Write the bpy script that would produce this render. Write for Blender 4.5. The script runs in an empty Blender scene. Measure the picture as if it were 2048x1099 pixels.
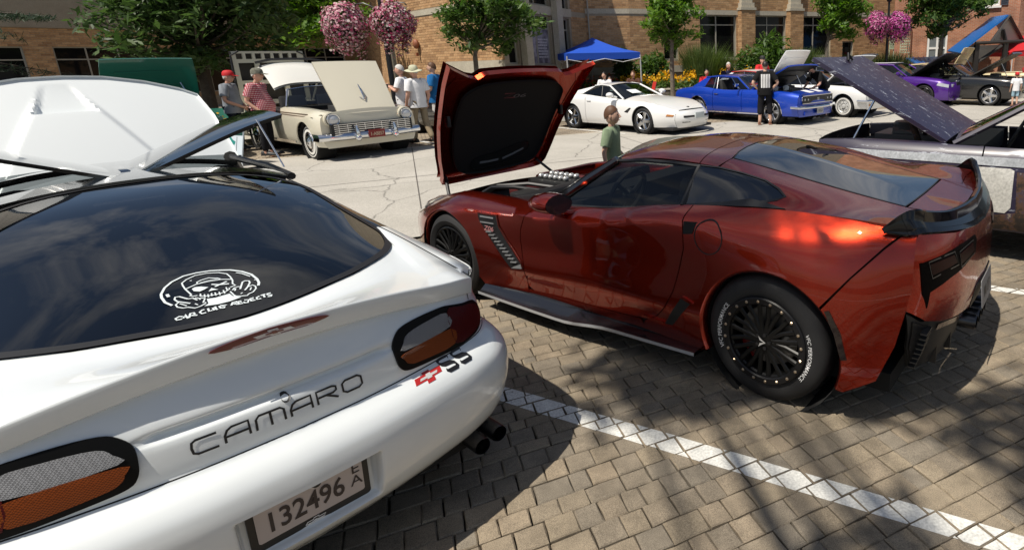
import bpy,bmesh,math,random
import numpy as np
from mathutils import Vector,Matrix,noise
sc=bpy.context.scene
COL=sc.collection
R=math.radians
# ------ camera

cd=bpy.data.cameras.new('camera');cam=bpy.data.objects.new('camera',cd);COL.objects.link(cam)
cd.sensor_fit='HORIZONTAL';cd.sensor_width=36.0
cd.lens=1145.24/2048*36.0
cd.shift_x=(1024-1407.6)/2048;cd.shift_y=(408.0-549.5)/2048
cd.clip_start=0.05;cd.clip_end=600
pt,rl=0.24747,-0.02503
Fw=Vector((0,math.cos(pt),-math.sin(pt)));Up=Vector((0,math.sin(pt),math.cos(pt)));Rt=Vector((1,0,0))
Rr=Rt*math.cos(rl)+Up*math.sin(rl);Ur=Up*math.cos(rl)-Rt*math.sin(rl)
cam.matrix_world=Matrix(((Rr.x,Ur.x,-Fw.x,0),(Rr.y,Ur.y,-Fw.y,0),(Rr.z,Ur.z,-Fw.z,1.752),(0,0,0,1)))
sc.camera=cam
# ------ sky, sun, exposure

SUN=Vector((-0.35,-0.39,1.0)).normalized()
sun_el=math.asin(SUN.z);sun_az=math.atan2(SUN.x,SUN.y)
w=bpy.data.worlds.new('World');sc.world=w;w.use_nodes=True
nt=w.node_tree;nt.nodes.clear();N=nt.nodes.new;L=nt.links.new
out=N('ShaderNodeOutputWorld');bg=N('ShaderNodeBackground');bg.inputs[1].default_value=0.068
sky=N('ShaderNodeTexSky');sky.sky_type='NISHITA';sky.sun_disc=False
sky.sun_elevation=sun_el;sky.sun_rotation=sun_az;sky.air_density=1.0;sky.dust_density=1.0;sky.ozone_density=1.2
tc=N('ShaderNodeTexCoord');mp=N('ShaderNodeMapping');mp.inputs['Scale'].default_value=(1.0,1.0,2.2)
n1=N('ShaderNodeTexNoise');n1.inputs['Scale'].default_value=2.3;n1.inputs['Detail'].default_value=9;n1.inputs['Roughness'].default_value=0.58
n1.inputs['Distortion'].default_value=0.5
rp=N('ShaderNodeValToRGB');rp.color_ramp.elements[0].position=0.47;rp.color_ramp.elements[1].position=0.66
rp.color_ramp.elements[0].color=(0,0,0,1);rp.color_ramp.elements[1].color=(1,1,1,1)
n2=N('ShaderNodeTexNoise');n2.inputs['Scale'].default_value=3.1;n2.inputs['Detail'].default_value=6
rp2=N('ShaderNodeValToRGB');rp2.color_ramp.elements[0].position=0.35;rp2.color_ramp.elements[1].position=0.68
rp2.color_ramp.elements[0].color=(3.6,3.9,4.5,1);rp2.color_ramp.elements[1].color=(11.0,10.7,10.3,1)
mx=N('ShaderNodeMix');mx.data_type='RGBA'
L(tc.outputs['Generated'],mp.inputs[0]);L(mp.outputs[0],n1.inputs['Vector']);L(mp.outputs[0],n2.inputs['Vector'])
L(n1.outputs[0],rp.inputs[0]);L(n2.outputs[0],rp2.inputs[0])
L(rp.outputs[0],mx.inputs[0]);L(sky.outputs[0],mx.inputs[6]);L(rp2.outputs[0],mx.inputs[7])
L(mx.outputs[2],bg.inputs[0]);L(bg.outputs[0],out.inputs[0])
sd=bpy.data.lights.new('sun','SUN');sd.energy=5.0;sd.angle=R(0.53);sd.color=(1.0,0.93,0.82)
so=bpy.data.objects.new('sun',sd);COL.objects.link(so);so.rotation_euler=(-SUN).to_track_quat('-Z','Y').to_euler()
so.location=(-10,-6,20)
vs=sc.view_settings;vs.view_transform='Standard';vs.look='None';vs.gamma=1.0;vs.use_curve_mapping=False;vs.exposure=0.08
sc.render.engine='CYCLES'
sc.cycles.max_bounces=7;sc.cycles.transparent_max_bounces=12;sc.cycles.caustics_reflective=False;sc.cycles.caustics_refractive=False
random.seed(7);rng=np.random.default_rng(11)
# ------ materials

MATS={}
def mat(name,col=(.5,.5,.5),rough=.5,metal=0.,spec=.5,coat=0.,coatr=.03,emit=None,var=0.,vscale=6.,bump=0.,bscale=60.,alpha=None,sheen=0.,trans=0.):
 if name in MATS:return MATS[name]
 m=bpy.data.materials.new(name);m.use_nodes=True;MATS[name]=m
 t=m.node_tree;b=t.nodes['Principled BSDF']
 b.inputs['Base Color'].default_value=(*col,1);b.inputs['Roughness'].default_value=rough;b.inputs['Metallic'].default_value=metal
 b.inputs['Specular IOR Level'].default_value=spec;b.inputs['Coat Weight'].default_value=coat;b.inputs['Coat Roughness'].default_value=coatr
 if sheen:b.inputs['Sheen Weight'].default_value=sheen
 if trans:b.inputs['Transmission Weight'].default_value=trans
 if emit:b.inputs['Emission Color'].default_value=(*emit[:3],1);b.inputs['Emission Strength'].default_value=emit[3]
 if var:
  tcn=t.nodes.new('ShaderNodeTexCoord');no=t.nodes.new('ShaderNodeTexNoise');no.inputs['Scale'].default_value=vscale;no.inputs['Detail'].default_value=6
  r_=t.nodes.new('ShaderNodeMapRange');r_.inputs[1].default_value=.3;r_.inputs[2].default_value=.7;r_.inputs[3].default_value=1-var;r_.inputs[4].default_value=1+var
  hv=t.nodes.new('ShaderNodeHueSaturation');hv.inputs['Color'].default_value=(*col,1)
  t.links.new(tcn.outputs['Object'],no.inputs['Vector']);t.links.new(no.outputs[0],r_.inputs[0]);t.links.new(r_.outputs[0],hv.inputs['Value']);t.links.new(hv.outputs[0],b.inputs['Base Color'])
 if bump:
  tcn=t.nodes.new('ShaderNodeTexCoord');no=t.nodes.new('ShaderNodeTexNoise');no.inputs['Scale'].default_value=bscale;no.inputs['Detail'].default_value=5
  bp=t.nodes.new('ShaderNodeBump');bp.inputs['Strength'].default_value=bump;bp.inputs['Distance'].default_value=.01
  t.links.new(tcn.outputs['Object'],no.inputs['Vector']);t.links.new(no.outputs[0],bp.inputs['Height']);t.links.new(bp.outputs[0],b.inputs['Normal'])
 return m
def glassmat(name,tint=(.05,.06,.07),refl=1.0,ior=1.5,tr=None):
 """thin window glass: fresnel mirror over a tinted see-through sheet"""
 if name in MATS:return MATS[name]
 m=bpy.data.materials.new(name);m.use_nodes=True;MATS[name]=m
 t=m.node_tree;t.nodes.clear();n=t.nodes.new
 o=n('ShaderNodeOutputMaterial');tr_=n('ShaderNodeBsdfTransparent');tr_.inputs[0].default_value=(*tint,1)
 g=n('ShaderNodeBsdfGlossy');g.inputs['Roughness'].default_value=0.01;g.inputs[0].default_value=(1,1,1,1)
 ge=n('ShaderNodeNewGeometry');dt=n('ShaderNodeVectorMath');dt.operation='DOT_PRODUCT';t.links.new(ge.outputs['Incoming'],dt.inputs[0]);t.links.new(ge.outputs['Normal'],dt.inputs[1])
 def mth(op,a,b=None):
  q=n('ShaderNodeMath');q.operation=op
  for i,v in enumerate((a,b)):
   if v is None:continue
   if isinstance(v,(int,float)):q.inputs[i].default_value=v
   else:t.links.new(v,q.inputs[i])
  return q.outputs[0]
 fo=mth('ADD',mth('MULTIPLY',mth('POWER',mth('SUBTRACT',1.0,mth('ABSOLUTE',dt.outputs['Value'])),5.0),.95),.045)
 mr=n('ShaderNodeMath');mr.operation='MULTIPLY';mr.inputs[1].default_value=refl;mr.use_clamp=True
 mi=n('ShaderNodeMixShader');t.links.new(fo,mr.inputs[0]);t.links.new(mr.outputs[0],mi.inputs[0])
 t.links.new(tr_.outputs[0],mi.inputs[1]);t.links.new(g.outputs[0],mi.inputs[2]);t.links.new(mi.outputs[0],o.inputs[0])
 return m
def paint(name,col,metal=0.,rough=.35,coat=1.0,flake=0.):
 if name in MATS:return MATS[name]
 m=mat(name,col,rough,metal,.5,coat,.015)
 if flake:
  t=m.node_tree;b=t.nodes['Principled BSDF']
  tcn=t.nodes.new('ShaderNodeTexCoord');no=t.nodes.new('ShaderNodeTexNoise');no.inputs['Scale'].default_value=1400;no.inputs['Detail'].default_value=1
  bp=t.nodes.new('ShaderNodeBump');bp.inputs['Strength'].default_value=flake;bp.inputs['Distance'].default_value=.002
  t.links.new(tcn.outputs['Object'],no.inputs['Vector']);t.links.new(no.outputs[0],bp.inputs['Height']);t.links.new(bp.outputs[0],b.inputs['Normal'])
 return m
BLK=mat('black_plastic',(.012,.012,.013),.45)
GLB=mat('gloss_black',(.006,.006,.007),.12,coat=1.0)
RUB=mat('tyre_rubber',(.014,.014,.015),.72,bump=.15,bscale=120)
CHR=mat('chrome',(.75,.76,.78),.06,1.0)
ALU=mat('alloy',(.55,.56,.58),.2,1.0)
DARK=mat('dark_cavity',(.006,.006,.006),.9)
WHT=mat('white_print',(.8,.8,.8),.5)
GLASS=glassmat('window_glass',(.30,.33,.34),1.6)
GLASSD=glassmat('dark_tint_glass',(.03,.035,.04),1.9)
# ------ mesh builder

class MB:
 def __init__(s):s.v=[];s.f=[];s.m=[];s.cur=0
 def add(s,vs_,fs,mi=None):
  o=len(s.v);s.v.extend([tuple(map(float,q))for q in vs_]);s.f.extend([tuple(i+o for i in q)for q in fs])
  s.m.extend([s.cur if mi is None else mi]*len(fs));return s
 def box(s,c,d,rot=None,tap=1.0,mi=None):
  x,y,z=d[0]/2,d[1]/2,d[2]/2
  P=[Vector((i*x*(tap if k>0 else 1),j*y*(tap if k>0 else 1),k*z))for k in(-1,1)for i,j in((-1,-1),(1,-1),(1,1),(-1,1))]
  if rot is not None:P=[rot@q for q in P]
  return s.add([q+Vector(c)for q in P],[(3,2,1,0),(4,5,6,7),(0,1,5,4),(1,2,6,5),(2,3,7,6),(3,0,4,7)],mi)
 def tube(s,path,r,n=8,cap=True,mi=None,sy=1.0,up=None):
  path=[Vector(q)for q in path];k=len(path);rs=r if hasattr(r,'__len__')else[r]*k
  vs_=[];pu=Vector(up)if up else None
  for i,q in enumerate(path):
   d=(path[min(i+1,k-1)]-path[max(i-1,0)]).normalized()
   if pu is None:pu=Vector((0,0,1))if abs(d.z)<.9 else Vector((1,0,0))
   a=d.cross(pu);a=a.normalized()if a.length>1e-6 else d.orthogonal().normalized();b=a.cross(d).normalized();pu=b
   for j in range(n):
    t=2*math.pi*j/n;vs_.append(q+(a*math.cos(t)+b*math.sin(t)*sy)*rs[i])
  fs=[(i*n+j,i*n+(j+1)%n,(i+1)*n+(j+1)%n,(i+1)*n+j)for i in range(k-1)for j in range(n)]
  if cap:fs+=[tuple(range(n))[::-1],tuple((k-1)*n+j for j in range(n))]
  return s.add(vs_,fs,mi)
 def lathe(s,prof,n=24,M=None,mi=None,a0=0,a1=2*math.pi):
  full=abs(a1-a0-2*math.pi)<1e-6;c=n if full else n+1;vs_=[]
  for r,z in prof:
   for j in range(c):
    t=a0+(a1-a0)*j/n;q=Vector((r*math.cos(t),r*math.sin(t),z));vs_.append(M@q if M is not None else q)
  fs=[]
  for i in range(len(prof)-1):
   for j in range(n):
    j2=(j+1)%c;fs.append((i*c+j,i*c+j2,(i+1)*c+j2,(i+1)*c+j))
  return s.add(vs_,fs,mi)
 def disc(s,r,z,n=24,M=None,mi=None):
  vs_=[Vector((r*math.cos(2*math.pi*j/n),r*math.sin(2*math.pi*j/n),z))for j in range(n)]
  return s.add([M@q if M is not None else q for q in vs_],[tuple(range(n))],mi)
 def prism(s,poly,z0,z1,M=None,mi=None,cap=True):
  n=len(poly);vs_=[Vector((x,y,z0))for x,y in poly]+[Vector((x,y,z1))for x,y in poly]
  fs=[(j,(j+1)%n,n+(j+1)%n,n+j)for j in range(n)]
  if cap:fs+=[tuple(range(n))[::-1],tuple(range(n,2*n))]
  return s.add([M@q if M is not None else q for q in vs_],fs,mi)
 def grid(s,P,mi=None,closeu=False,closev=False):
  nu,nv=len(P),len(P[0]);vs_=[q for row in P for q in row];fs=[]
  for i in range(nu if closeu else nu-1):
   for j in range(nv if closev else nv-1):
    i2,j2=(i+1)%nu,(j+1)%nv;fs.append((i*nv+j,i2*nv+j,i2*nv+j2,i*nv+j2))
  return s.add(vs_,fs,mi)
 def ball(s,c,r,n=10,m=8,mi=None,rot=None):
  r=(r,r,r)if not hasattr(r,'__len__')else r;P=[]
  for i in range(m+1):
   a=math.pi*i/m;row=[]
   for j in range(n):
    t=2*math.pi*j/n;q=Vector((r[0]*math.sin(a)*math.cos(t),r[1]*math.sin(a)*math.sin(t),r[2]*math.cos(a)))
    if rot is not None:q=rot@q
    row.append(q+Vector(c))
   P.append(row)
  return s.grid(P,mi,closev=True)
 def mirror(s):
  n=len(s.v);s.v+=[(x,-y,z)for x,y,z in s.v];s.f+=[tuple(i+n for i in q[::-1])for q in s.f];s.m+=s.m;return s
 def mesh(s,name,mats,smooth=True,ang=35):
  me=bpy.data.meshes.new(name);me.from_pydata(s.v,[],s.f)
  for m in(mats if isinstance(mats,(list,tuple))else[mats]):me.materials.append(m)
  if max(s.m,default=0)>0:me.polygons.foreach_set('material_index',s.m)
  if smooth:
   me.polygons.foreach_set('use_smooth',[True]*len(me.polygons));me.set_sharp_from_angle(angle=R(ang))
  me.update();return me
 def build(s,name,mats,parent=None,smooth=True,ang=35,loc=None,rot=None,label=None,kind=None,weld=0.,bevel=0.):
  me=s.mesh(name,mats,smooth,ang)
  if weld or bevel:
   bm=bmesh.new();bm.from_mesh(me)
   if weld:bmesh.ops.remove_doubles(bm,verts=bm.verts,dist=weld)
   if bevel:
    bmesh.ops.bevel(bm,geom=[e for e in bm.edges if len(e.link_faces)==2 and e.calc_face_angle(0)>.5],offset=bevel,segments=2,profile=.6,affect='EDGES',clamp_overlap=True)
   bmesh.ops.recalc_face_normals(bm,faces=bm.faces)
   bm.to_mesh(me);bm.free()
   if smooth:me.polygons.foreach_set('use_smooth',[True]*len(me.polygons));me.set_sharp_from_angle(angle=R(ang))
  return link(name,me,parent,loc,rot,label,kind)
def link(name,me,parent=None,loc=None,rot=None,label=None,kind=None):
 o=bpy.data.objects.new(name,me);COL.objects.link(o)
 if parent is not None:o.parent=parent
 if loc is not None:o.location=loc
 if rot is not None:o.rotation_euler=rot
 if label:o['label']=label
 if kind:o['kind']=kind
 return o
def thing(name,label,cat,loc=(0,0,0),rz=0.,group=None,rot=None):
 o=bpy.data.objects.new(name,None);COL.objects.link(o);o.location=loc;o.rotation_euler=rot or(0,0,rz);o.empty_display_size=.3
 return tag(o,label,cat,group)
def tag(o,label,cat,group=None):
 o['label']=label;o['category']=cat
 if group:o['group']=group
 return o
def copy_tree(o,parent=None):
 c=o.copy();COL.objects.link(c)
 if parent is not None:c.parent=parent
 for ch in list(o.children):copy_tree(ch,c)
 return c
 # ------ curved sheets and panels cut out of them
def pchip(X,Y,x):
 """monotone cubic; X,Y (K,) or (K,N) knots, x (N,)"""
 x=np.asarray(x,float);X=np.asarray(X,float);Y=np.asarray(Y,float)
 if X.ndim==1:X=np.repeat(X[:,None],len(x),1)
 if Y.ndim==1:Y=np.repeat(Y[:,None],len(x),1)
 K=X.shape[0];h=np.maximum(np.diff(X,axis=0),1e-6);d=np.diff(Y,axis=0)/h
 m=np.zeros_like(Y);m[0]=d[0];m[-1]=d[-1]
 for k in range(1,K-1):
  w1=2*h[k]+h[k-1];w2=h[k]+2*h[k-1];ok=d[k-1]*d[k]>0
  with np.errstate(divide='ignore',invalid='ignore'):v=(w1+w2)/(w1/d[k-1]+w2/d[k])
  m[k]=np.where(ok,v,0)
 i=np.clip((x[None,:]>=X[1:-1]).sum(0),0,K-2)if K>2 else np.zeros(len(x),int)
 j=np.arange(len(x));x0=X[i,j];hh=np.maximum(X[i+1,j]-x0,1e-6);t=(x-x0)/hh
 lo,hi=t<0,t>1;tc_=np.clip(t,0,1)
 y0,y1,m0,m1=Y[i,j],Y[i+1,j],m[i,j]*hh,m[i+1,j]*hh
 r=(1+2*tc_)*(1-tc_)**2*y0+tc_*(1-tc_)**2*m0+tc_**2*(3-2*tc_)*y1+tc_**2*(tc_-1)*m1
 return r+np.where(lo,t*m0,0)+np.where(hi,(t-1)*m1,0)
def cat(X,Y,x):
 """smooth (not monotone-limited) interpolation"""
 X=np.asarray(X,float);Y=np.asarray(Y,float);x=np.asarray(x,float);K=len(X)
 if K==2:return Y[0]+(Y[1]-Y[0])*(x-X[0])/(X[1]-X[0])
 m=np.gradient(Y,X);i=np.clip(np.searchsorted(X,x,'right')-1,0,K-2);h=X[i+1]-X[i];t=(x-X[i])/h;tt=np.clip(t,0,1)
 r=(1+2*tt)*(1-tt)**2*Y[i]+tt*(1-tt)**2*m[i]*h+tt**2*(3-2*tt)*Y[i+1]+tt**2*(tt-1)*m[i+1]*h
 return r+np.where(t<0,t*m[i]*h,0)+np.where(t>1,(t-1)*m[i+1]*h,0)
class Surf:
 """b(t, a): feature lines k, each given at stations t by a_k(t), b_k(t)"""
 def __init__(s,ts,A,B,lin=False):s.t=np.array(ts,float);s.A=np.array(A,float);s.B=np.array(B,float);s.lin=lin
 def lines(s,t):
  t=np.atleast_1d(np.asarray(t,float));return np.stack([cat(s.t,q,t)for q in s.A]),np.stack([cat(s.t,q,t)for q in s.B])
 def __call__(s,t,a):
  t=np.atleast_1d(np.asarray(t,float));a=np.atleast_1d(np.asarray(a,float));A,B=s.lines(t)
  return pchip(A,B,a)
def flat_cells(poly,du,dv,holes=()):
 """cut a flat outline into small cells; returns verts (N,2), faces, boundary edges"""
 bm=bmesh.new();vs_=[bm.verts.new((x,y,0))for x,y in poly];bm.faces.new(vs_)
 P=np.array(poly);mn,mxx=P.min(0),P.max(0)
 for ax,d in((0,du),(1,dv)):
  k=math.floor(mn[ax]/d)+1
  while k*d<mxx[ax]-1e-6:
   co=[0,0,0];no=[0,0,0];co[ax]=k*d;no[ax]=1
   bmesh.ops.bisect_plane(bm,geom=bm.verts[:]+bm.edges[:]+bm.faces[:],plane_co=co,plane_no=no,dist=1e-5);k+=1
 bmesh.ops.remove_doubles(bm,verts=bm.verts,dist=1e-4)
 bm.verts.index_update();V=np.array([q.co[:2]for q in bm.verts]);Fc=[tuple(q.index for q in f.verts)for f in bm.faces]
 E=[]
 for e in bm.edges:
  if len(e.link_faces)==1:
   l=e.link_loops[0];E.append((l.vert.index,l.link_loop_next.vert.index))
 bm.free();return V,Fc,E
def panel(mb,poly,lift,du=.06,dv=.05,lip=.012,mi=None,off=0.,auto=True):
 """curved panel: outline in 2-D parameters, lift(V)->Nx3 points; edges folded in by lip"""
 V,Fc,E=flat_cells(poly,du,dv);P=np.asarray(lift(V),float)
 e=1e-3;Pu=np.asarray(lift(V+[e,0]),float);Pv=np.asarray(lift(V+[0,e]),float)
 nn=np.cross(Pu-P,Pv-P);nn/=np.maximum(np.linalg.norm(nn,axis=1,keepdims=True),1e-12)
 a=sum(V[f[i]][0]*V[f[(i+1)%len(f)]][1]-V[f[(i+1)%len(f)]][0]*V[f[i]][1]for f in Fc[:1]for i in range(len(f)))
 sg=1 if a>0 else-1;nn=nn*sg
 if auto and(nn.mean(0)*(P.mean(0)-[1.3,0,.45])).sum()<0:nn=-nn;Fc=[f[::-1]for f in Fc];E=[(b_,a_)for a_,b_ in E]
 P=P+nn*off
 mb.add(P,Fc,mi)
 if lip:
  ix=sorted({i for q in E for i in q});mp_={i:k for k,i in enumerate(ix)}
  q=list(P[ix])+list(P[ix]-nn[ix]*lip);n=len(ix)
  mb.add(q,[(mp_[b],mp_[a_],n+mp_[a_],n+mp_[b])for a_,b in E],mi)
 return mb
def smooth_poly(pts,n=6,closed=True):
 """Catmull-Rom through 2-D/3-D points"""
 P=[np.array(q,float)for q in pts];k=len(P);o=[]
 rngk=range(k if closed else k-1)
 for i in rngk:
  p0=P[(i-1)%k]if closed or i>0 else P[0];p1=P[i];p2=P[(i+1)%k];p3=P[(i+2)%k]if closed or i+2<k else P[-1]
  for j in range(n):
   t=j/n;o.append(.5*(2*p1+(p2-p0)*t+(2*p0-5*p1+4*p2-p3)*t*t+(3*p1-p0-3*p2+p3)*t**3))
 if not closed:o.append(P[-1])
 return[tuple(q)for q in o]
def arc(cx,cz,r,a0,a1,n=16,rz=None):
 rz=rz or r;return[(cx+r*math.cos(R(a0+(a1-a0)*i/n)),cz+rz*math.sin(R(a0+(a1-a0)*i/n)))for i in range(n+1)]
def ribbon(mb,path,wdt,lift,closed=False,mi=None):
 """flat stroke of width wdt along a 2-D path, lifted onto a surface (proud by the lift)"""
 P=[np.array(q,float)for q in path];n=len(P);Lf=[];Rg=[]
 for i in range(n):
  a=P[(i-1)%n]if closed or i else P[0];b=P[(i+1)%n]if closed or i<n-1 else P[-1]
  d=b-a;d=d/max(np.linalg.norm(d),1e-9);nn=np.array([-d[1],d[0]]);wi=wdt[i]if hasattr(wdt,'__len__')else wdt
  Lf.append(P[i]+nn*wi/2);Rg.append(P[i]-nn*wi/2)
 Q=np.asarray(lift(np.array(Lf+Rg)),float)
 fs=[(i,(i+1)%n,n+(i+1)%n,n+i)for i in range(n if closed else n-1)]
 return mb.add(Q,fs,mi)
def fillpoly(mb,poly,lift,mi=None,du=.05):
 V,Fc,E=flat_cells(poly,du,du);return mb.add(np.asarray(lift(V),float),Fc,mi)
_fonts={}
def text_faces(txt,size=1.0,bold=0.):
 """verts (N,2) and faces of a text, centred on x, baseline at 0"""
 key=(txt,bold)
 if key not in _fonts:
  c=bpy.data.curves.new('lettering','FONT');c.body=txt;c.align_x='CENTER';c.size=1;c.resolution_u=3;c.offset=bold
  o=bpy.data.objects.new('lettering',c);COL.objects.link(o);dg=bpy.context.evaluated_depsgraph_get();dg.update()
  me=bpy.data.meshes.new_from_object(o.evaluated_get(dg));V=np.array([q.co[:2]for q in me.vertices]).reshape(-1,2);F_=[tuple(p.vertices)for p in me.polygons]
  bpy.data.objects.remove(o);bpy.data.curves.remove(c);bpy.data.meshes.remove(me);_fonts[key]=(V,F_)
 V,F_=_fonts[key];return V*size,F_
 # street frame: s along the street, n across it (away from the camera)
SA=R(27.0);sx,sy_=math.cos(SA),math.sin(SA)
def ST(s,n,z=0.):return Vector((s*sx-n*sy_,s*sy_+n*sx,z))
def _ray(u,v):
 return(Rr*((u-1407.6)/1145.24)-Ur*((v-408.0)/1145.24)+Fw)
EYE=Vector((0,0,1.752))
def at(u,v,Y):d=_ray(u,v);return EYE+d*(Y/d.y)
def gnd(u,v,z=0.):d=_ray(u,v);return EYE+d*((z-EYE.z)/d.z)
# ------ ground materials

def paver_mat(name,base,flat=False):
 m=bpy.data.materials.new(name);m.use_nodes=True;t=m.node_tree;b=t.nodes['Principled BSDF'];n=t.nodes.new;l=t.links.new
 oi=n('ShaderNodeObjectInfo')if not flat else n('ShaderNodeNewGeometry');rnd=oi.outputs['Random']if not flat else oi.outputs['Random Per Island']
 cr=n('ShaderNodeValToRGB');cr.color_ramp.interpolation='LINEAR'
 for i,(p_,c)in enumerate([(0,(.215,.175,.125)),(.25,(.245,.20,.14)),(.5,(.21,.175,.13)),(.72,(.18,.155,.12)),(.86,(.235,.19,.135)),(1,(.262,.21,.148))]):
  e=cr.color_ramp.elements[0]if i==0 else(cr.color_ramp.elements[1]if i==1 else cr.color_ramp.elements.new(p_));e.position=p_;e.color=(*[q*base for q in c],1)
 cr.color_ramp.elements[0].position=0
 g=n('ShaderNodeTexCoord');geo=n('ShaderNodeNewGeometry')
 n1_=n('ShaderNodeTexNoise');n1_.inputs['Scale'].default_value=9;n1_.inputs['Detail'].default_value=8;n1_.inputs['Roughness'].default_value=.7
 vo=n('ShaderNodeTexVoronoi');vo.inputs['Scale'].default_value=210
 n3=n('ShaderNodeTexNoise');n3.inputs['Scale'].default_value=330;n3.inputs['Detail'].default_value=3
 for q in(n1_,vo,n3):l(geo.outputs['Position'],q.inputs['Vector'])
 n0_=n('ShaderNodeTexNoise');n0_.inputs['Scale'].default_value=1.6;n0_.inputs['Detail'].default_value=5;l(geo.outputs['Position'],n0_.inputs['Vector']);m0=n('ShaderNodeMapRange');m0.inputs[1].default_value=.32;m0.inputs[2].default_value=.6;m0.inputs[3].default_value=.70;m0.inputs[4].default_value=1.08;mm0=n('ShaderNodeMath');mm0.operation='MULTIPLY';l(n0_.outputs[0],m0.inputs[0])
 hv=n('ShaderNodeHueSaturation');mr=n('ShaderNodeMapRange');mr.inputs[1].default_value=.3;mr.inputs[2].default_value=.7;mr.inputs[3].default_value=.74;mr.inputs[4].default_value=1.22
 l(rnd,cr.inputs[0]);l(n1_.outputs[0],mr.inputs[0]);l(mr.outputs[0],mm0.inputs[0]);l(m0.outputs[0],mm0.inputs[1]);l(mm0.outputs[0],hv.inputs['Value']);l(cr.outputs[0],hv.inputs['Color'])
 # aggregate: pale and dark grains
 vr=n('ShaderNodeValToRGB');vr.color_ramp.elements[0].position=.0;vr.color_ramp.elements[1].position=.22;vr.color_ramp.elements[0].color=(1,1,1,1);vr.color_ramp.elements[1].color=(0,0,0,1)
 sel=n('ShaderNodeMath');sel.operation='GREATER_THAN';sel.inputs[1].default_value=.62
 l(vo.outputs['Distance'],vr.inputs[0]);sp=n('ShaderNodeSeparateColor');l(vo.outputs['Color'],sp.inputs[0]);l(sp.outputs[0],sel.inputs[0])
 mu=n('ShaderNodeMath');mu.operation='MULTIPLY';l(vr.outputs[0],mu.inputs[0]);l(sel.outputs[0],mu.inputs[1])
 mx_=n('ShaderNodeMix');mx_.data_type='RGBA';l(mu.outputs[0],mx_.inputs[0]);l(hv.outputs[0],mx_.inputs[6]);mx_.inputs[7].default_value=(.5,.45,.37,1)
 gr=n('ShaderNodeMapRange');gr.inputs[1].default_value=.35;gr.inputs[2].default_value=.65;gr.inputs[3].default_value=.62;gr.inputs[4].default_value=1.32
 h2=n('ShaderNodeHueSaturation');l(n3.outputs[0],gr.inputs[0]);l(gr.outputs[0],h2.inputs['Value']);l(mx_.outputs[2],h2.inputs['Color'])
 l(h2.outputs[0],b.inputs['Base Color']);b.inputs['Roughness'].default_value=.88
 bp=n('ShaderNodeBump');bp.inputs['Strength'].default_value=.55;bp.inputs['Distance'].default_value=.003;l(n3.outputs[0],bp.inputs['Height']);l(bp.outputs[0],b.inputs['Normal'])
 return m
PAV=paver_mat('paver_concrete',1.12);PAVS=paver_mat('paver_concrete_field',1.12,True)
def rock_mat(name,c1,c2,sc1=1.2,sc2=60,bump=.3,rough=.9,crack=False):
 m=bpy.data.materials.new(name);m.use_nodes=True;t=m.node_tree;b=t.nodes['Principled BSDF'];n=t.nodes.new;l=t.links.new
 g=n('ShaderNodeNewGeometry');a=n('ShaderNodeTexNoise');a.inputs['Scale'].default_value=sc1;a.inputs['Detail'].default_value=9;a.inputs['Roughness'].default_value=.65
 f=n('ShaderNodeTexNoise');f.inputs['Scale'].default_value=sc2;f.inputs['Detail'].default_value=4
 l(g.outputs['Position'],a.inputs['Vector']);l(g.outputs['Position'],f.inputs['Vector'])
 cr=n('ShaderNodeValToRGB');cr.color_ramp.elements[0].position=.3;cr.color_ramp.elements[1].position=.72;cr.color_ramp.elements[0].color=(*c1,1);cr.color_ramp.elements[1].color=(*c2,1)
 l(a.outputs[0],cr.inputs[0]);mr=n('ShaderNodeMapRange');mr.inputs[1].default_value=.3;mr.inputs[2].default_value=.7;mr.inputs[3].default_value=.78;mr.inputs[4].default_value=1.2
 h=n('ShaderNodeHueSaturation');l(f.outputs[0],mr.inputs[0]);l(mr.outputs[0],h.inputs['Value']);l(cr.outputs[0],h.inputs['Color']);last=h.outputs[0]
 if crack:
  v=n('ShaderNodeTexVoronoi');v.feature='DISTANCE_TO_EDGE';v.inputs['Scale'].default_value=.42
  wn=n('ShaderNodeTexNoise');wn.inputs['Scale'].default_value=2.0;wn.inputs['Detail'].default_value=5;ad=n('ShaderNodeMix');ad.data_type='RGBA';ad.blend_type='ADD';ad.inputs[0].default_value=.35
  l(g.outputs['Position'],wn.inputs['Vector']);l(g.outputs['Position'],ad.inputs[6]);l(wn.outputs['Color'],ad.inputs[7]);l(ad.outputs[2],v.inputs['Vector'])
  r2=n('ShaderNodeMapRange');r2.inputs[1].default_value=0;r2.inputs[2].default_value=.008;r2.inputs[3].default_value=.45;r2.inputs[4].default_value=1
  h2=n('ShaderNodeHueSaturation');l(v.outputs[0],r2.inputs[0]);l(r2.outputs[0],h2.inputs['Value']);l(last,h2.inputs['Color']);last=h2.outputs[0]
 l(last,b.inputs['Base Color']);b.inputs['Roughness'].default_value=rough
 if bump:
  bp=n('ShaderNodeBump');bp.inputs['Strength'].default_value=bump;bp.inputs['Distance'].default_value=.006;l(f.outputs[0],bp.inputs['Height']);l(bp.outputs[0],b.inputs['Normal'])
 return m
CONC=rock_mat('road_concrete',(.36,.34,.30),(.46,.435,.39),.9,55,.25,.9,True)
SIDEW=rock_mat('sidewalk_concrete',(.36,.33,.28),(.46,.43,.37),1.3,60,.2)
SAND=rock_mat('joint_sand',(.018,.015,.012),(.06,.05,.038),20,120,.3)
SOIL=rock_mat('garden_soil',(.05,.035,.022),(.1,.075,.05),5,40,.4)
LINEP=rock_mat('line_paint',(.58,.58,.55),(.78,.77,.72),14,90,.3,.7)
STONE=rock_mat('limestone',(.42,.38,.30),(.52,.48,.39),3,40,.15)
BLOCK=rock_mat('retaining_block',(.14,.12,.10),(.24,.21,.17),6,40,.4)
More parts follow.
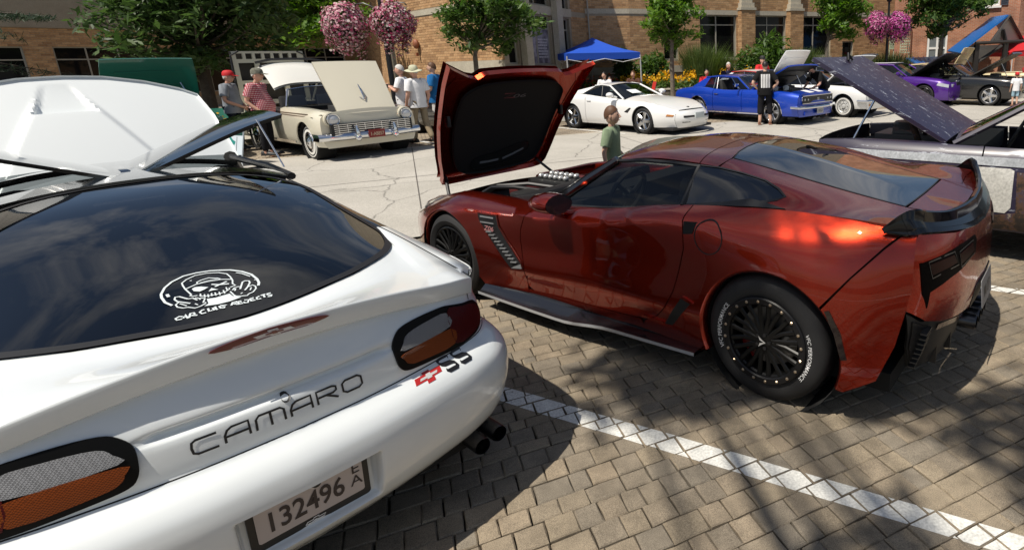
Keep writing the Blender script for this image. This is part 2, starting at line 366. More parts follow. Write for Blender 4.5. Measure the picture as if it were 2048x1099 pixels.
_r=[q for q in LINEP.node_tree.nodes if q.type=='VALTORGB'][0].color_ramp;_e=_r.elements.new(.345);_e.color=(.58,.58,.55,1);_r.elements[0].position=.325;_r.elements[0].color=(.17,.14,.105,1)
# ------ ground sheets

def quadST(s0,s1,n0,n1,z,name,m,kind='structure'):
 mb=MB();mb.add([ST(s0,n0,z),ST(s1,n0,z),ST(s1,n1,z),ST(s0,n1,z)],[(0,1,2,3)]);return mb.build(name,m,kind=kind,smooth=False)
quadST(-300,300,-300,300,-.06,'ground',rock_mat('ground_soil',(.16,.14,.11),(.24,.21,.17),.5,20,.1))
quadST(-60,90,-8,6.6,-.028,'paver_bed',SAND)
road=quadST(-60,90,6.6,14.35,-.004,'road',CONC)
mb=MB()
for k in range(-12,20):mb.add([ST(k*4.5,6.62,-.001),ST(k*4.5+.016,6.62,-.001),ST(k*4.5+.016,14.33,-.001),ST(k*4.5,14.33,-.001)],[(0,1,2,3)])
mb.add([ST(-55,10.4,-.001),ST(88,10.4,-.001),ST(88,10.418,-.001),ST(-55,10.418,-.001)],[(0,1,2,3)])
mb.build('road_joint',mat('joint_seal',(.1,.09,.08),.9),kind='structure',smooth=False)
# individual pavers (random rectangular blocks laid in rows along the street)

def in_car(P,c,x0,x1,hw):
 X,Y,h=c;dx,dy=P.x-X,P.y-Y;a=dx*math.cos(h)+dy*math.sin(h);b=-dx*math.sin(h)+dy*math.cos(h);return x0<a<x1 and abs(b)<hw
CORV=(.8084,3.4446,2.54669);CAMA=(-2.1739,2.2592,2.47219)
def paver_mesh(lx,ly,k):
 r_=random.Random(k);mb=MB();g=.0042;x,y=lx/2-g/2,ly/2-g/2;c=.006
 def ring(i,z,j):return[(sx_*(x-i)+r_.uniform(-j,j),sy2*(y-i)+r_.uniform(-j,j),z)for sx_,sy2 in((-1,-1),(0.1,-1),(1,-1),(1,.1),(1,1),(-.1,1),(-1,1),(-1,-.1))]
 v=ring(0,-.03,.001)+ring(.0,-.006,.0026)+ring(c,0,.0024)
 mb.add(v,[(i,(i+1)%8,8+(i+1)%8,8+i)for i in range(8)]+[(8+i,8+(i+1)%8,16+(i+1)%8,16+i)for i in range(8)]+[tuple(range(16,24))])
 return mb
PM={};PCODE={}
rows=[];nn_=-2.2;rr=random.Random(5)
while nn_<6.5:
 hh_=rr.choice((.080,.118,.118,.080,.099));rows.append((nn_,hh_));nn_+=hh_
pavers=[]
for n0,hh_ in rows:
 s_=-4.2+rr.choice((0,.06))
 while s_<9.5:
  ln=rr.choice((.080,.118,.118,.156))if hh_<.11 else rr.choice((.080,.118,.118,.156,.099));pavers.append((s_+ln/2,n0+hh_/2,ln,hh_));s_+=ln
band_dir=Vector((math.cos(R(154.3)),math.sin(R(154.3)),0));band_n=Vector((-band_dir.y,band_dir.x,0))
LN=[(Vector((-1.07,2.83,0)),-.006,.116),(Vector((2.23,4.12,0)),-.004,.10),(Vector((-5.0,1.9,0)),0,.1)]
def clip(poly,n_,d,keep):
 o=[]
 for i in range(len(poly)):
  a,b=poly[i],poly[(i+1)%len(poly)];fa,fb=(a.dot(n_)-d)*keep,(b.dot(n_)-d)*keep
  if fa>=0:o.append(a)
  if fa*fb<0:o.append(a+(b-a)*(fa/(fa-fb)))
 return o
def vis(P):
 d=P-EYE;z=d.dot(Fw)
 if z<.5:return-1
 u=1407.6+1145*d.dot(Rr)/z;v=408-1145*d.dot(Ur)/z
 if not(-30<u<2080 and 300<v<1130):return-1
 if in_car(P,CORV,-.5,3.5,.8)or in_car(P,CAMA,-1.05,3.8,1.0)or(u<960):return-1
 return 1145/z
sc_=sorted([(vis(ST(a,b))*c*d,i)for i,(a,b,c,d)in enumerate(pavers)],reverse=True)
own={i for v_,i in sc_[:298]if v_>0}
bed=bpy.data.objects['paver_bed'];stuffmb=MB();linemb=MB()
for i,(a,b,c,d)in enumerate(pavers):
 key=(c,d,i%3);P=ST(a+rr.uniform(-.002,.002),b+rr.uniform(-.002,.002),rr.uniform(-.003,.002));rot=SA+rr.uniform(-.02,.02);tilt=(rr.uniform(-.012,.012),rr.uniform(-.012,.012))
 if key not in PM:PM[key]=paver_mesh(c,d,len(PM)).mesh('paver',PAV,ang=20)
 if i in own:
  o=link('paver',PM[key],bed,P,(*tilt,rot))
 elif P.length<14:
  Mx=Matrix.Translation(P)@Matrix.Rotation(rot,4,'Z')@Matrix.Rotation(tilt[0],4,'X')@Matrix.Rotation(tilt[1],4,'Y')
  me=PM[key];stuffmb.add([Mx@v_.co for v_ in me.vertices],[tuple(f_.vertices)for f_ in me.polygons])
 Mx=Matrix.Translation(P)@Matrix.Rotation(rot,4,'Z')@Matrix.Rotation(tilt[0],4,'X')@Matrix.Rotation(tilt[1],4,'Y')
 for P0,lo,wd in LN:
  q=[Vector(((1 if k_ in(1,2)else-1)*(c/2-.005),(1 if k_>1 else-1)*(d/2-.005),.0012))for k_ in range(4)];q=[Mx@v_ for v_ in q]
  d0=P0.dot(band_n);q=clip(q,band_n,d0+lo,1)if band_n.y<0 else clip(q,band_n,d0-lo,-1)
  if len(q)>2:q=clip(q,band_n,d0+(lo+wd),-1)if band_n.y<0 else clip(q,band_n,d0-(lo+wd),1)
  if len(q)>2:linemb.add(q,[tuple(range(len(q)))])
o=stuffmb.build('paver',PAVS,bed,ang=20,kind='stuff')
linemb.build('painted_line',LINEP,kind='structure',smooth=False)
# far side: brick-paved parking strip, kerb, pavement

def brickmat(name,cols,mortar,bw,bh,rowsc=1.0,plane='xy',bump=.4,ms=.012):
 m=bpy.data.materials.new(name);m.use_nodes=True;t=m.node_tree;b=t.nodes['Principled BSDF'];n=t.nodes.new;l=t.links.new
 g=n('ShaderNodeTexCoord');mp_=n('ShaderNodeMapping')
 if plane=='xz':mp_.inputs['Rotation'].default_value=(R(-90),0,0)
 br=n('ShaderNodeTexBrick');br.inputs['Scale'].default_value=1;br.inputs['Brick Width'].default_value=bw;br.inputs['Row Height'].default_value=bh;br.inputs['Mortar Size'].default_value=ms
 br.inputs['Color1'].default_value=(*cols[0],1);br.inputs['Color2'].default_value=(*cols[1],1);br.inputs['Mortar'].default_value=(*mortar,1);br.inputs['Bias'].default_value=-.2
 l(g.outputs['Object'],mp_.inputs[0]);l(mp_.outputs[0],br.inputs[0])
 no=n('ShaderNodeTexNoise');no.inputs['Scale'].default_value=1.3;no.inputs['Detail'].default_value=8;mr=n('ShaderNodeMapRange');mr.inputs[1].default_value=.3;mr.inputs[2].default_value=.7;mr.inputs[3].default_value=.7;mr.inputs[4].default_value=1.25
 h=n('ShaderNodeHueSaturation');l(g.outputs['Object'],no.inputs[0]);l(no.outputs[0],mr.inputs[0]);l(mr.outputs[0],h.inputs['Value']);l(br.outputs[0],h.inputs['Color']);l(h.outputs[0],b.inputs['Base Color'])
 b.inputs['Roughness'].default_value=.9;bp=n('ShaderNodeBump');bp.inputs['Strength'].default_value=bump;bp.inputs['Distance'].default_value=.01;bp.invert=True;l(br.outputs[1],bp.inputs['Height']);l(bp.outputs[0],b.inputs['Normal'])
 return m
FARP=brickmat('far_pavers',((.27,.22,.16),(.34,.28,.20)),(.09,.075,.06),.178,.13)
mb=MB();mb.add([(-60,14.35,0),(90,14.35,0),(90,17.5,0),(-60,17.5,0)],[(0,1,2,3)])
mb.build('parking_strip',FARP,kind='structure',smooth=False,rot=(0,0,SA),loc=(0,0,-.004))
mb=MB();mb.box((15,14.33,-.03),(150,.16,.058));mb.build('gutter_strip',SIDEW,kind='structure',rot=(0,0,SA),smooth=False)
mb=MB();mb.box((15,17.58,.04),(150,.16,.16));mb.build('kerb',STONE,kind='structure',rot=(0,0,SA),bevel=.02)
mb=MB();mb.box((15,20.05,.02),(150,4.8,.18));mb.build('pavement',SIDEW,kind='structure',rot=(0,0,SA),smooth=False)
mb=MB()
for p_ in(Vector((-2.8,15.03,0)),Vector((.9,17.3,0)),Vector((3.9,18.6,0)),Vector((-6.2,13.3,0))):
 d_=Vector((math.cos(R(-41)),math.sin(R(-41)),0));n_=Vector((-d_.y,d_.x,0))*.05
 a,b=p_-d_*2.4,p_+d_*1.2;mb.add([a-n_,b-n_,b+n_,a+n_],[(0,1,2,3)])
mb.build('painted_line',LINEP,kind='structure',smooth=False,loc=(0,0,.003))
# ------ brick walls

def brick_isl(name,cols):
 m=bpy.data.materials.new(name);m.use_nodes=True;t=m.node_tree;b=t.nodes['Principled BSDF'];n=t.nodes.new;l=t.links.new
 g=n('ShaderNodeNewGeometry');cr=n('ShaderNodeValToRGB');oi=n('ShaderNodeObjectInfo');ad=n('ShaderNodeMath');ad.operation='ADD';fr=n('ShaderNodeMath');fr.operation='FRACT'
 l(g.outputs['Random Per Island'],ad.inputs[0]);l(oi.outputs['Random'],ad.inputs[1]);l(ad.outputs[0],fr.inputs[0])
 cr.color_ramp.elements[0].color=(*cols[0],1);cr.color_ramp.elements[1].color=(*cols[-1],1)
 for i,c in enumerate(cols[1:-1]):e=cr.color_ramp.elements.new((i+1)/(len(cols)-1));e.color=(*c,1)
 no=n('ShaderNodeTexNoise');no.inputs['Scale'].default_value=16;no.inputs['Detail'].default_value=6;mr=n('ShaderNodeMapRange');mr.inputs[1].default_value=.3;mr.inputs[2].default_value=.7;mr.inputs[3].default_value=.82;mr.inputs[4].default_value=1.16
 h=n('ShaderNodeHueSaturation');l(fr.outputs[0],cr.inputs[0]);l(g.outputs['Position'],no.inputs[0]);l(no.outputs[0],mr.inputs[0]);l(mr.outputs[0],h.inputs['Value']);l(cr.outputs[0],h.inputs['Color']);l(h.outputs[0],b.inputs['Base Color']);b.inputs['Roughness'].default_value=.85
 return m
BRICK=brick_isl('tan_brick',[(.40,.23,.11),(.52,.31,.155),(.55,.345,.18),(.33,.185,.09),(.48,.29,.14)])
MORT=rock_mat('mortar',(.32,.27,.20),(.40,.34,.26),6,50,.2)
STUC=rock_mat('stucco',(.30,.26,.20),(.36,.32,.25),2,60,.2)
FRAME=mat('window_frame_bronze',(.36,.34,.29),.5)
PANE=mat('dark_pane',(.008,.008,.009),.04,spec=.22)
def wframe(P0,th):
 c,s=math.cos(R(th)),math.sin(R(th));return Matrix(((c,-s,0,P0[0]),(s,c,0,P0[1]),(0,0,1,0),(0,0,0,1)))
def wall_cells(mb,x0,x1,z0,z1,ops,M,dep=.16,mi=None):
 xs=sorted({x0,x1,*[min(max(q,x0),x1)for o_ in ops for q in o_[:2]]});zs=sorted({z0,z1,*[min(max(q,z0),z1)for o_ in ops for q in o_[2:4]]})
 for a,b in zip(xs,xs[1:]):
  for c,d in zip(zs,zs[1:]):
   if any(o_[0]<=(a+b)/2<=o_[1]and o_[2]<=(c+d)/2<=o_[3]for o_ in ops):continue
   mb.add([M@Vector(q)for q in((a,0,c),(b,0,c),(b,0,d),(a,0,d))],[(0,1,2,3)],mi)
 for a,b,c,d in[o_[:4]for o_ in ops]:
  q=[M@Vector((x,y,z))for y in(0,dep)for x,z in((a,c),(b,c),(b,d),(a,d))];mb.add(q,[(0,4,5,1),(1,5,6,2),(2,6,7,3),(3,7,4,0)],mi)
def bricks(mb,x0,x1,z0,z1,ops,M,bl=.30,bh=.10,j=.010,proud=.007,lst=None):
 k=0;z=z0
 while z<z1-.03:
  h=min(bh,z1-z);x=x0-(bl/2 if k%2 else 0)
  seg=[]
  while x<x1:
   a,b=max(x,x0)+(j/2 if x>x0 else 0),min(x+bl,x1)-(j/2 if x+bl<x1 else 0);x+=bl
   parts_=[(a,b)]
   for o_ in ops:
    if z+h>o_[2]+.02 and z<o_[3]-.02:
     parts_=[r_ for p_ in parts_ for r_ in((p_[0],min(p_[1],o_[0])),(max(p_[0],o_[1]),p_[1]))if r_[1]-r_[0]>.03]
   seg+=parts_
  for a,b in seg:
   y=-proud-random.random()*.003;za,zb=z+j/2,z+h-j/2
   q=[(a,0,za),(b,0,za),(b,0,zb),(a,0,zb),(a+.004,y,za+.003),(b-.004,y,za+.003),(b-.004,y,zb-.003),(a+.004,y,zb-.003)]
   if lst is not None:lst.append((a,b,za,zb,y))
   else:mb.add([M@Vector(p_)for p_ in q],[(4,5,6,7),(0,1,5,4),(1,2,6,5),(2,3,7,6),(3,0,4,7)])
  z+=bh;k+=1
def window(par,M,x0,x1,z0,z1,mull=(),trans=(),fw=.055,dep=.10,fm=None,pm=None,name='window'):
 mb=MB();fm=fm or FRAME
 for a,b in((x0,x0+fw),(x1-fw,x1)):mb.add(*boxM(M,a,b,dep-.03,dep+.05,z0,z1))
 for c in(z0,z1-fw):mb.add(*boxM(M,x0+fw,x1-fw,dep-.03,dep+.05,c,c+fw))
 for x in mull:mb.add(*boxM(M,x-fw/2,x+fw/2,dep-.027,dep+.05,z0+fw,z1-fw))
 for z in trans:mb.add(*boxM(M,x0+fw,x1-fw,dep-.024,dep+.05,z-fw/2,z+fw/2))
 o_=mb.build(name,fm,par,smooth=False)
 xs=[x0+fw]+list(mull)+[x1-fw];zs=[z0+fw]+list(trans)+[z1-fw]
 for a,b in zip(xs,xs[1:]):
  for c,d in zip(zs,zs[1:]):
   p_=MB();p_.add([M@Vector(q)for q in((a,dep+.012,c),(b,dep+.012,c),(b,dep+.012,d),(a,dep+.012,d))],[(0,1,2,3)]);p_.build('pane',pm or PANE,o_,smooth=False)
 return o_
def boxM(M,x0,x1,y0,y1,z0,z1):
 P=[M@Vector((x,y,z))for z in(z0,z1)for x,y in((x0,y0),(x1,y0),(x1,y1),(x0,y1))]
 return P,[(3,2,1,0),(4,5,6,7),(0,1,5,4),(1,2,6,5),(2,3,7,6),(3,0,4,7)]
NB=25.2
bld=thing('brick_building','long tan brick civic building with stone bands and dark windows behind the cars','building',ST(12,NB))
bld_inv=bld.matrix_basis.inverted()
def kid(o_):
 o_.matrix_parent_inverse=bld_inv;return o_
wallmb=MB();brickmb=MB();stonemb=MB();stucmb=MB()
# main street front

Mm=wframe(ST(0,NB),27.0);k9=.9
WN=[(14.3*k9,16.5*k9),(17.55*k9,19.75*k9),(20.75*k9,23.0*k9),(12.2*k9,13.0*k9)]
ops=[(a,b,1.77,3.78)for a,b in WN[:3]]+[(WN[3][0],WN[3][1],1.77,2.7),(23.93*k9,24.75*k9,.35,2.5)]
wall_cells(wallmb,9.36,25.2,0,9,ops,Mm)
bricks(brickmb,9.36,25.2,1.5,7.5,ops+[(9.36,25.2,3.78,4.0)],Mm)
stonemb.add(*boxM(Mm,9.36,25.2,-.03,.0,3.785,3.99));stonemb.add(*boxM(Mm,9.36,25.2,-.05,.0,1.2,1.5))
for a,b in WN[:3]:stonemb.add(*boxM(Mm,a-.06,b+.06,-.06,.1,1.66,1.77))
for a,b in((16.6*k9,17.48*k9),(19.8*k9,20.7*k9)):
 Mp=Mm@Matrix.Translation((0,-.36,0));wall_cells(wallmb,a,b,.5,4.0,[],Mp);bricks(brickmb,a,b,1.5,4.0,[],Mp)
 for e,sg in((a,1),(b,-1)):
  Ms=Mm@Matrix.Translation((e,0,0))@Matrix.Rotation(R(-90*sg),4,'Z')if sg>0 else Mm@Matrix.Translation((e,-.36,0))@Matrix.Rotation(R(90),4,'Z')
  wall_cells(wallmb,0,.36,.5,4.0,[],Ms);bricks(brickmb,0,.36,1.5,4.0,[],Ms)
 stonemb.add(*boxM(Mm,a-.04,b+.04,-.40,.0,4.002,4.12));stonemb.add(*boxM(Mm,a+.03,b-.03,-.33,.0,4.122,4.34));stonemb.add(*boxM(Mm,a+.1,b-.1,-.25,.0,4.342,8.0));stonemb.add(*boxM(Mm,a-.02,b+.02,-.38,.0,1.2,1.5))
 # short turned wall left of the corner
A_,B_=Vector((-4.95,26.15,0)),ST(9.36,NB);d_=B_-A_;Mt=wframe(A_,math.degrees(math.atan2(d_.y,d_.x)));wl=d_.length
wall_cells(wallmb,0,wl,0,9,[],Mt);bricks(brickmb,0,wl,1.5,7.5,[(0,wl,3.78,4.0)],Mt);stonemb.add(*boxM(Mt,0,wl,-.03,0,3.785,3.99));stonemb.add(*boxM(Mt,0,wl,-.05,0,1.2,1.5))
# entrance glazing wall

E0=Vector((-6.86,20.8,0));th_e=math.degrees(math.atan2((A_-E0).y,(A_-E0).x));Me=wframe(E0,th_e);el=(A_-E0).length
eo=[(.25,.85,1.75,3.4),(.25,.85,3.75,6),(1.3,3.0,1.7,3.55),(1.3,3.0,3.9,6.0),(3.5,4.35,1.2,3.5),(3.5,4.35,3.85,6)]
wall_cells(wallmb,0,el,0,9,eo,Me);bricks(brickmb,4.5,el,.2,7.5,[(4.5,el,3.62,3.82)],Me);stonemb.add(*boxM(Me,0,4.48,-.06,0,3.56,3.88));stonemb.add(*boxM(Me,0,4.48,-.06,0,1.45,1.68))
for a,b in((.88,1.27),(3.03,3.42)):stonemb.add(*boxM(Me,a,b,-.32,-.061,0,8))
# bay facing the street, left

Bq=Vector((-13.6,26.6,0));d_=E0-Bq;th_b=math.degrees(math.atan2(d_.y,d_.x));Mb_=wframe(Bq,th_b);bl_=d_.length
wall_cells(wallmb,0,bl_,0,9,[],Mb_);lst=[]
bricks(brickmb,0,bl_,.2,7.0,[(0,bl_,3.75,3.96)],Mb_,lst=lst);stonemb.add(*boxM(Mb_,0,bl_,-.03,0,3.752,3.955));stonemb.add(*boxM(Mb_,4.6,bl_,-.04,0,1.3,1.9))
# left wing, turned into shade

W0=Vector((-28.78,27,0));Mw=wframe(W0,61.6);wo=[(-3.6,-1.24,.7,3.0),(-.34,2.96,.7,3.0),(3.92,8.2,.7,3.0),(9.2,12.6,.7,3.0)]
wall_cells(wallmb,-9,14,0,3.8,wo,Mw);bricks(brickmb,-9,14,.5,3.78,wo,Mw)
stucmb.add(*boxM(Mw,-9,14,-.10,.2,3.802,9.5))
# return wall between wing and bay

d_=Bq-(Mw@Vector((14,0,0)));Mr=wframe(Mw@Vector((14,0,0)),math.degrees(math.atan2(d_.y,d_.x)));rl_=d_.length
ro=[(rl_-2.6,rl_-.25,.6,3.3)];wall_cells(wallmb,0,rl_,0,9,ro,Mr);bricks(brickmb,0,rl_,.5,7,ro,Mr)
kid(wallmb.build('wall',MORT,bld,smooth=False));kid(brickmb.build('brick',BRICK,bld,smooth=False,kind='stuff'))
kid(stonemb.build('stone_band',STONE,bld,smooth=False));kid(stucmb.build('stucco_panel',STUC,bld,smooth=False))
# bay bricks: the 300 that show largest are parts

lst.sort(key=lambda q:abs((q[0]+q[1])/2-3.2)/2.2+abs(q[2]-2.6)/1.4);bm1={};rest=MB();nb=0
for a,b,za,zb,y in lst:
 if nb<298 and b-a>.25:
  if 'm' not in bm1:
   h_=.145;q=[(-h_,0,-.045),(h_,0,-.045),(h_,0,.045),(-h_,0,.045),(-h_+.004,-.008,-.042),(h_-.004,-.008,-.042),(h_-.004,-.008,.042),(-h_+.004,-.008,.042)]
   t_=MB();t_.add(q,[(4,5,6,7),(0,1,5,4),(1,2,6,5),(2,3,7,6),(3,0,4,7)]);bm1['m']=t_.mesh('brick',BRICK,False)
  o=link('brick',bm1['m'],bld,Mb_@Vector(((a+b)/2,0,(za+zb)/2)),(0,0,R(th_b)));kid(o);nb+=1
 else:
  q=[(a,0,za),(b,0,za),(b,0,zb),(a,0,zb),(a+.004,y,za+.003),(b-.004,y,za+.003),(b-.004,y,zb-.003),(a+.004,y,zb-.003)]
  rest.add([Mb_@Vector(p_)for p_ in q],[(4,5,6,7),(0,1,5,4),(1,2,6,5),(2,3,7,6),(3,0,4,7)])
kid(rest.build('brick',BRICK,bld,smooth=False,kind='stuff'))
for a,b in WN[:3]:kid(window(bld,Mm,a,b,1.77,3.78,mull=(a+(b-a)*.46,),trans=(3.33,),dep=.14))
kid(window(bld,Mm,*WN[3],1.77,2.7,dep=.14));kid(window(bld,Mm,23.93*k9,24.75*k9,.35,2.5,dep=.12,name='door'))
for a,b,c,d in eo:kid(window(bld,Me,a,b,c,d,mull=(((a+b)/2,)if b-a>1.2 else()),trans=(3.05,)if c<2 else(),dep=.14))
for a,b,c,d in wo[1:]:kid(window(bld,Mw,a,b,c,d,mull=[a+(b-a)*q for q in(.325,.66)],trans=(2.44,),dep=.10))
kid(window(bld,Mw,*wo[0],trans=(2.44,),dep=.10));kid(window(bld,Mr,*ro[0],mull=(ro[0][1]-.95,),dep=.12))
# roof slab over the whole block so that no light falls in from above

pl=[Mw@Vector((-9,0,9.5)),Mw@Vector((14,0,9.5)),Bq,E0,A_,ST(9.36,NB),ST(25.2,NB),ST(25.2,NB+14),ST(-12,NB+16),Mw@Vector((-9,12,9.5))]
mb=MB();mb.prism([(q.x,q.y)for q in pl],9.0,9.3);kid(mb.build('roof',STUC,bld,smooth=False))
mb=MB();mb.tube([Mt@Vector((.12,-.06,.3)),Mt@Vector((.12,-.06,8.8))],.035);kid(mb.build('drainpipe',mat('drain_grey',(.4,.38,.33),.5),bld))
mb=MB();mb.ball((0,0,0),(.16,.12,.2));mb.box((0,0,-.42),(.09,.09,.14));kid(mb.build('wall_horn',mat('rust_horn',(.28,.10,.05),.6),bld,loc=Mb_@Vector((2.35,-.12,2.66)),rot=(0,0,R(th_b))))
# window poster (printed sheet behind the entrance glazing)

def pm_poster():
 m=bpy.data.materials.new('poster_print');m.use_nodes=True;t=m.node_tree;b=t.nodes['Principled BSDF'];n=t.nodes.new;l=t.links.new
 g=n('ShaderNodeTexCoord');a=n('ShaderNodeTexNoise');a.inputs['Scale'].default_value=3.5;a.inputs['Detail'].default_value=5;cr=n('ShaderNodeValToRGB');cr.color_ramp.elements[0].color=(.10,.09,.13,1);cr.color_ramp.elements[1].color=(.36,.34,.42,1);cr.color_ramp.elements[0].position=.35;cr.color_ramp.elements[1].position=.6
 l(g.outputs['Object'],a.inputs[0]);l(a.outputs[0],cr.inputs[0]);l(cr.outputs[0],b.inputs['Base Color']);return m
Me_=Me@Matrix.Translation((0,.135,0))
for a,b in((1.36,2.12),(2.18,2.94)):
 mb=MB();mb.add([Me_@Vector(q)for q in((a,0,1.76),(b,0,1.76),(b,0,3.02),(a,0,3.02))],[(0,1,2,3)]);kid(mb.build('poster',pm_poster(),bld,smooth=False))
mb=MB();rp_=random.Random(2)
for r_ in range(7):
 x=2.24
 while x<2.86:
  w_=rp_.uniform(.03,.13);z=2.62-r_*.11
  if x+w_<2.9:mb.add([Me_@Vector(q)for q in((x,-.004,z),(x+w_,-.004,z),(x+w_,-.004,z+.055),(x,-.004,z+.055))],[(0,1,2,3)])
  x+=w_+.02
kid(mb.build('poster_print',mat('print_pale',(.55,.53,.6),.6),bld,smooth=False))
# red brick house on the right

RBR=brickmat('red_brick',((.36,.14,.075),(.46,.20,.11)),(.40,.32,.25),.21,.07,plane='xz',ms=.008)
rb=thing('brick_house','red brick house with white sash windows at the far right end','building',ST(25.2,NB))
R0=ST(25.2,NB)+Vector((.02,-.03,0));Mh=wframe((0,0),-35-0.0);rloc=R0
ro2=[(1.9,2.95,1.3,2.75),(4.55,5.35,4.05,5.3)]
mb=MB();wall_cells(mb,0,6.3,0,9,ro2,Matrix());Mh2=Matrix.Translation((6.3,0,0))@Matrix.Rotation(R(62),4,'Z')
o=mb.build('wall',RBR,rb,smooth=False);o.rotation_euler=(0,0,R(-35))
mb=MB();wall_cells(mb,0,9,0,9,[(1.0,1.9,1.4,3.1)],Matrix());o2=mb.build('wall',RBR,rb,smooth=False);o2.location=Mh@Vector((6.3,0,0));o2.rotation_euler=(0,0,R(27))
for(a,b,c,d),kk in zip(ro2,(0,1)):
 wn=window(rb,Matrix(),a,b,c,d,mull=((a+b)/2,),trans=((c+d)/2,),fw=.11,dep=.06,fm=mat('white_trim',(.78,.78,.76),.5),pm=mat('pale_pane',(.16,.18,.19),.05));wn.rotation_euler=(0,0,R(-35))
 mb=MB();mb.box(((a+b)/2,-.05,c-.06),(b-a+.2,.14,.1));s_=mb.build('sill',MATS['white_trim'],rb,smooth=False);s_.rotation_euler=(0,0,R(-35))
for x in(4.32,5.58):
 mb=MB();mb.box((x,-.03,4.7),(.34,.05,1.3))
 for k in range(12):mb.box((x,-.062,4.15+k*.1),(.27,.014,.06),rot=Matrix.Rotation(.4,3,'X'))
 s_=mb.build('shutter',mat('dark_shutter',(.05,.06,.08),.5),rb,smooth=False);s_.rotation_euler=(0,0,R(-35))
mb=MB();mb.tube([(1.05,-.05,.2),(1.05,-.05,3.0),(.9,-.05,3.4)],.04);s_=mb.build('downpipe',mat('pipe_brown',(.12,.05,.03),.5),rb);s_.rotation_euler=(0,0,R(-35))
mb=MB();mb.prism([(0,0),(5.2,-3.6),(14,2),(8,12)],9.0,9.25);mb.build('roof',STUC,rb,smooth=False)
# ------ retaining wall and flower bed

NW=21.6
rw=thing('retaining_wall','low dark block retaining wall in front of the yellow flowers','wall',ST(10.8,NW));rw.rotation_euler=(0,0,SA)
mb=MB();mb.box((4,.16,.28),(22.6,.28,.50));mb.build('core',BLOCK,rw,smooth=False)
for c in range(4):
 x=-7.2-(.16 if c%2 else 0)
 while x<15.2:
  if-5<x<4.2:
   if 'blk' not in PM:t_=MB();t_.box((0,0,0),(.31,.10,.125));PM['blk']=t_.mesh('block',BLOCK,False)
   link('block',PM['blk'],rw,(x+.16,-.02+random.uniform(-.012,.012),.075+c*.132),(0,0,random.uniform(-.02,.02)))
  x+=.322
mb=MB();mb.box((4,.1,.61),(22.6,.36,.07));mb.build('coping',STONE,rw,bevel=.012)
mb=MB();mb.add([ST(3.2,NW+.3,.56),ST(26,NW+.3,.56),ST(26,NB,1.0),ST(3.2,NB,1.0)],[(0,1,2,3)]);mb.build('garden_bed',SOIL,kind='structure',smooth=False)
# ========================== white coupe (rear view, close)

WPAINT=paint('pearl_white_paint',(.74,.775,.785),.0,.25)
BPAINT=paint('black_paint',(.004,.004,.005),.0,.15)
CA=thing('parked_car','white coupe nearest the camera with black roof, raised hood and skull sticker on rear window','car',(CAMA[0],CAMA[1],0),CAMA[2],'cars parked at the car show')
# plan curve of the tail (x back-off, y) against arc length u; profile of the rear face by height

PU=np.array([0,.25,.483,.668,.792,.91,1.075,1.325,1.675]);PX=np.array([0,.012,.048,.092,.146,.235,.395,.645,.995]);PY=np.array([0,.25,.48,.66,.772,.85,.888,.905,.908])
PZ=np.array([.20,.255,.275,.33,.40,.47,.53,.585,.625,.650,.662,.672,.70,.74,.775,.782,.788,.800,.806,.815,.86,.90,.928,.938,.95])
PX0=np.array([-1.04,-1.10,-1.135,-1.18,-1.208,-1.222,-1.226,-1.218,-1.192,-1.155,-1.132,-1.128,-1.130,-1.128,-1.122,-1.116,-1.092,-1.090,-1.102,-1.108,-1.090,-1.068,-1.058,-1.070,-1.085])
PHW=np.array([.78,.82,.835,.855,.875,.885,.888,.882,.866,.850,.838,.835,.832,.828,.825,.824,.822,.820,.820,.822,.83,.838,.843,.846,.85])
def rear_pt(V,off=0.):
 V=np.asarray(V,float);u=np.abs(V[:,0]);z=V[:,1];sg=np.sign(V[:,0])+(V[:,0]==0)
 x0=pchip(PZ,PX0,z);q_=np.clip((u-.33)/.03,0,1);x0=x0*(1-q_)+q_*pchip(PZ[[0,1,2,3,4,5,6,7,8,9,10,11,12,13,14,19,20,21,22,23,24]],PX0[[0,1,2,3,4,5,6,7,8,9,10,11,12,13,14,19,20,21,22,23,24]],z);hw=pchip(PZ,PHW,z)/.908
 x=x0+cat(PU,PX,u);y=cat(PU,PY,u)*hw
 # licence plate pocket in the bumper
 zq=np.where(z>.8,.8+(z-.8)*(.15-.057*np.clip((u-.62)/.11,0,1))/.15,z)
 fy=np.clip((.205-u)/.016,0,1);fz=np.clip(np.minimum(z-.325,.515-z)/.016,0,1);mk=(fy*fy*(3-2*fy))*(fz*fz*(3-2*fz))
 x=x+mk*(-1.150-x0)
 tx=np.interp(u,PU,np.gradient(PX,PU));tl=np.sqrt(tx**2+1)
 nx,ny=-1/tl,np.clip(tx/tl,0,1)
 return np.stack([x+off*nx,sg*(y+off*ny),zq],-1)
def on_tail(off):return lambda V:rear_pt(V,off)
us=np.concatenate([np.arange(0,.18,.03),np.arange(.18,.225,.0055),np.arange(.23,1.1,.03),[1.15,1.25,1.4,1.55]]);us=np.concatenate([-us[:0:-1],us])
zs=np.concatenate([[.20,.23,.255,.275,.30],np.arange(.315,.35,.005),np.arange(.36,.49,.02),np.arange(.49,.53,.005),np.arange(.535,.775,.012),np.arange(.775,.82,.004),np.arange(.825,.951,.012)])
mb=MB();G_=[[tuple(q)for q in rear_pt(np.stack([us,np.full(len(us),z)],-1))]for z in zs]
mb.grid(G_);mb.build('rear_fascia',WPAINT,CA,ang=60)
# tail deck, spoiler lip: z(x,|y|)

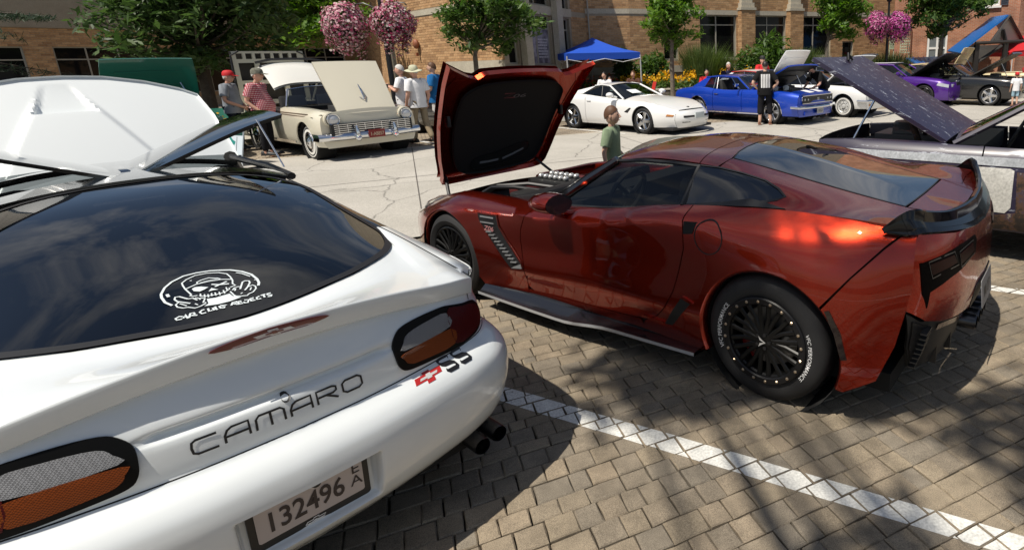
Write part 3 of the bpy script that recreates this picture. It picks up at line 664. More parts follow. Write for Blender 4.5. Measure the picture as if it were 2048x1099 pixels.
LU=np.array([0,.2,.39,.575,.68,.72]);LX=np.array([-1.105,-1.093,-1.067,-1.028,-.992,-.965]);LZ=np.array([1.016,1.004,.978,.941,.920,.904])
GLo=[(-.85,0),(-.835,.12),(-.80,.24),(-.74,.38),(-.63,.52),(-.52,.60),(-.41,.64),(-.30,.648)]
TS=Surf([-.45,-.2,0.,.3,.56],[[0]*5,[.3,.3,.28,.26,.24],[.645,.622,.605,.57,.50]],[[1.062,1.125,1.185,1.245,1.268],[1.05,1.108,1.166,1.228,1.255],[.985,1.050,1.10,1.172,1.215]])
def glass_z(x,y):
 x=np.asarray(x,float);y=np.abs(np.asarray(y,float))
 zc=cat(np.array([-.87,-.6,-.3,0,.3,.56]),np.array([.978,1.052,1.122,1.19,1.243,1.266]),x)
 ye=cat(np.array([-.87,-.6,-.3,0,.3,.56]),np.array([.74,.70,.650,.605,.57,.53]),x);ze=cat(np.array([-.87,-.6,-.3,0,.3,.56]),np.array([.90,.945,1.02,1.105,1.172,1.21]),x)
 return zc+(ze-zc)*(y/ye)**2.4
def glass_pt(off):return lambda V:np.stack([V[:,0],V[:,1],glass_z(V[:,0],V[:,1])+off],-1)
gtop=[(.56,0),(.555,.2),(.53,.36),(.47,.47),(.38,.53)]
gl=[(x,-y)for x,y in GLo[::-1]]+[(x,y)for x,y in GLo[1:]]+[(-.05,.605),(.15,.582),(.28,.565)]+[(x,y)for x,y in gtop[::-1]]+[(x,-y)for x,y in gtop[1:]]+[(.28,-.565),(.15,-.582),(-.05,-.605)]
gl=smooth_poly(gl,4)
mb=MB();panel(mb,gl,glass_pt(0.),.07,.07,lip=0);rgl=mb.build('rear_window',glassmat('hatch_glass',(.018,.02,.024),1.7),CA)
DECAL_S=[[0.011,[[-0.6943,0.1424],[-0.6664,0.1534],[-0.6334,0.1548],[-0.6115,0.1516],[-0.5776,0.1355],[-0.5517,0.1119],[-0.5322,0.0769],[-0.5315,0.0421],[-0.5394,0.0069],[-0.5497,-0.0151]]],[0.012,[[-0.5497,-0.0151],[-0.5667,-0.0439],[-0.5955,-0.0696],[-0.6299,-0.0868],[-0.6695,-0.0918],[-0.6944,-0.0892],[-0.7117,-0.0821]]],[0.007,[[-0.6644,0.0868],[-0.6188,0.0925],[-0.593,0.0925],[-0.5765,0.091],[-0.5608,0.0758],[-0.5477,0.0492],[-0.5509,0.018],[-0.5659,-0.0107],[-0.5872,-0.0282],[-0.6123,-0.0311],[-0.6388,-0.0303],[-0.661,-0.024],[-0.6747,-0.0282],[-0.679,-0.0123]]],[0.007,[[-0.6198,0.0912],[-0.6074,0.0606],[-0.6084,0.0279],[-0.6156,-0.0056],[-0.6313,-0.0291]]],[0.007,[[-0.6037,0.0566],[-0.5953,0.0561],[-0.5886,0.0434],[-0.5854,0.022],[-0.6014,0.002],[-0.6118,-0.0034]]],[0.004,[[-0.6037,0.0503],[-0.6018,0.0309],[-0.6053,0.003]]],[0.007,[[-0.6644,0.0868],[-0.6668,0.0919],[-0.6749,0.0864],[-0.6771,0.0748]]],[0.01,[[-0.6316,0.026],[-0.6445,0.0103],[-0.6555,-0.0157]]],[0.01,[[-0.6517,0.0218],[-0.6445,0.0039],[-0.6371,-0.0143]]],[0.006,[[-0.6815,0.0714],[-0.6932,0.0606],[-0.6971,0.0463],[-0.701,0.0318],[-0.7005,0.0176],[-0.6974,0.0041],[-0.6888,-0.008],[-0.6808,-0.0086]]],[0.006,[[-0.6713,0.0658],[-0.6894,0.0688]]],[0.006,[[-0.6812,0.0576],[-0.6992,0.0607]]],[0.006,[[-0.6866,0.0497],[-0.7046,0.0529]]],[0.006,[[-0.6852,0.0401],[-0.7032,0.0433]]],[0.006,[[-0.6871,0.0312],[-0.7062,0.0332]]],[0.006,[[-0.69,0.021],[-0.709,0.0231]]],[0.006,[[-0.6858,0.0088],[-0.7077,0.0101]]],[0.006,[[-0.6726,-0.0028],[-0.6922,-0.0006]]],[0.008,[[-0.6828,0.1002],[-0.6552,0.1159],[-0.652,0.1255],[-0.6647,0.1299],[-0.6812,0.1264],[-0.7114,0.1013]]],[0.007,[[-0.6828,0.1002],[-0.6851,0.0889],[-0.7042,0.0816]]],[0.007,[[-0.6871,0.0834],[-0.6977,0.074],[-0.7054,0.0744]]],[0.007,[[-0.6962,0.0705],[-0.7059,0.0624],[-0.7265,0.0723],[-0.7294,0.0655]]],[0.007,[[-0.6856,0.123],[-0.6966,0.1343],[-0.7124,0.1336],[-0.7265,0.1225],[-0.729,0.1114],[-0.7447,0.0977],[-0.7425,0.0823],[-0.7343,0.0667]]],[0.006,[[-0.6965,0.1241],[-0.719,0.1119]]],[0.006,[[-0.7204,0.0916],[-0.7315,0.087]]],[0.008,[[-0.7051,-0.0325],[-0.6655,-0.0507],[-0.6618,-0.0586],[-0.6681,-0.0684],[-0.6805,-0.0672],[-0.7027,-0.0546],[-0.7193,-0.0414]]],[0.007,[[-0.7003,-0.0127],[-0.689,-0.0209],[-0.6873,-0.0311],[-0.6927,-0.0394]]],[0.007,[[-0.7074,-0.0172],[-0.6943,-0.0226]]],[0.007,[[-0.7037,-0.0054],[-0.7298,-0.0075],[-0.7402,-0.0109]]],[0.007,[[-0.7036,-0.056],[-0.6991,-0.0691],[-0.7108,-0.0739],[-0.7259,-0.0709],[-0.7424,-0.0575],[-0.7464,-0.0447],[-0.7539,-0.0375],[-0.7474,-0.0216],[-0.7366,-0.0056]]],[0.006,[[-0.7274,-0.0538],[-0.7116,-0.0619]]],[0.006,[[-0.7338,-0.0257],[-0.7296,-0.0318]]],[0.007,[[-0.5942,-0.053],[-0.6094,-0.0655],[-0.6416,-0.0798]]],[0.006,[[-0.6688,-0.0835],[-0.6733,-0.0872]]],[0.013,[[-0.6212,0.1391],[-0.6398,0.1388]]],[0.006,[[-0.5743,0.0697],[-0.5757,0.0646]]],[0.009,[[-0.7713,0.1345],[-0.7658,0.1418],[-0.7707,0.1521],[-0.7806,0.1509],[-0.7827,0.1387]]],[0.009,[[-0.7815,0.1355],[-0.7641,0.1271],[-0.7887,0.1259]]],[0.007,[[-0.7778,0.1332],[-0.7786,0.1249]]],[0.009,[[-0.7875,0.1228],[-0.766,0.1146],[-0.7683,0.1065],[-0.7764,0.1056],[-0.7794,0.1165],[-0.7862,0.1022]]],[0.009,[[-0.7672,0.0797],[-0.7667,0.0856],[-0.7742,0.0934],[-0.7856,0.0904],[-0.7857,0.0801]]],[0.009,[[-0.7662,0.0705],[-0.7839,0.0722],[-0.7829,0.063]]],[0.009,[[-0.7702,0.0596],[-0.7856,0.0592],[-0.7819,0.0537],[-0.7673,0.0528]]],[0.009,[[-0.7819,0.0537],[-0.7874,0.0514]]],[0.009,[[-0.7704,0.0429],[-0.7843,0.0422],[-0.7881,0.0341],[-0.7825,0.031],[-0.7772,0.0387],[-0.7755,0.0244],[-0.7689,0.0395]]],[0.009,[[-0.7859,0.0149],[-0.7714,0.0076],[-0.7711,-0.0035],[-0.7785,0.0002],[-0.778,0.0095],[-0.7893,-0.0013]]],[0.009,[[-0.775,-0.0151],[-0.7746,-0.0056],[-0.7911,-0.004],[-0.7909,-0.0151]]],[0.007,[[-0.7825,-0.0057],[-0.7825,-0.0144]]],[0.009,[[-0.7762,-0.0227],[-0.7801,-0.0344],[-0.7948,-0.0267],[-0.792,-0.0196],[-0.7852,-0.0184]]],[0.009,[[-0.7756,-0.0488],[-0.7769,-0.0387],[-0.792,-0.0373],[-0.7917,-0.0488]]],[0.007,[[-0.7845,-0.038],[-0.784,-0.0462]]],[0.009,[[-0.7762,-0.0651],[-0.7802,-0.0556],[-0.7911,-0.0539],[-0.7924,-0.065]]],[0.009,[[-0.7746,-0.069],[-0.7733,-0.0828]]],[0.009,[[-0.7753,-0.0763],[-0.7911,-0.0754]]],[0.009,[[-0.7745,-0.0976],[-0.7743,-0.0875],[-0.7794,-0.0858],[-0.7883,-0.0964],[-0.7942,-0.0928],[-0.7922,-0.0834]]]]
DECAL_F=[[[-0.6296,0.0776],[-0.6239,0.0678],[-0.6296,0.0537],[-0.6453,0.0374],[-0.6531,0.0504],[-0.6582,0.064],[-0.6472,0.0765]],[[-0.6719,0.0444],[-0.6552,0.0322],[-0.6751,0.0186],[-0.6713,0.0333]],[[-0.712,0.0594],[-0.7188,0.0382],[-0.7177,0.0223],[-0.7166,-0.0001],[-0.7348,-0.0029],[-0.755,-0.021],[-0.7613,0.011],[-0.7597,0.0416],[-0.7495,0.0752],[-0.7412,0.0625]]]
mb=MB()
for w_,P_ in DECAL_S:ribbon(mb,P_,w_*.62,glass_pt(.0022))
for P_ in DECAL_F:fillpoly(mb,P_,glass_pt(.0026))
mb.build('sticker',mat('sticker_white',(.62,.68,.70),.5),rgl,kind='stuff')
mb=MB();ribbon(mb,gl,.026,glass_pt(.003),closed=True);mb.build('window_seal',BLK,rgl)
# white deck between glass and spoiler lip, as ruled strip with a soft dip

mb=MB();rows_=[]
lip_y=np.linspace(0,.72,28);gy=np.interp(lip_y/.72,np.linspace(0,1,9),[0,.12,.24,.38,.52,.60,.645,.655,.66])
gx=np.interp(gy,[q[1]for q in GLo]+[.66],[q[0]for q in GLo]+[-.2])
for k in range(len(lip_y)):
 lx,lz=cat(LU,LX,lip_y[k:k+1])[0],cat(LU,LZ,lip_y[k:k+1])[0];gxx=gx[k]-.012;gz=glass_z(gxx,gy[k])-.006
 row=[]
 for t in np.linspace(0,1,9):
  x=gxx+(lx-gxx)*t;y=gy[k]+(lip_y[k]-gy[k])*t;dip=-.022*math.sin(math.pi*min(t*1.05,1))*(1-lip_y[k]/1.1)
  row.append((x,y,gz+(lz-gz)*t**1.5+dip))
 ny=min(lip_y[k]/.79,1)
 row+=[(lx-.003,lip_y[k],lz-.003),(lx-.004,lip_y[k],lz-.008),(lx-.002,lip_y[k],lz-.028),(lx+.004,lip_y[k],lz-.05),(lx+.010,lip_y[k]*.998,lz-.070),(lx+.03,lip_y[k]*.99,lz-.082),(lx+.07,lip_y[k]*.98,lz-.10)]
 rows_.append(row)
dlast=rows_[-1][:9];mb.grid(rows_);mb.mirror();mb.build('rear_spoiler',WPAINT,CA,ang=38,weld=.0006)
# quarter tops and shoulders down to the side

SS=Surf([-1.0,-.9,-.6,-.35,-.1,.3,.8,1.5,2.0,2.57,3.2,3.6],[[.15]*12,[.32]*12,[.52]*12,[.70,.70,.71,.72,.72,.72,.70,.68,.67,.66,.62,.58],[.84,.85,.88,.90,.915,.915,.90,.88,.86,.83,.74,.66],[.892,.90,.932,.955,.985,1.0,.975,.95,.93,.89,.80,.70]],[[.80,.84,.87,.88,.88,.87,.86,.86,.87,.88,.82,.70],[.83,.87,.90,.905,.905,.895,.89,.89,.90,.905,.84,.72],[.84,.88,.91,.915,.91,.90,.90,.90,.905,.91,.85,.72],[.80,.845,.885,.89,.888,.885,.885,.885,.888,.88,.80,.66],[.775,.80,.842,.85,.85,.85,.85,.85,.85,.83,.74,.6],[.74,.772,.785,.775,.735,.71,.72,.75,.75,.74,.66,.5]])
def side_pt(S,sg=1,off=0.):
 def f(V):y=S(V[:,0],V[:,1]);return np.stack([V[:,0],sg*(y+off),V[:,1]],-1)
 return f
def topline(S,x0,x1,n=12):
 xs_=np.linspace(x0,x1,n);A,B=S.lines(xs_);return list(zip(xs_,A[-1]))
def side_with_arches(S,x0,x1,zb,wheels,ra,ztop_gap=0.):
 poly=[(x0,zb)]
 for wx in sorted(wheels):
  a=[(wx-ra*math.cos(R(t)),.32+ra*math.sin(R(t)))for t in np.linspace(-16,196,22)]
  poly+=[(a[0][0],zb)]+a+[(a[-1][0],zb)]
 poly+=[(x1,zb)]+topline(S,x1,x0,26);return poly
mb=MB();pl_=side_with_arches(SS,-.62,3.55,.17,(0,2.568),.37)
panel(mb,pl_,side_pt(SS),.07,.05);mb.mirror();mb.build('body_side',WPAINT,CA,ang=50)
# fill between shoulder and the glass / roof

mb=MB();rows_=[]
for x in np.linspace(-.96,.56,28):
 A,B=SS.lines([x]);ys,zs_=float(B[-1][0]),float(A[-1][0]);ys=min(ys,float(np.interp(np.interp(x+1.075,PX,PU),PU,PY))*.935);gyy=float(np.interp(x,[-.96,-.52,-.30,0,.3,.56],[.70,.62,.652,.612,.575,.545]));gz=float(glass_z(x,gyy))+.001
 if x<-.45:gz=max(gz,zs_+.006)if x>-.8 else zs_+.012
 rows_.append([(x,ys+(gyy-ys)*t,zs_+(gz-zs_)*t+.018*math.sin(math.pi*t))for t in np.linspace(0,1,7)])
mb.grid([r_ for r_,x in zip(rows_,np.linspace(-.96,.56,28))if x<-.28]);mb.build('quarter_panel',WPAINT,CA,ang=60);mb.v=[(x,-y,z)for x,y,z in mb.v];mb.f=[q[::-1]for q in mb.f];mb.build('quarter_panel',WPAINT,CA,ang=60)
mb=MB();mb.grid([r_ for r_,x in zip(rows_,np.linspace(-.96,.56,28))if x>-.33])
mb.build('roof_pillar',BPAINT,CA,ang=60);mb.v=[(x,-y,z)for x,y,z in mb.v];mb.f=[q[::-1]for q in mb.f];mb.build('roof_pillar',BPAINT,CA,ang=60)
# black roof: strip behind the openings, centre bar, windscreen header

def roof_z(x,y):return 1.288-.25*abs(y)**2.2-.05*(x-.95)**2
def roof_pt(V):return np.array([(x,y,roof_z(x,y))for x,y in V])
mb=MB();panel(mb,[(.575,-.50),(.56,0),(.575,.5),(.74,.56),(.76,.3),(.77,.07),(1.32,.07),(1.36,.3),(1.33,.55),(1.45,.53),(1.5,0),(1.45,-.53),(1.33,-.55),(1.36,-.3),(1.32,-.07),(.77,-.07),(.76,-.3),(.74,-.56)],roof_pt,.08,.06,lip=.03)
for s_ in(-1,1):panel(mb,[(.56,s_*.47),(.50,s_*.56),(.74,s_*.60),(.76,s_*.53)][::s_],roof_pt,.08,.06,lip=.03)
mb.build('roof',BPAINT,CA,ang=50)
mb=MB();mb.box((.96,0,1.285),(.30,.045,.012),tap=.8);mb.build('roof_bar_trim',GLB,CA,bevel=.004)
# roof glass panels tipped up like wings from the centre bar

def wing(sg,rise):
 g=[]
 for x in np.linspace(.735,1.31,8):
  row=[]
  for t in np.linspace(0,1,12):
   w_=.66*t;a=R(rise)*(1-.35*t);y=.045+w_*math.cos(a*.92)*(1-.02*t);z=1.287+w_*math.sin(R(rise))*.93-.12*max(0,t-.55)**2-.012*((x-1.02)/.29)**2
   row.append((x+.03*t,sg*y,z))
  g.append(row)
 m_=MB();m_.grid(g);n_=len(m_.v);m_.add([(x,y-sg*.006,z-.022)for x,y,z in m_.v[:n_]],[f[::-1]for f in m_.f])
 gw,gh=len(g[0]),len(g)
 for i in range(gh-1):
  for j in(0,gw-1):m_.add([g[i][j],g[i+1][j],(g[i+1][j][0],g[i+1][j][1]-sg*.006,g[i+1][j][2]-.022),(g[i][j][0],g[i][j][1]-sg*.006,g[i][j][2]-.022)],[(0,1,2,3)])
 for j in range(gw-1):
  for i in(0,gh-1):m_.add([g[i][j],g[i][j+1],(g[i][j+1][0],g[i][j+1][1]-sg*.006,g[i][j+1][2]-.022),(g[i][j][0],g[i][j][1]-sg*.006,g[i][j][2]-.022)],[(0,1,2,3)])
 return m_
TT=mat('roof_glass_black',(.006,.008,.009),.05,coat=1.0,spec=.6)
wing(-1,25).build('roof_panel',TT,CA,ang=40);wing(1,25).build('roof_panel',TT,CA,ang=40)
mb=MB();mb.tube([(.735,-.54,1.495),(.60,-.585,1.24)],.004);mb.build('prop_rod',CHR,CA)
# cabin

mb=MB();mb.box((.55,0,.88),(2.0,1.24,.06));mb.box((-.15,0,.93),(.9,1.1,.05))
for s_ in(-1,1):mb.box((.95,s_*.36,.95),(.16,.44,.5),rot=Matrix.Rotation(-.2,3,'Y'));mb.ball((.86,s_*.36,1.17),(.06,.12,.09))
mb.build('cabin',DARK,CA)
# windscreen, cowl, hood opening

mb=MB();mb.grid([[(1.47+.5*t+.1*(1-abs(s_)),s_*(.53+.17*t),1.245-.30*t+.02*(1-s_*s_))for s_ in np.linspace(-1,1,9)]for t in np.linspace(0,1,5)]);mb.build('windscreen',GLASS,CA)
mb=MB()
for s_ in(-1,1):mb.tube([(1.42,s_*.54,1.235),(1.75,s_*.64,1.08),(2.0,s_*.72,.93)],.035)
mb.tube([(.56,.60,1.19),(1.0,.62,1.20),(1.42,.545,1.23)],.02);mb.tube([(.56,-.60,1.19),(1.0,-.62,1.20),(1.42,-.545,1.23)],.02)
mb.build('window_pillar',BLK,CA)
mb=MB();panel(mb,[(1.95,-.72),(1.95,.72),(2.6,.72),(3.3,.62),(3.55,.4),(3.6,0),(3.55,-.4),(3.3,-.62),(2.6,-.72)],lambda V:np.stack([V[:,0],V[:,1],.84-.1*(V[:,0]-1.9)],-1),.2,.2);mb.build('engine_bay',DARK,CA)
mb=MB();mb.grid([[(3.55+.22*math.sin(math.pi*t),y,.25+.47*t)for t in np.linspace(0,1,6)]for y in np.linspace(-.7,.7,9)]);mb.build('front_fascia',WPAINT,CA)
# raised hood: hinge at the windscreen, scoop on the outer face

HX,HZ,HA=1.85,1.00,R(45.5)
def hood_pt(V,off=0.):
 s_,y=V[:,0],V[:,1];crown=.045*(1-np.minimum(np.abs(y)/.72,1)**2)+.02*np.sin(np.clip(s_,0,1.02)/1.02*math.pi)
 yy=np.abs(y-.035);sm=lambda q:np.clip(q,0,1)**2*(3-2*np.clip(q,0,1))
 bound=.06+.42*(.95-s_);rise=.034*sm((bound-yy)/.05)*sm((.96-s_)/.35)
 rr_=.065+.30*(.935-s_);rec=.062*np.clip((.935-s_)/.28,0,1)*sm((rr_-yy)/.022)*sm((s_-.652)/.012)
 h=crown+rise-rec+off
 return np.stack([HX+s_*math.cos(HA)-h*math.sin(HA),y,HZ+s_*math.sin(HA)+h*math.cos(HA)],-1)
ho=[(0.02,-.70),(-.02,-.4),(-.03,0),(-.02,.4),(.02,.7),(.3,.70),(.6,.675),(.80,.635),(.86,.55),(.93,.38),(.975,.19),(.985,0),(.975,-.19),(.93,-.38),(.86,-.55),(.80,-.635),(.6,-.675),(.3,-.7)]
mb=MB();panel(mb,ho,hood_pt,.014,.014,lip=.02,auto=False);mb.build('hood',WPAINT,CA,ang=50)
mb=MB();panel(mb,[(a*.97+.01,b*.97)for a,b in ho],lambda V:hood_pt(V,-.05),.2,.2,lip=0,auto=False);mb.build('hood_liner',DARK,CA)
for sg in(1,-1):
 pth=[(x,sg*(y+.001),z+.001)for x,y,z in dlast]
 mb=MB();mb.tube(pth,.0026,5);mb.build('panel_gap',mat('panel_gap',(.015,.015,.016),.8),CA)
 # lamps
def yz(L):return[(u,z)for u,z in L]
lampo=[(.367,.745),(.367,.79),(.385,.824),(.425,.847),(.53,.853),(.66,.845),(.78,.82),(.835,.79),(.86,.745),(.84,.71),(.77,.68),(.63,.674),(.46,.684),(.395,.694),(.374,.715)]
def inset(L,d):
 P=[np.array(q)for q in L];c=sum(P)/len(P);o=[]
 for i,q in enumerate(P):
  a,b=P[i-1],P[(i+1)%len(P)];t_=b-a;n_=np.array([-t_[1],t_[0]]);n_/=np.linalg.norm(n_);n_=n_ if n_@(c-q)>0 else-n_;o.append(tuple(q+n_*d))
 return o
def lensmat(name,col,sc_=260):
 m=mat(name,col,.35,coat=.0,spec=.25);t=m.node_tree;b=t.nodes['Principled BSDF'];tcn=t.nodes.new('ShaderNodeTexCoord');w1=t.nodes.new('ShaderNodeTexChecker');w1.inputs['Scale'].default_value=sc_
 bp=t.nodes.new('ShaderNodeBump');bp.inputs['Strength'].default_value=.9;bp.inputs['Distance'].default_value=.004;t.links.new(tcn.outputs['Object'],w1.inputs[0]);t.links.new(w1.outputs[1],bp.inputs['Height']);t.links.new(bp.outputs[0],b.inputs['Normal'])
 mx_=t.nodes.new('ShaderNodeMix');mx_.data_type='RGBA';mx_.inputs[6].default_value=(*col,1);mx_.inputs[7].default_value=(*[q*.45 for q in col],1);t.links.new(w1.outputs[1],mx_.inputs[0]);t.links.new(mx_.outputs[2],b.inputs['Base Color'])
 return m
RLENS=lensmat('red_lens',(.085,.003,.005));ALENS=lensmat('amber_lens',(.26,.055,.008));CLENS=lensmat('clear_lens',(.30,.305,.32),300)
for sg in(-1,1):
 mb=MB();fl=(lambda L:[(sg*u,z)for u,z in(L if sg>0 else L[::-1])])
 panel(mb,fl(smooth_poly(lampo,4)),on_tail(.008),.025,.02,lip=.012);lamp=mb.build('tail_lamp',mat('lamp_bezel',(.004,.004,.004),.4,spec=.12),CA,ang=50)
 red=[(.632,.695),(.632,.828),(.70,.826),(.78,.803),(.825,.775),(.842,.745),(.825,.718),(.765,.695)]
 clr=[(.405,.768),(.412,.795),(.44,.818),(.53,.827),(.622,.824),(.622,.772)]
 amb=[(.398,.735),(.402,.760),(.622,.763),(.622,.698),(.46,.704),(.412,.715)]
 for nm,L_,m_ in(('red_lens',red,RLENS),('clear_lens',clr,CLENS),('amber_lens',amb,ALENS)):
  mb=MB();panel(mb,fl(smooth_poly(L_,3)),on_tail(.0115),.025,.02,lip=.004);mb.build(nm,m_,lamp,ang=50)
  # third brake light with emblem, seams, badges
def bowtie(w_,h_):return[(-.5*w_,-.5*h_),(-.5*w_+.12*w_,.18*h_),(-.19*w_,.18*h_),(-.14*w_,.5*h_),(.22*w_,.5*h_),(.19*w_,.18*h_),(.5*w_,.18*h_),(.38*w_,-.22*h_),(.14*w_,-.22*h_),(.10*w_,-.5*h_),(-.24*w_,-.5*h_),(-.2*w_,-.22*h_),(-.42*w_,-.24*h_)]
def bow(cx,cz,w_,h_,sh=0.):return[(cx+x+z*sh,cz+z)for x,z in[(-.5*w_,-.24*h_),(-.40*w_,.20*h_),(-.12*w_,.20*h_),(-.08*w_,.5*h_),(.17*w_,.5*h_),(.13*w_,.24*h_),(.5*w_,.24*h_),(.40*w_,-.20*h_),(.12*w_,-.20*h_),(.08*w_,-.5*h_),(-.17*w_,-.5*h_),(-.13*w_,-.24*h_)]]
def lipface(V,off=0.):
 V=np.asarray(V,float);u=V[:,0];x=cat(LU,LX,np.abs(u));z=cat(LU,LZ,np.abs(u));t=np.clip((V[:,1]-.953)/.025,-1,1)
 return np.stack([x-.0085+.018*np.clip(-t,0,1)-off,u,z-.022+t*.022],-1)
mb=MB();panel(mb,smooth_poly([(.145,.955),(.10,.968),(0,.972),(-.10,.968),(-.16,.955),(-.09,.935),(0,.930),(.08,.937)],3),lambda V:lipface(V,.003),.03,.02,lip=.004);ch=mb.build('brake_light',mat('dark_red_lens',(.12,.005,.012),.1,coat=1.),CA)
mb=MB();panel(mb,bow(-.01,.953,.105,.026),lambda V:lipface(V,.0045),.03,.03,lip=0);mb.build('emblem',mat('silver_print',(.62,.60,.60),.35),ch)
mb=MB();panel(mb,bow(-.01,.953,.05,.013),lambda V:lipface(V,.0055),.03,.03,lip=0);mb.build('emblem_core',MATS['dark_red_lens'],ch)
GAP=mat('panel_gap',(.015,.015,.016),.8)
mb=MB()
uu=np.linspace(-.92,.92,60)
ribbon(mb,[(u,.6665)for u in uu],.0055,on_tail(.0012))
for s_ in(-1,1):ribbon(mb,[(s_*.79,z)for z in np.linspace(.82,.948,12)],.006,on_tail(.0015))
mb.build('panel_gap',GAP,CA)
LET=mat('black_letter',(.01,.01,.012),.35)
def strokes(mb,glyphs,x0,z0,w_,h_,sp,wd,lift,sx=-1):
 x=x0
 for g,gw in glyphs:
  for st in g:ribbon(mb,[(x+sx*px*w_*gw,z0+pz*h_)for px,pz in st],wd,lift,closed=False)
  x+=sx*(w_*gw+sp)
gC=[[(1,.97),(.2,.97),(.04,.85),(0,.5),(.04,.15),(.2,.03),(1,.03)]];gA=[[(0,0),(.0,.5),(.12,.82),(.32,.97),(1,.97),(1,0)],[(0,.40),(1,.40)]]
gM=[[(0,0),(.02,.75),(.14,.97),(.88,.97),(1,.80),(1,0)],[(.52,.97),(.52,0)]];gR=[[(0,0),(0,.97),(.8,.97),(.98,.86),(.98,.6),(.8,.48),(.05,.48)],[(.45,.48),(1.02,0)]]
gO=[[(.2,.03),(.8,.03),(.97,.2),(.97,.8),(.8,.97),(.2,.97),(.03,.8),(.03,.2),(.2,.03),(.3,.03)]]
mb=MB();strokes(mb,[(gC,1),(gA,1),(gM,1.25),(gA,1),(gR,1),(gO,1.1)],.252,.716,.0625,.044,.0175,.0068,on_tail(.002));mb.build('name_lettering',LET,CA)
mb=MB();panel(mb,[(.0+.0125*math.cos(t),.779+.0125*math.sin(t))for t in np.linspace(0,2*math.pi,14)[:-1]],on_tail(.004),.05,.05,lip=.004);mb.build('key_lock',BLK,CA)
RED=mat('red_badge',(.42,.02,.02),.3)
mb=MB();panel(mb,[(-q[0],q[1])for q in bow(.458,.6395+.008,.130,.030)][::-1],on_tail(.003),.03,.03,lip=.002)
bd=mb.build('bow_badge',RED,CA)
mb=MB();panel(mb,[(-q[0],q[1])for q in bow(.458,.6395+.008,.085,.011)][::-1],on_tail(.0045),.03,.03,lip=0);mb.build('badge_core',mat('badge_silver',(.5,.5,.5),.3),bd)
gS=[[(.95,.80),(.85,.95),(.2,.97),(.03,.82),(.05,.62),(.2,.53),(.8,.47),(.96,.36),(.97,.16),(.82,.03),(.15,.05),(.04,.2)]]
mb=MB();strokes(mb,[(gS,1),(gS,1)],-.525,.632,.055,.036,.014,.0105,on_tail(.003));mb.build('badge_letter',LET,CA)
# licence plate with frame

def plate_pt(off):return lambda V:np.stack([np.full(len(V),-1.158-off)-(V[:,1]-.42)*.12,-V[:,0],V[:,1]],-1)
def rrect(cx,cz,w_,h_,r_,n=4):
 o=[]
 for(sx_,sz),a0 in zip(((1,1),(-1,1),(-1,-1),(1,-1)),(0,90,180,270)):
  for k in range(n+1):a=R(a0+90*k/n);o.append((cx+sx_*(w_/2-r_)+r_*math.cos(a),cz+sz*(h_/2-r_)+r_*math.sin(a)))
 return o
mb=MB();panel(mb,rrect(0,.424,.335,.166,.012),plate_pt(0),.2,.2,lip=.01);pf=mb.build('plate_frame',BLK,CA)
PLT=mat('plate_face',(.50,.44,.42),.4);mb=MB();panel(mb,rrect(0,.4345,.298,.132,.008),plate_pt(.003),.2,.2,lip=.002);pp=mb.build('licence_plate',PLT,pf)
PLK=mat('plate_digit',(.035,.025,.025),.5)
mb=MB();V,F_=text_faces('132496',.100,.016);sc_x=.205/(V[:,0].max()-V[:,0].min());V=V*[sc_x,1.0];mb.add(plate_pt(.0045)(V+[-.018,.395]),F_)
for c_,x,z in(('E',.127,.449),('A',.127,.402)):V,F_=text_faces(c_,.055,.002);mb.add(plate_pt(.0045)(V+[x,z]),F_)
mb.build('plate_digits',PLK,pp,smooth=False)
mb=MB();panel(mb,rrect(.103,.4935,.08,.012,.002),plate_pt(.0045),.1,.1,lip=0);mb.build('plate_sticker',mat('sticker_red',(.5,.09,.04),.5),pp)
mb=MB();panel(mb,rrect(-.03,.494,.16,.010,.002),plate_pt(.0045),.1,.1,lip=0);mb.build('plate_header',mat('plate_print_blue',(.08,.07,.09),.5),pp)
mb=MB();ribbon(mb,bow(0,.353,.058,.017)+[bow(0,.353,.058,.017)[0]],.003,plate_pt(.002));mb.build('frame_emblem',WHT,pf)
mb=MB();mb.lathe([(0,.03),(.012,.03),(.016,.02),(.016,0)],14,Matrix.Translation((-1.163,-.012,.497))@Matrix.Rotation(R(-90),4,'Y'));mb.build('camera_eye',BLK,pf)
mb=MB();mb.lathe([(.016,.004),(.026,.002),(.028,0)],16,Matrix.Translation((-1.166,-.012,.497))@Matrix.Rotation(R(-90),4,'Y'));mb.build('camera_housing',MATS['silver_print'],pf)
# underside, exhaust

mb=MB();mb.box((1.2,0,.22),(4.2,1.5,.12));mb.box((-.75,0,.27),(.5,1.3,.16));mb.build('underbody',DARK,CA)
for y,x in((-.60,-1.11),(-.69,-1.09),(.60,-1.11),(.69,-1.09)):
 mb=MB();mb.lathe([(.033,0),(.036,.01),(.036,.25),(.03,.25),(.03,.02)],16,Matrix.Translation((x,y,.235))@Matrix.Rotation(R(90),4,'Y'))
 mb.build('exhaust_tip',mat('dark_steel',(.08,.08,.085),.3,.9),CA)
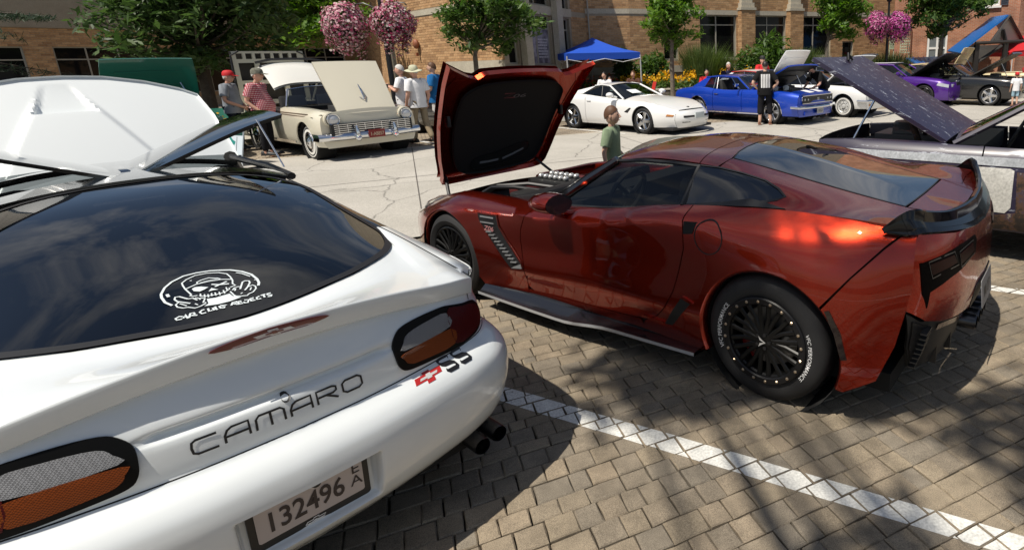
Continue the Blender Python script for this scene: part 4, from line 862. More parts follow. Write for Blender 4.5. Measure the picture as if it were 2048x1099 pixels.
 # ------ wheels for every car
def tyre_prof(Rr_,w_,rim):
 h=Rr_-rim;return[(rim-.02,-w_+.03),(rim,-w_+.01),(rim+h*.45,-w_),(Rr_-.03,-w_+.012),(Rr_-.008,-w_+.03),(Rr_,-w_+.06),(Rr_,-.06),(Rr_-.008,-.03),(Rr_-.03,-.012),(rim+h*.45,.0),(rim+.012,-.010),(rim-.002,-.018),(rim-.012,-.03)]
WHEEL={}
def wheel(par,x,y,R_,w_,rim,style,col,sg,tread=True,n=40,whitewall=None,name='wheel'):
 """wheel at axle x, outer face at y (sign sg); parts tyre and rim"""
 e=bpy.data.objects.new(name,None);COL.objects.link(e);e.parent=par;e.location=(x,y,R_);e.rotation_euler=(R(-90*sg),random.uniform(0,1)if False else 0,0);e.empty_display_size=.2
 key=(R_,w_,rim,style,col.name,whitewall)
 if key not in WHEEL:
  t_=MB();t_.lathe(tyre_prof(R_,w_,rim),n)
  if whitewall:t_.lathe([(whitewall[0],.0022),(whitewall[1],-.0006 if whitewall[1]<R_-.04 else-.006)],n,mi=1)
  mats_=[RUB,mat('white_rubber',(.72,.71,.67),.55)]
  mt=t_.mesh('tyre',mats_ if whitewall else[RUB],ang=40)
  r_=MB();r_.lathe([(rim-.012,-.03),(rim-.005,-.012),(rim-.014,-.006),(rim-.03,-.02),(rim-.035,-w_+.04)],n);r_.disc(rim*.7,-w_*.62,20,mi=1)
  if style=='steel':
   r_.lathe([(rim-.02,-.02),(rim*.80,-.035),(rim*.74,-.02),(rim*.45,-.012),(rim*.40,-.03),(rim*.33,-.03),(rim*.28,.012),(0,.02)],28)
   for k in range(8):
    a=2*math.pi*k/8;r_.tube([(rim*.62*math.cos(a),rim*.62*math.sin(a),-.02),(rim*.62*math.cos(a),rim*.62*math.sin(a),-.008)],.012,6,mi=1)
  elif style=='hubcap':r_.lathe([(rim-.012,-.012),(rim*.86,.012),(rim*.70,.004),(rim*.45,.02),(rim*.3,.045),(0,.055)],28)
  elif style=='solid_ring':
   pass
  else:
   ns,twin,wsp={'five':(5,False,.062),'five_twin':(5,True,.036),'ten':(10,True,.017),'multi':(10,True,.017),'eight':(8,False,.034)}[style]
   for k in range(ns):
    a=2*math.pi*k/ns
    for da in((-.16,.16)if twin else(0,)):
     b0=a+da*.45;b1=a+da*(1.15 if twin else 0)
     P0=Vector((rim*.16*math.cos(b0),rim*.16*math.sin(b0),-.012));P1=Vector((rim*.55*math.cos(b1*.5+b0*.5),rim*.55*math.sin(b1*.5+b0*.5),-.018));P2=Vector(((rim-.012)*math.cos(b1),(rim-.012)*math.sin(b1),-.014))
     r_.tube([P0,P1,P2],[wsp*1.0,wsp*.72,wsp*.95],6,sy=.55,up=(0,0,1))
   r_.lathe([(rim*.24,-.03),(rim*.22,-.004),(rim*.10,.002),(0,.004)],18)
   for k in range(5):a=2*math.pi*(k+.5)/5;r_.tube([(rim*.17*math.cos(a),rim*.17*math.sin(a),-.01),(rim*.17*math.cos(a),rim*.17*math.sin(a),.006)],.010,6,mi=1)
  mr_=r_.mesh('rim',[col,BLK],ang=35)
  d_=MB();d_.lathe([(rim*.72,-.09),(rim*.72,-.075),(rim*.3,-.075)],28);md=d_.mesh('brake_disc',mat('disc_steel',(.2,.2,.2),.4,.8),ang=30)
  WHEEL[key]=(mt,mr_,md)
 mt,mr_,md=WHEEL[key];link('tyre',mt,e);link('rim',mr_,e);link('brake_disc',md,e);return e
for x in(0,2.568):
 for sg in(-1,1):wheel(CA,x,sg*.885,.325,.25,.215,'five',ALU,sg)
mb=MB()
for x in(0,2.568):
 for sg in(-1,1):mb.lathe([(.40,0),(.40,.34)],20,Matrix.Translation((x,sg*.86,.33))@Matrix.Rotation(R(90*sg),4,'X'))
mb.build('wheel_well',DARK,CA)
# ========================== red metallic sports car (side view, close)

RPAINT=paint('red_metallic_paint',(.38,.024,.006),.93,.26,1.0,.12)
CO=thing('parked_car','copper red sports car with hood tipped forward, black wing and lettered drag tyre','car',(CORV[0],CORV[1],0),CORV[2],'cars parked at the car show')
SV=Surf([-.72,-.4,-.1,.2,.6,1.2,1.8,2.3,2.71,3.1,3.4],[[.10]*11,[.30]*11,[.45,.46,.46,.44,.41,.43,.38,.42,.45,.45,.45],[.62,.64,.64,.64,.62,.60,.56,.58,.60,.57,.55],[.82,.84,.86,.89,.905,.82,.77,.73,.715,.65,.60],[.93,.945,.955,.955,.945,.855,.805,.785,.77,.695,.64],[1.0,1.01,1.015,1.0,.965,.875,.825,.82,.80,.715,.655]],[[.82,.92,.95,.93,.90,.895,.895,.91,.93,.88,.74],[.83,.945,.97,.955,.925,.92,.915,.93,.95,.90,.77],[.83,.95,.975,.965,.95,.95,.945,.94,.95,.905,.77],[.825,.945,.97,.955,.925,.925,.925,.925,.945,.895,.75],[.81,.905,.93,.925,.91,.922,.927,.91,.91,.85,.69],[.785,.85,.86,.862,.86,.87,.87,.855,.85,.77,.63],[.745,.785,.795,.80,.80,.795,.78,.77,.74,.66,.55]])
def mirror_poly(P):return P
def side_panels(par,name,poly,m,S=SV,du=.05,dv=.035,off=0.,lip=.014,both=True,sub=None):
 os_=[]
 for sg in((1,-1)if both else(1,)):
  mb=MB();panel(mb,poly,side_pt(S,sg,off),du,dv,lip=lip)
  if sg<0:mb.f=mb.f
  os_.append(mb.build(name,m,par,ang=50))
 return os_
def offs(P,dx):return[(x+dx,z)for x,z in P]
dfront=[(1.745,.823),(1.80,.755),(1.845,.67),(1.86,.60),(1.85,.50),(1.83,.42),(1.835,.33),(1.845,.262)]
drear=[(.505,.976),(.507,.93),(.50,.86),(.495,.76),(.525,.64),(.565,.50),(.625,.395),(.70,.315),(.80,.272)]
dbot=[(1.30,.252),(1.79,.232)]
TLn=lambda a,b,n=8:topline(SV,a,b,n)
door=TLn(.507,1.742,14)+dfront+dbot[::-1]+[(.92,.262)]+drear[::-1][:-1]
side_panels(CO,'door',door,RPAINT)
G7=.007
ra=arc(-.02,.335,.40,-12,141,22,.402)
ra_front=[(-.02+.402*math.cos(R(t)),.335+.402*math.sin(R(t)))for t in np.linspace(-16,136,24)]
ra_back=[(-.02+.402*math.cos(R(t)),.335+.402*math.sin(R(t)))for t in np.linspace(137,200,12)]
quarter=[(.80-.004,.262),(.83,.20),(.40,.175)]+[(ra_front[0][0],.2)]+ra_front+[(-.435,.772)]+[(-.56,.915),(-.648,1.002)]+TLn(-.60,.500,14)+[(x-G7,z)for x,z in drear[1:-1]]
side_panels(CO,'rear_quarter',quarter,RPAINT)
bump=[(ra_back[0][0]-.004,ra_back[0][1]-.004)]+ra_back[1:]+[(-.425,.19),(-.57,.275),(-.64,.46),(-.672,.62),(-.69,.75),(-.688,.88),(-.682,.97),(-.662,.999),(-.5665,.908),(-.4405,.766)]
side_panels(CO,'bumper_side',bump,RPAINT)
fa=[(2.735+.372*math.cos(R(t)),.33+.362*math.sin(R(t)))for t in np.linspace(196,-16,30)]
fender=[(x+G7,z)for x,z in dfront]+[(1.86,.205),(2.33,.18)]+fa+[(3.12,.19),(3.35,.22),(3.42,.40),(3.40,.55),(3.38,.66)]+TLn(3.36,1.755,22)
side_panels(CO,'front_fender',fender,RPAINT)
# body-coloured flare edges (lips) round the arches, dark liners

for c,rr2,rz2 in(((-.02,.335),.402,.402),((2.735,.33),.372,.362)):
 for sg in(1,-1):
  mb=MB();g=[]
  for t in np.linspace(-20,200,44):
   x,z=c[0]+rr2*math.cos(R(t)),c[1]+rz2*math.sin(R(t));y=float(SV(x,z)[0]);x2,z2=c[0]+(rr2-.018)*math.cos(R(t)),c[1]+(rz2-.018)*math.sin(R(t))
   g.append([(x,sg*y,z),(x*.6+x2*.4,sg*(y-.003),z*.6+z2*.4),(x2,sg*(y-.016),z2),(x2,sg*(y-.06),z2)])
  mb.grid(g);mb.build('arch_lip',RPAINT,CO,ang=60)
  mb=MB();mb.lathe([(rr2-.015,0),(rr2-.012,.40),(.05,.40)],26,Matrix.Translation((c[0],sg*.915,c[1]))@Matrix.Rotation(R(90*sg),4,'X'));mb.build('wheel_well',DARK,CO)
side_panels(CO,'inner_shell',[(.44,.24),(2.26,.24),(2.3,.72),(2.2,.78),(1.2,.80),(.55,.90),(.46,.80)],DARK,off=-.02,lip=0,du=.15,dv=.1)
side_panels(CO,'inner_shell',[(-.62,.60),(-.38,.60),(-.2,.80),(.4,.80),(.45,.93),(-.62,.95)],DARK,off=-.02,lip=0,du=.1,dv=.1)
# carbon side skirt with a bright edge

CARB=mat('carbon_skirt',(.012,.012,.014),.18,coat=.8)
for sg in(1,-1):
 mb=MB();g=[]
 for x in np.linspace(.40,2.33,24):
  z0=.125+.045*np.clip((1.45-x)/.45,0,1)**2*(3-2*np.clip((1.45-x)/.45,0,1));o_=.985+.02*math.sin((x-.4)/1.93*math.pi)
  g.append([(x,sg*.88,.255),(x,sg*.905,.19),(x,sg*(o_-.02),z0+.02),(x,sg*o_,z0+.016),(x,sg*o_,z0-.004),(x,sg*.85,z0-.012)])
 mb.grid(g);sk=mb.build('side_skirt',CARB,CO,ang=40)
 mb=MB();mb.grid([[Vector(r_[3])+Vector((0,sg*.0015,.004)),Vector(r_[4])+Vector((0,sg*.0015,.004))]for r_ in g]);mb.build('skirt_edge',mat('bright_edge',(.45,.47,.5),.25,.3),sk)
 # fender vent
ventp=[(2.325,.725),(2.20,.728),(2.10,.735),(2.082,.655),(2.0,.56),(1.86,.438),(1.842,.393),(1.97,.372),(2.06,.44),(2.20,.56),(2.31,.675)]
for o_ in side_panels(CO,'fender_vent',ventp,BLK,off=.004,du=.05,dv=.03):
 sg=1 if o_.data.vertices[0].co.y>0 else-1
 mb=MB();ribbon(mb,ventp,.010,side_pt(SV,sg,.007),closed=True);mb.build('vent_trim',RPAINT,o_)
 for k in range(10):
  t=k/9;x,z=2.19-.265*t,.575-.175*t+.03;
  mb=MB();mb.box((x,sg*(float(SV(x,z)[0])+.008),z),(.062,.02,.008),rot=Matrix.Rotation(.1,3,'Y'));mb.build('vent_fin',mat('fin_grey',(.35,.36,.37),.3,.5),o_)
 mb=MB();panel(mb,[(1.925,.40),(1.86,.425),(1.848,.396),(1.965,.378)][::-1],side_pt(SV,sg,.009),.05,.05,lip=.004);mb.build('vent_foot',mat('fin_grey',(.35,.36,.37)),o_)
 for zz,hh in((.705,.012),(.665,.010)):
  mb=MB();ribbon(mb,[(2.285,zz),(2.13,zz+.006)],hh,side_pt(SV,sg,.012));mb.build('vent_fin',MATS['fin_grey'],o_)
 mb=MB();V,F_=text_faces('Z06',.05,.004);V=V*[1.3,1];mb.add(side_pt(SV,sg,.014)(np.stack([2.19-sg*(V[:,0]+V[:,1]*.3),V[:,1]+.612],-1)),F_);mb.build('vent_badge',mat('badge_pink',(.5,.22,.22),.4),o_,smooth=False)
 # door handle pocket, fuel door, rear side intake, marker light, top inlet
for nm,P_,m_ in(('door_handle',[(.492,.912),(.405,.918),(.432,.852),(.492,.842)],DARK),('side_intake',[(.50,.478),(.435,.462),(.585,.285),(.645,.278)],BLK),('marker_lamp',[(-.335,.60),(-.358,.607),(-.415,.50),(-.445,.37),(-.418,.366),(-.385,.49)],mat('smoked_lens',(.02,.012,.012),.1,coat=.6))):
 side_panels(CO,nm,P_,m_,off=.004,du=.04,dv=.04,lip=.006)
side_panels(CO,'intake_blade',[(.51,.485),(.425,.462),(.415,.473),(.49,.497)],RPAINT,off=.010,lip=.01)
side_panels(CO,'intake_blade',[(.82,.285),(.645,.268),(.65,.292),(.80,.298)],RPAINT,off=.010,lip=.01)
for sg in(1,):
 mb=MB();ribbon(mb,[(.328+.088*math.cos(t),.848+.088*math.sin(t))for t in np.linspace(0,2*math.pi,40)[:-1]],.006,side_pt(SV,sg,.0018),closed=True);mb.build('fuel_door_gap',GAP,CO)
mb=MB();ribbon(mb,[(1.83,.368),(1.5,.405),(1.2,.425),(.9,.40),(.64,.385)],.004,side_pt(SV,1,.001));
# rocker sill behind the skirt

for sg in(1,-1):
 mb=MB();panel(mb,[(.42,.165),(2.32,.16),(2.32,.205),(1.84,.228),(1.3,.246),(.84,.256),(.80,.20),(.42,.175)][::-1],side_pt(SV,sg,-.004),.1,.05);mb.build('sill',RPAINT,CO)
 # ---- top: roof, hatch, glass
TV=Surf([-.80,-.55,-.30,-.1,.2,.47,.7,.95,1.2,1.4],[[0]*10,[.40,.40,.405,.41,.43,.455,.47,.48,.49,.49],[.62,.62,.62,.63,.61,.60,.60,.60,.585,.57],[.74,.785,.795,.80,.80,.80,.80,.80,.80,.79]],[[.955,.99,1.045,1.09,1.155,1.205,1.228,1.236,1.205,1.15],[.958,.995,1.037,1.075,1.135,1.186,1.200,1.203,1.172,1.12],[.965,.998,1.026,1.06,1.125,1.158,1.168,1.166,1.138,1.09],[.99,1.008,1.015,1.012,1.0,.965,.94,.90,.875,.85]])
def top_pt(off=0.):return lambda V:np.stack([V[:,0],V[:,1],TV(V[:,0],np.abs(V[:,1]))+off],-1)
sym=lambda P:P+[(x,-y)for x,y in P[::-1]if y>1e-6]
def hdr(y):return 1.375-.155*(abs(y)/.58)**2
def s1(y):return .672-.075*(abs(y)/.60)**2
def s2(y):return .545-.085*(abs(y)/.46)**2
ysr=[0,.15,.3,.42,.52,.585]
roofp=[(hdr(y),y)for y in ysr[::-1]]+[(s1(y),y)for y in ysr];roofp=[(hdr(y),-y)for y in ysr[1:]];
roofp=[(s1(y),y)for y in[-.592]+[-q for q in ysr[::-1]][1:]+ysr[1:-1]+[.592]]+[(hdr(y),y)for y in[.583]+ysr[-2::-1]+[-q for q in ysr[1:-1]]+[-.583]]
roofp=roofp[::-1]
mb=MB();panel(mb,roofp,top_pt(),.06,.05,lip=.02);mb.build('roof_panel',RPAINT,CO,ang=60)
halo=[(s1(y)-.007,y)for y in[-.596,-.52,-.42,-.3,-.15,0,.15,.3,.42,.52,.596]]+[(.47,.597),(.462,.52),(.462,.455)]+[(s2(y),y)for y in(.3,.15,0,-.15,-.3)]+[(.462,-.455),(.462,-.52),(.47,-.597)]
mb=MB();panel(mb,halo,top_pt(),.06,.05,lip=.015);mb.build('roof_bow',RPAINT,CO,ang=60)
gh=[(-.535,0),(-.535,.2),(-.53,.385),(-.3,.398),(-.1,.408),(.2,.425),(.452,.448),(s2(.3)-.006,.3),(s2(.15)-.006,.15),(s2(0)-.006,0)]
gh=[(x,-y)for x,y in gh[::-1]][:-1]+gh
mb=MB();panel(mb,gh,top_pt(.001),.06,.05,lip=.01);hg=mb.build('hatch_glass',glassmat('sky_glass',(.02,.022,.026),2.0),CO,ang=60)
mb=MB();ribbon(mb,gh,.008,top_pt(.003),closed=True);mb.build('glass_seal',BLK,hg)
for sg in(1,-1):
 sp_=[(.455,.458),(.455,.598),(.30,.604),(.15,.618),(.05,.655),(-.012,.70),(.02,.735),(.07,.76),(.03,.785),(-.1,.797),(-.3,.792),(-.55,.783),(-.655,.76),(-.64,.60),(-.655,.40),(-.545,.395),(-.3,.405),(-.1,.415),(.2,.432)]
 mb=MB();P_=[(x,sg*y)for x,y in sp_];panel(mb,P_ if sg>0 else P_[::-1],top_pt(),.045,.035,lip=.012);mb.build('roof_sail',RPAINT,CO,ang=60)
 qg=[(.575,.793),(.585,.612),(.455,.604),(.30,.610),(.15,.624),(.05,.662),(-.005,.702),(.028,.735),(.08,.758),(.30,.780)]
 mb=MB();P_=[(x,sg*y)for x,y in qg];panel(mb,P_ if sg<0 else P_[::-1],top_pt(-.002),.05,.04,lip=.01);q_=mb.build('quarter_window',glassmat('sky_glass_side',(.02,.022,.025),2.4),CO,ang=60)
 mb=MB();ribbon(mb,P_,.014,top_pt(.002),closed=True);mb.build('window_trim',BLK,q_)
 # strip of body under the quarter window down to the shoulder, with the black inlet
 st_=[(.50,.80),(.505,.795),(.30,.787),(.09,.765),(.035,.79),(.2,.802)]
 inl=[(.40,.792),(.30,.775),(.16,.752),(.07,.762),(-.05,.786),(.02,.792),(.22,.797)]
 mb=MB();P_=[(x,sg*y)for x,y in inl];panel(mb,P_ if sg>0 else P_[::-1],lambda V:np.stack([V[:,0],V[:,1]+sg*.006,TV(V[:,0],np.abs(V[:,1]))+.004],-1),.05,.03,lip=.01);mb.build('top_inlet',BLK,CO,ang=60)
 # door glass, pillars
 bt=[(1.60,.775,.832),(1.2,.798,.878),(.9,.80,.915),(.595,.798,.958)];tp=[(1.19,.592,1.132),(1.0,.602,1.158),(.8,.604,1.163),(.60,.606,1.158)]
 mb=MB();mb.grid([[Vector((*b_[:1],sg*b_[1],b_[2]))*(1-t)+Vector((t_[0],sg*t_[1],t_[2]))*t+Vector((0,sg*.02*math.sin(math.pi*t),0))for t in np.linspace(0,1,7)]for b_,t_ in zip([tuple(cat([0,1,2,3],[q[k]for q in bt],np.array([s_]))[0]for k in range(3))for s_ in np.linspace(0,3,10)],[tuple(cat([0,1,2,3],[q[k]for q in tp],np.array([s_]))[0]for k in range(3))for s_ in np.linspace(0,3,10)])]);mb.build('door_glass',glassmat('clear_side_glass',(.42,.44,.44),.9),CO)
 mb=MB();mb.tube([(1.235,sg*.588,1.138),(1.42,sg*.655,1.02),(1.60,sg*.72,.895),(1.80,sg*.775,.815)],[.028,.032,.034,.03],8);mb.build('windscreen_pillar',mat('gloss_pillar',(.008,.008,.009),.12,coat=1.),CO)
 mb=MB();mb.tube([(1.24,sg*.588,1.132),(1.0,sg*.602,1.154),(.8,sg*.606,1.158),(.59,sg*.606,1.152)],.012,6);mb.tube([(.585,sg*.606,1.155),(.585,sg*.70,1.06),(.585,sg*.795,.96)],.016,6);mb.tube([(1.66,sg*.765,.828),(1.2,sg*.80,.874),(.9,sg*.803,.912),(.30,sg*.785,.990),(.09,sg*.765,1.012)],.0085,6);mb.build('window_trim',BLK,CO)
wsg=MB();wsg.grid([[(hdr(y*.58)-.01+(1.80+.22*(1-y*y)-hdr(y*.58))*t,y*(.575+.185*t),1.140+.055*(1-y*y)-(.31+.05*(1-y*y))*t+.012*math.sin(math.pi*t))for y in np.linspace(-1,1,13)]for t in np.linspace(0,1,9)]);wsg.build('windscreen',glassmat('screen_glass',(.45,.48,.47),1.),CO)
# hatch tail between glass and wing

mb=MB();panel(mb,sym([(-.542,0),(-.542,.2),(-.542,.388),(-.655,.395),(-.70,.30),(-.74,0)][:6])[::1]if False else[(-.542,-.388),(-.742,-.30),(-.752,0),(-.742,.30),(-.542,.388),(-.542,0)],top_pt(),.05,.05,lip=.01);
panel(mb,[(-.66,.395),(-.644,.60),(-.662,.755),(-.70,.72),(-.735,.5),(-.742,.31),(-.56,.39)],top_pt(),.05,.05);panel(mb,[(-.56,-.39),(-.742,-.31),(-.735,-.5),(-.70,-.72),(-.662,-.755),(-.644,-.60),(-.66,-.395)],top_pt(),.05,.05)
mb.build('tail_deck',RPAINT,CO,ang=60)
# ---- rear fascia

ys6=np.array([0,.3,.55,.70,.78,.83])
def rear_x(y,z):
 ay=np.abs(y);b_=cat(ys6,np.array([0,.014,.055,.115,.165,.235]),ay);zz=np.asarray(z,float)
 return cat(np.array([.28,.42,.55,.65,.75,.88,.98]),np.array([-.80,-.845,-.872,-.878,-.872,-.855,-.815]),zz)+b_
def rf_pt(off=0.):return lambda V:np.stack([rear_x(V[:,0],V[:,1])-off,V[:,0],V[:,1]],-1)
fas=[(-.812,.62),(-.822,.80),(-.80,.93),(-.74,.968),(-.5,.93),(-.25,.905),(0,.895),(.25,.905),(.5,.93),(.74,.968),(.80,.93),(.822,.80),(.812,.62),(.74,.56),(.62,.525),(.45,.50),(.30,.475),(.225,.455),(.225,.58),(-.225,.58),(-.225,.455),(-.30,.475),(-.45,.50),(-.62,.525),(-.74,.56)]
mb=MB();panel(mb,fas,rf_pt(),.04,.03,lip=.02);mb.build('rear_fascia',RPAINT,CO,ang=60)
for sg in(1,-1):
 lp=[(sg*a,b)for a,b in((.775,.845),(.77,.70),(.745,.625),(.73,.70),(.60,.735),(.40,.765),(.285,.785),(.255,.84),(.275,.868),(.5,.872))]
 mb=MB();panel(mb,lp if sg<0 else lp[::-1],rf_pt(.003),.05,.05,lip=.01);tl_=mb.build('tail_lamp',mat('smoked_lamp',(.004,.003,.003),.45,spec=.05),CO,ang=60)
 for a,b in((.30,.50),(.53,.72)):
  L_=[(sg*q,w2)for q,w2 in((a,.785),(b,.765),(b+.02,.845),(a+.03,.855))]
  mb=MB();ribbon(mb,L_,.006,rf_pt(.008),closed=True);mb.build('lamp_frame',mat('lamp_trim',(.12,.12,.12),.25,.6),tl_)
  mb=MB();panel(mb,inset(L_,.015)if sg<0 else inset(L_,.015)[::-1],rf_pt(.006),.1,.1,lip=.003);mb.build('lamp_lens',mat('lamp_core',(.02,.004,.004),.3,spec=.15),tl_)
dif=[(-.80,.60),(-.74,.55),(-.45,.49),(-.23,.45),(.23,.45),(.45,.49),(.74,.55),(.80,.60),(.77,.42),(.70,.28),(.45,.235),(.25,.20),(-.25,.20),(-.45,.235),(-.70,.28),(-.77,.42)]
mb=MB();panel(mb,dif,rf_pt(-.02),.06,.05,lip=.02);df=mb.build('diffuser',mat('diffuser_black',(.022,.022,.022),.5),CO,ang=50)
for y in(-.5,-.3,.3,.5):
 mb=MB();mb.box((float(rear_x(y,.30))+.03,y,.30),(.04,.012,.13));mb.build('diffuser_fin',BLK,df)
for sg in(1,-1):
 mb=MB();ribbon(mb,[(sg*.62,.487),(sg*.42,.455),(sg*.27,.432)],.03,rf_pt(-.012));mb.build('reflector',mat('dark_reflector',(.06,.008,.01),.2,coat=.5),df)
 mb=MB();panel(mb,[(sg*a,b)for a,b in((.785,.56),(.70,.515),(.66,.40),(.62,.27),(.70,.285),(.77,.42))][::-sg],rf_pt(-.008),.05,.05);vn=mb.build('exit_vent',BLK,CO)
 for k in range(8):
  mb=MB();z=.30+k*.03;mb.box((float(rear_x(.70,z))+.006,sg*(.675+k*.008),z),(.03,.10,.007));mb.build('vent_slat',mat('slat_black',(.03,.03,.03),.4),vn)
mb=MB();panel(mb,rrect(0,.515,.46,.135,.02),rf_pt(.004),.2,.2);mb.build('plate_pocket',BLK,CO)
mb=MB();panel(mb,rrect(0,.505,.31,.155,.008),lambda V:np.stack([np.full(len(V),-.895)+(V[:,1]-.5)*.1,-V[:,0],V[:,1]],-1),.2,.2,lip=.004);pl3=mb.build('licence_plate',mat('plate_grey',(.20,.20,.21),.5),CO)
mb=MB();V,F_=text_faces('M 07',.09,.01);mb.add(np.stack([np.full(len(V),-.8975)+(V[:,1]+.47-.5)*.1,-V[:,0],V[:,1]+.47],-1),F_);mb.build('plate_digits',PLK,pl3,smooth=False)
# quad exhaust

for y in(-.14,-.05,.05,.14):
 mb=MB();mb.lathe([(.035,0),(.042,.01),(.042,.12),(.034,.12),(.034,.02)],16,Matrix.Translation((-.88,y,.34))@Matrix.Rotation(R(90),4,'Y'));mb.build('exhaust_tip',MATS['dark_steel'],CO)
 # wing
SPB=mat('gloss_wing',(.004,.004,.005),.14,spec=.3,coat=.3)
wy=np.array([0,.25,.5,.66,.74,.80,.828]);wtx=np.array([-.790,-.775,-.735,-.69,-.66,-.61,-.545]);wtz=np.array([1.0,1.008,1.03,1.062,1.082,1.06,.998]);wbx=np.array([-.855,-.84,-.79,-.735,-.70,-.65,-.555]);wbz=np.array([.882,.895,.928,.955,.968,.975,.985])
mb=MB();g=[]
for y in .828*np.sin(np.linspace(-math.pi/2,math.pi/2,91)):
 a_=np.array([abs(y)]);tx,tz,bx,bz=(float(cat(wy,q,a_)[0])for q in(wtx,wtz,wbx,wbz));e_=min(1,(.83-abs(y))/.12);th_=.016*e_+.004
 g.append([(bx+.05*e_,y,bz-.006),(bx+th_*.8,y,bz+(tz-bz)*.3),(tx+th_,y,tz-.015*e_),(tx+.010*e_,y,tz-.002),(tx,y,tz),(tx-.010*e_,y,tz-.006),(tx+(bx-tx)*.45+.008,y,tz+(bz-tz)*.5),(bx,y,bz+.012*e_),(bx+.006,y,bz),(bx+.05*e_,y,bz-.006)])
mb.grid(g);wg=mb.build('rear_wing',SPB,CO,ang=34)
for sg in(1,-1):mb=MB();mb.tube([(-.80,sg*.24,.90),(-.775,sg*.24,.96),(-.762,sg*.24,1.0)],.008,6);mb.build('wing_joint',SPB,wg)
# ---- mirrors

for sg in(1,-1):
 mb=MB();g=[]
 for i,(x,s_)in enumerate(((1.565,.25),(1.54,.78),(1.48,1.0),(1.42,1.04),(1.365,.98))):
  g.append([(x+.012*math.cos(t),sg*(1.0+.098*s_*math.cos(t)),.915+.066*s_*math.sin(t)*(1.0 if math.sin(t)>0 else .9))for t in np.linspace(0,2*math.pi,17)[:-1]])
 mb.grid(g,closev=True);mb.add(g[0],[tuple(range(16))]);mr_=mb.build('door_mirror',RPAINT,CO,ang=60)
 mb=MB();mb.add([(x-.004,y,z)for x,y,z in g[-1]],[tuple(range(16))[::-1]]);mb.build('mirror_glass',mat('mirror_face',(.02,.022,.025),.03,spec=.8),mr_)
 mb=MB();mb.tube([(1.47,sg*.95,.865),(1.44,sg*.87,.83),(1.40,sg*.80,.835)],[.05,.055,.045],10,sy=.45);mb.build('mirror_arm',RPAINT,mr_)
 # ---- cockpit
mb=MB();mb.box((.9,0,.42),(1.7,1.5,.1));mb.box((1.62,0,.78),(.35,1.44,.14),rot=Matrix.Rotation(.12,3,'Y'));mb.box((1.0,0,.60),(1.1,.22,.3));mb.box((.28,0,.80),(.5,1.3,.3));mb.build('cabin',mat('cabin_black',(.012,.012,.012),.6),CO)
for sg in(1,-1):
 mb=MB();mb.box((1.05,sg*.38,.55),(.5,.46,.16));mb.box((.72,sg*.38,.80),(.16,.46,.55),rot=Matrix.Rotation(-.25,3,'Y'));mb.box((.655,sg*.38,1.07),(.1,.26,.16),rot=Matrix.Rotation(-.2,3,'Y'));mb.build('seat',mat('seat_leather',(.015,.015,.016),.45),CO,bevel=.04)
mb=MB();P_=Matrix.Translation((1.36,.38,.86))@Matrix.Rotation(R(68),4,'Y');n_=28
mb.grid([[P_@Vector(((.175+.016*math.cos(b))*math.cos(a),(.175+.016*math.cos(b))*math.sin(a),.016*math.sin(b)))for b in np.linspace(0,2*math.pi,9)[:-1]]for a in np.linspace(0,2*math.pi,n_+1)[:-1]],closeu=True,closev=True)
for a in(0,2.2,4.1):mb.tube([P_@Vector((0,0,-.03)),P_@Vector((.17*math.cos(a),.17*math.sin(a),0))],.016,6)
mb.ball(P_@Vector((0,0,-.02)),.05);mb.build('steering_wheel',mat('wheel_leather',(.02,.02,.02),.35),CO)
mb=MB();mb.box((1.20,0,1.115),(.03,.24,.06));mb.tube([(1.22,0,1.12),(1.30,0,1.16)],.01);mb.build('rear_view_mirror',BLK,CO,bevel=.01)
# ---- engine bay and front end

mb=MB();panel(mb,[(2.0,-.70),(3.30,-.56),(3.36,0),(3.30,.56),(2.0,.70)],lambda V:np.stack([V[:,0],V[:,1],.66-.06*(V[:,0]-2)],-1),.3,.3);mb.build('engine_bay',DARK,CO)
for sg in(1,-1):
 g=[]
 for x in np.linspace(1.80,3.36,20):
  A,B=SV.lines([x]);y,z=float(B[-1][0]),float(A[-1][0]);g.append([(x,sg*y,z),(x,sg*(y-.03),z+.004),(x,sg*(y-.075),z-.012),(x,sg*(y-.09),z-.05),(x,sg*(y-.09),z-.2)])
 mb=MB();mb.grid(g);mb.build('fender_top',RPAINT,CO,ang=60)
mb=MB();mb.box((2.45,0,.70),(.62,.40,.12));mb.box((2.50,0,.77),(.45,.26,.05));eng=mb.build('engine',mat('engine_black',(.02,.02,.02),.4),CO,bevel=.02)
for sg in(1,-1):
 mb=MB();mb.box((2.45,sg*.27,.72),(.55,.12,.08));mb.build('valve_cover',mat('cover_red',(.10,.02,.02),.35),eng,bevel=.015)
for k in range(6):
 for y in(-.06,.06):
  mb=MB();mb.ball((2.32+k*.06,y,.815),(.024,.03,.022));mb.build('bright_runner',mat('bright_cast',(.6,.6,.58),.25,.6),eng)
for y0,y1 in((.45,.2),(.5,.34)):
 mb=MB();mb.tube([(2.85,y0,.72),(2.7,y0,.79),(2.5,y1+.1,.80),(2.3,y1,.77)],.018,8);mb.build('hose',BLK,eng)
mb=MB();mb.box((2.02,.1,.80),(.28,1.25,.10),rot=Matrix.Rotation(.18,3,'Y'));mb.build('cowl',BLK,CO,bevel=.02)
mb=MB();mb.box((2.20,.52,.77),(.30,.18,.08));mb.build('fluid_box',mat('box_black',(.03,.03,.03),.3),CO,bevel=.02)
mb=MB();mb.grid([[(3.36+(.22*math.sin(math.pi*min(t*1.15,1))+.10*t)*(1-.35*(y/.7)**2),y,.66-.50*t-.05*(y/.7)**2)for t in np.linspace(0,1,8)]for y in np.linspace(-.70,.70,15)]);mb.build('front_fascia',RPAINT,CO)
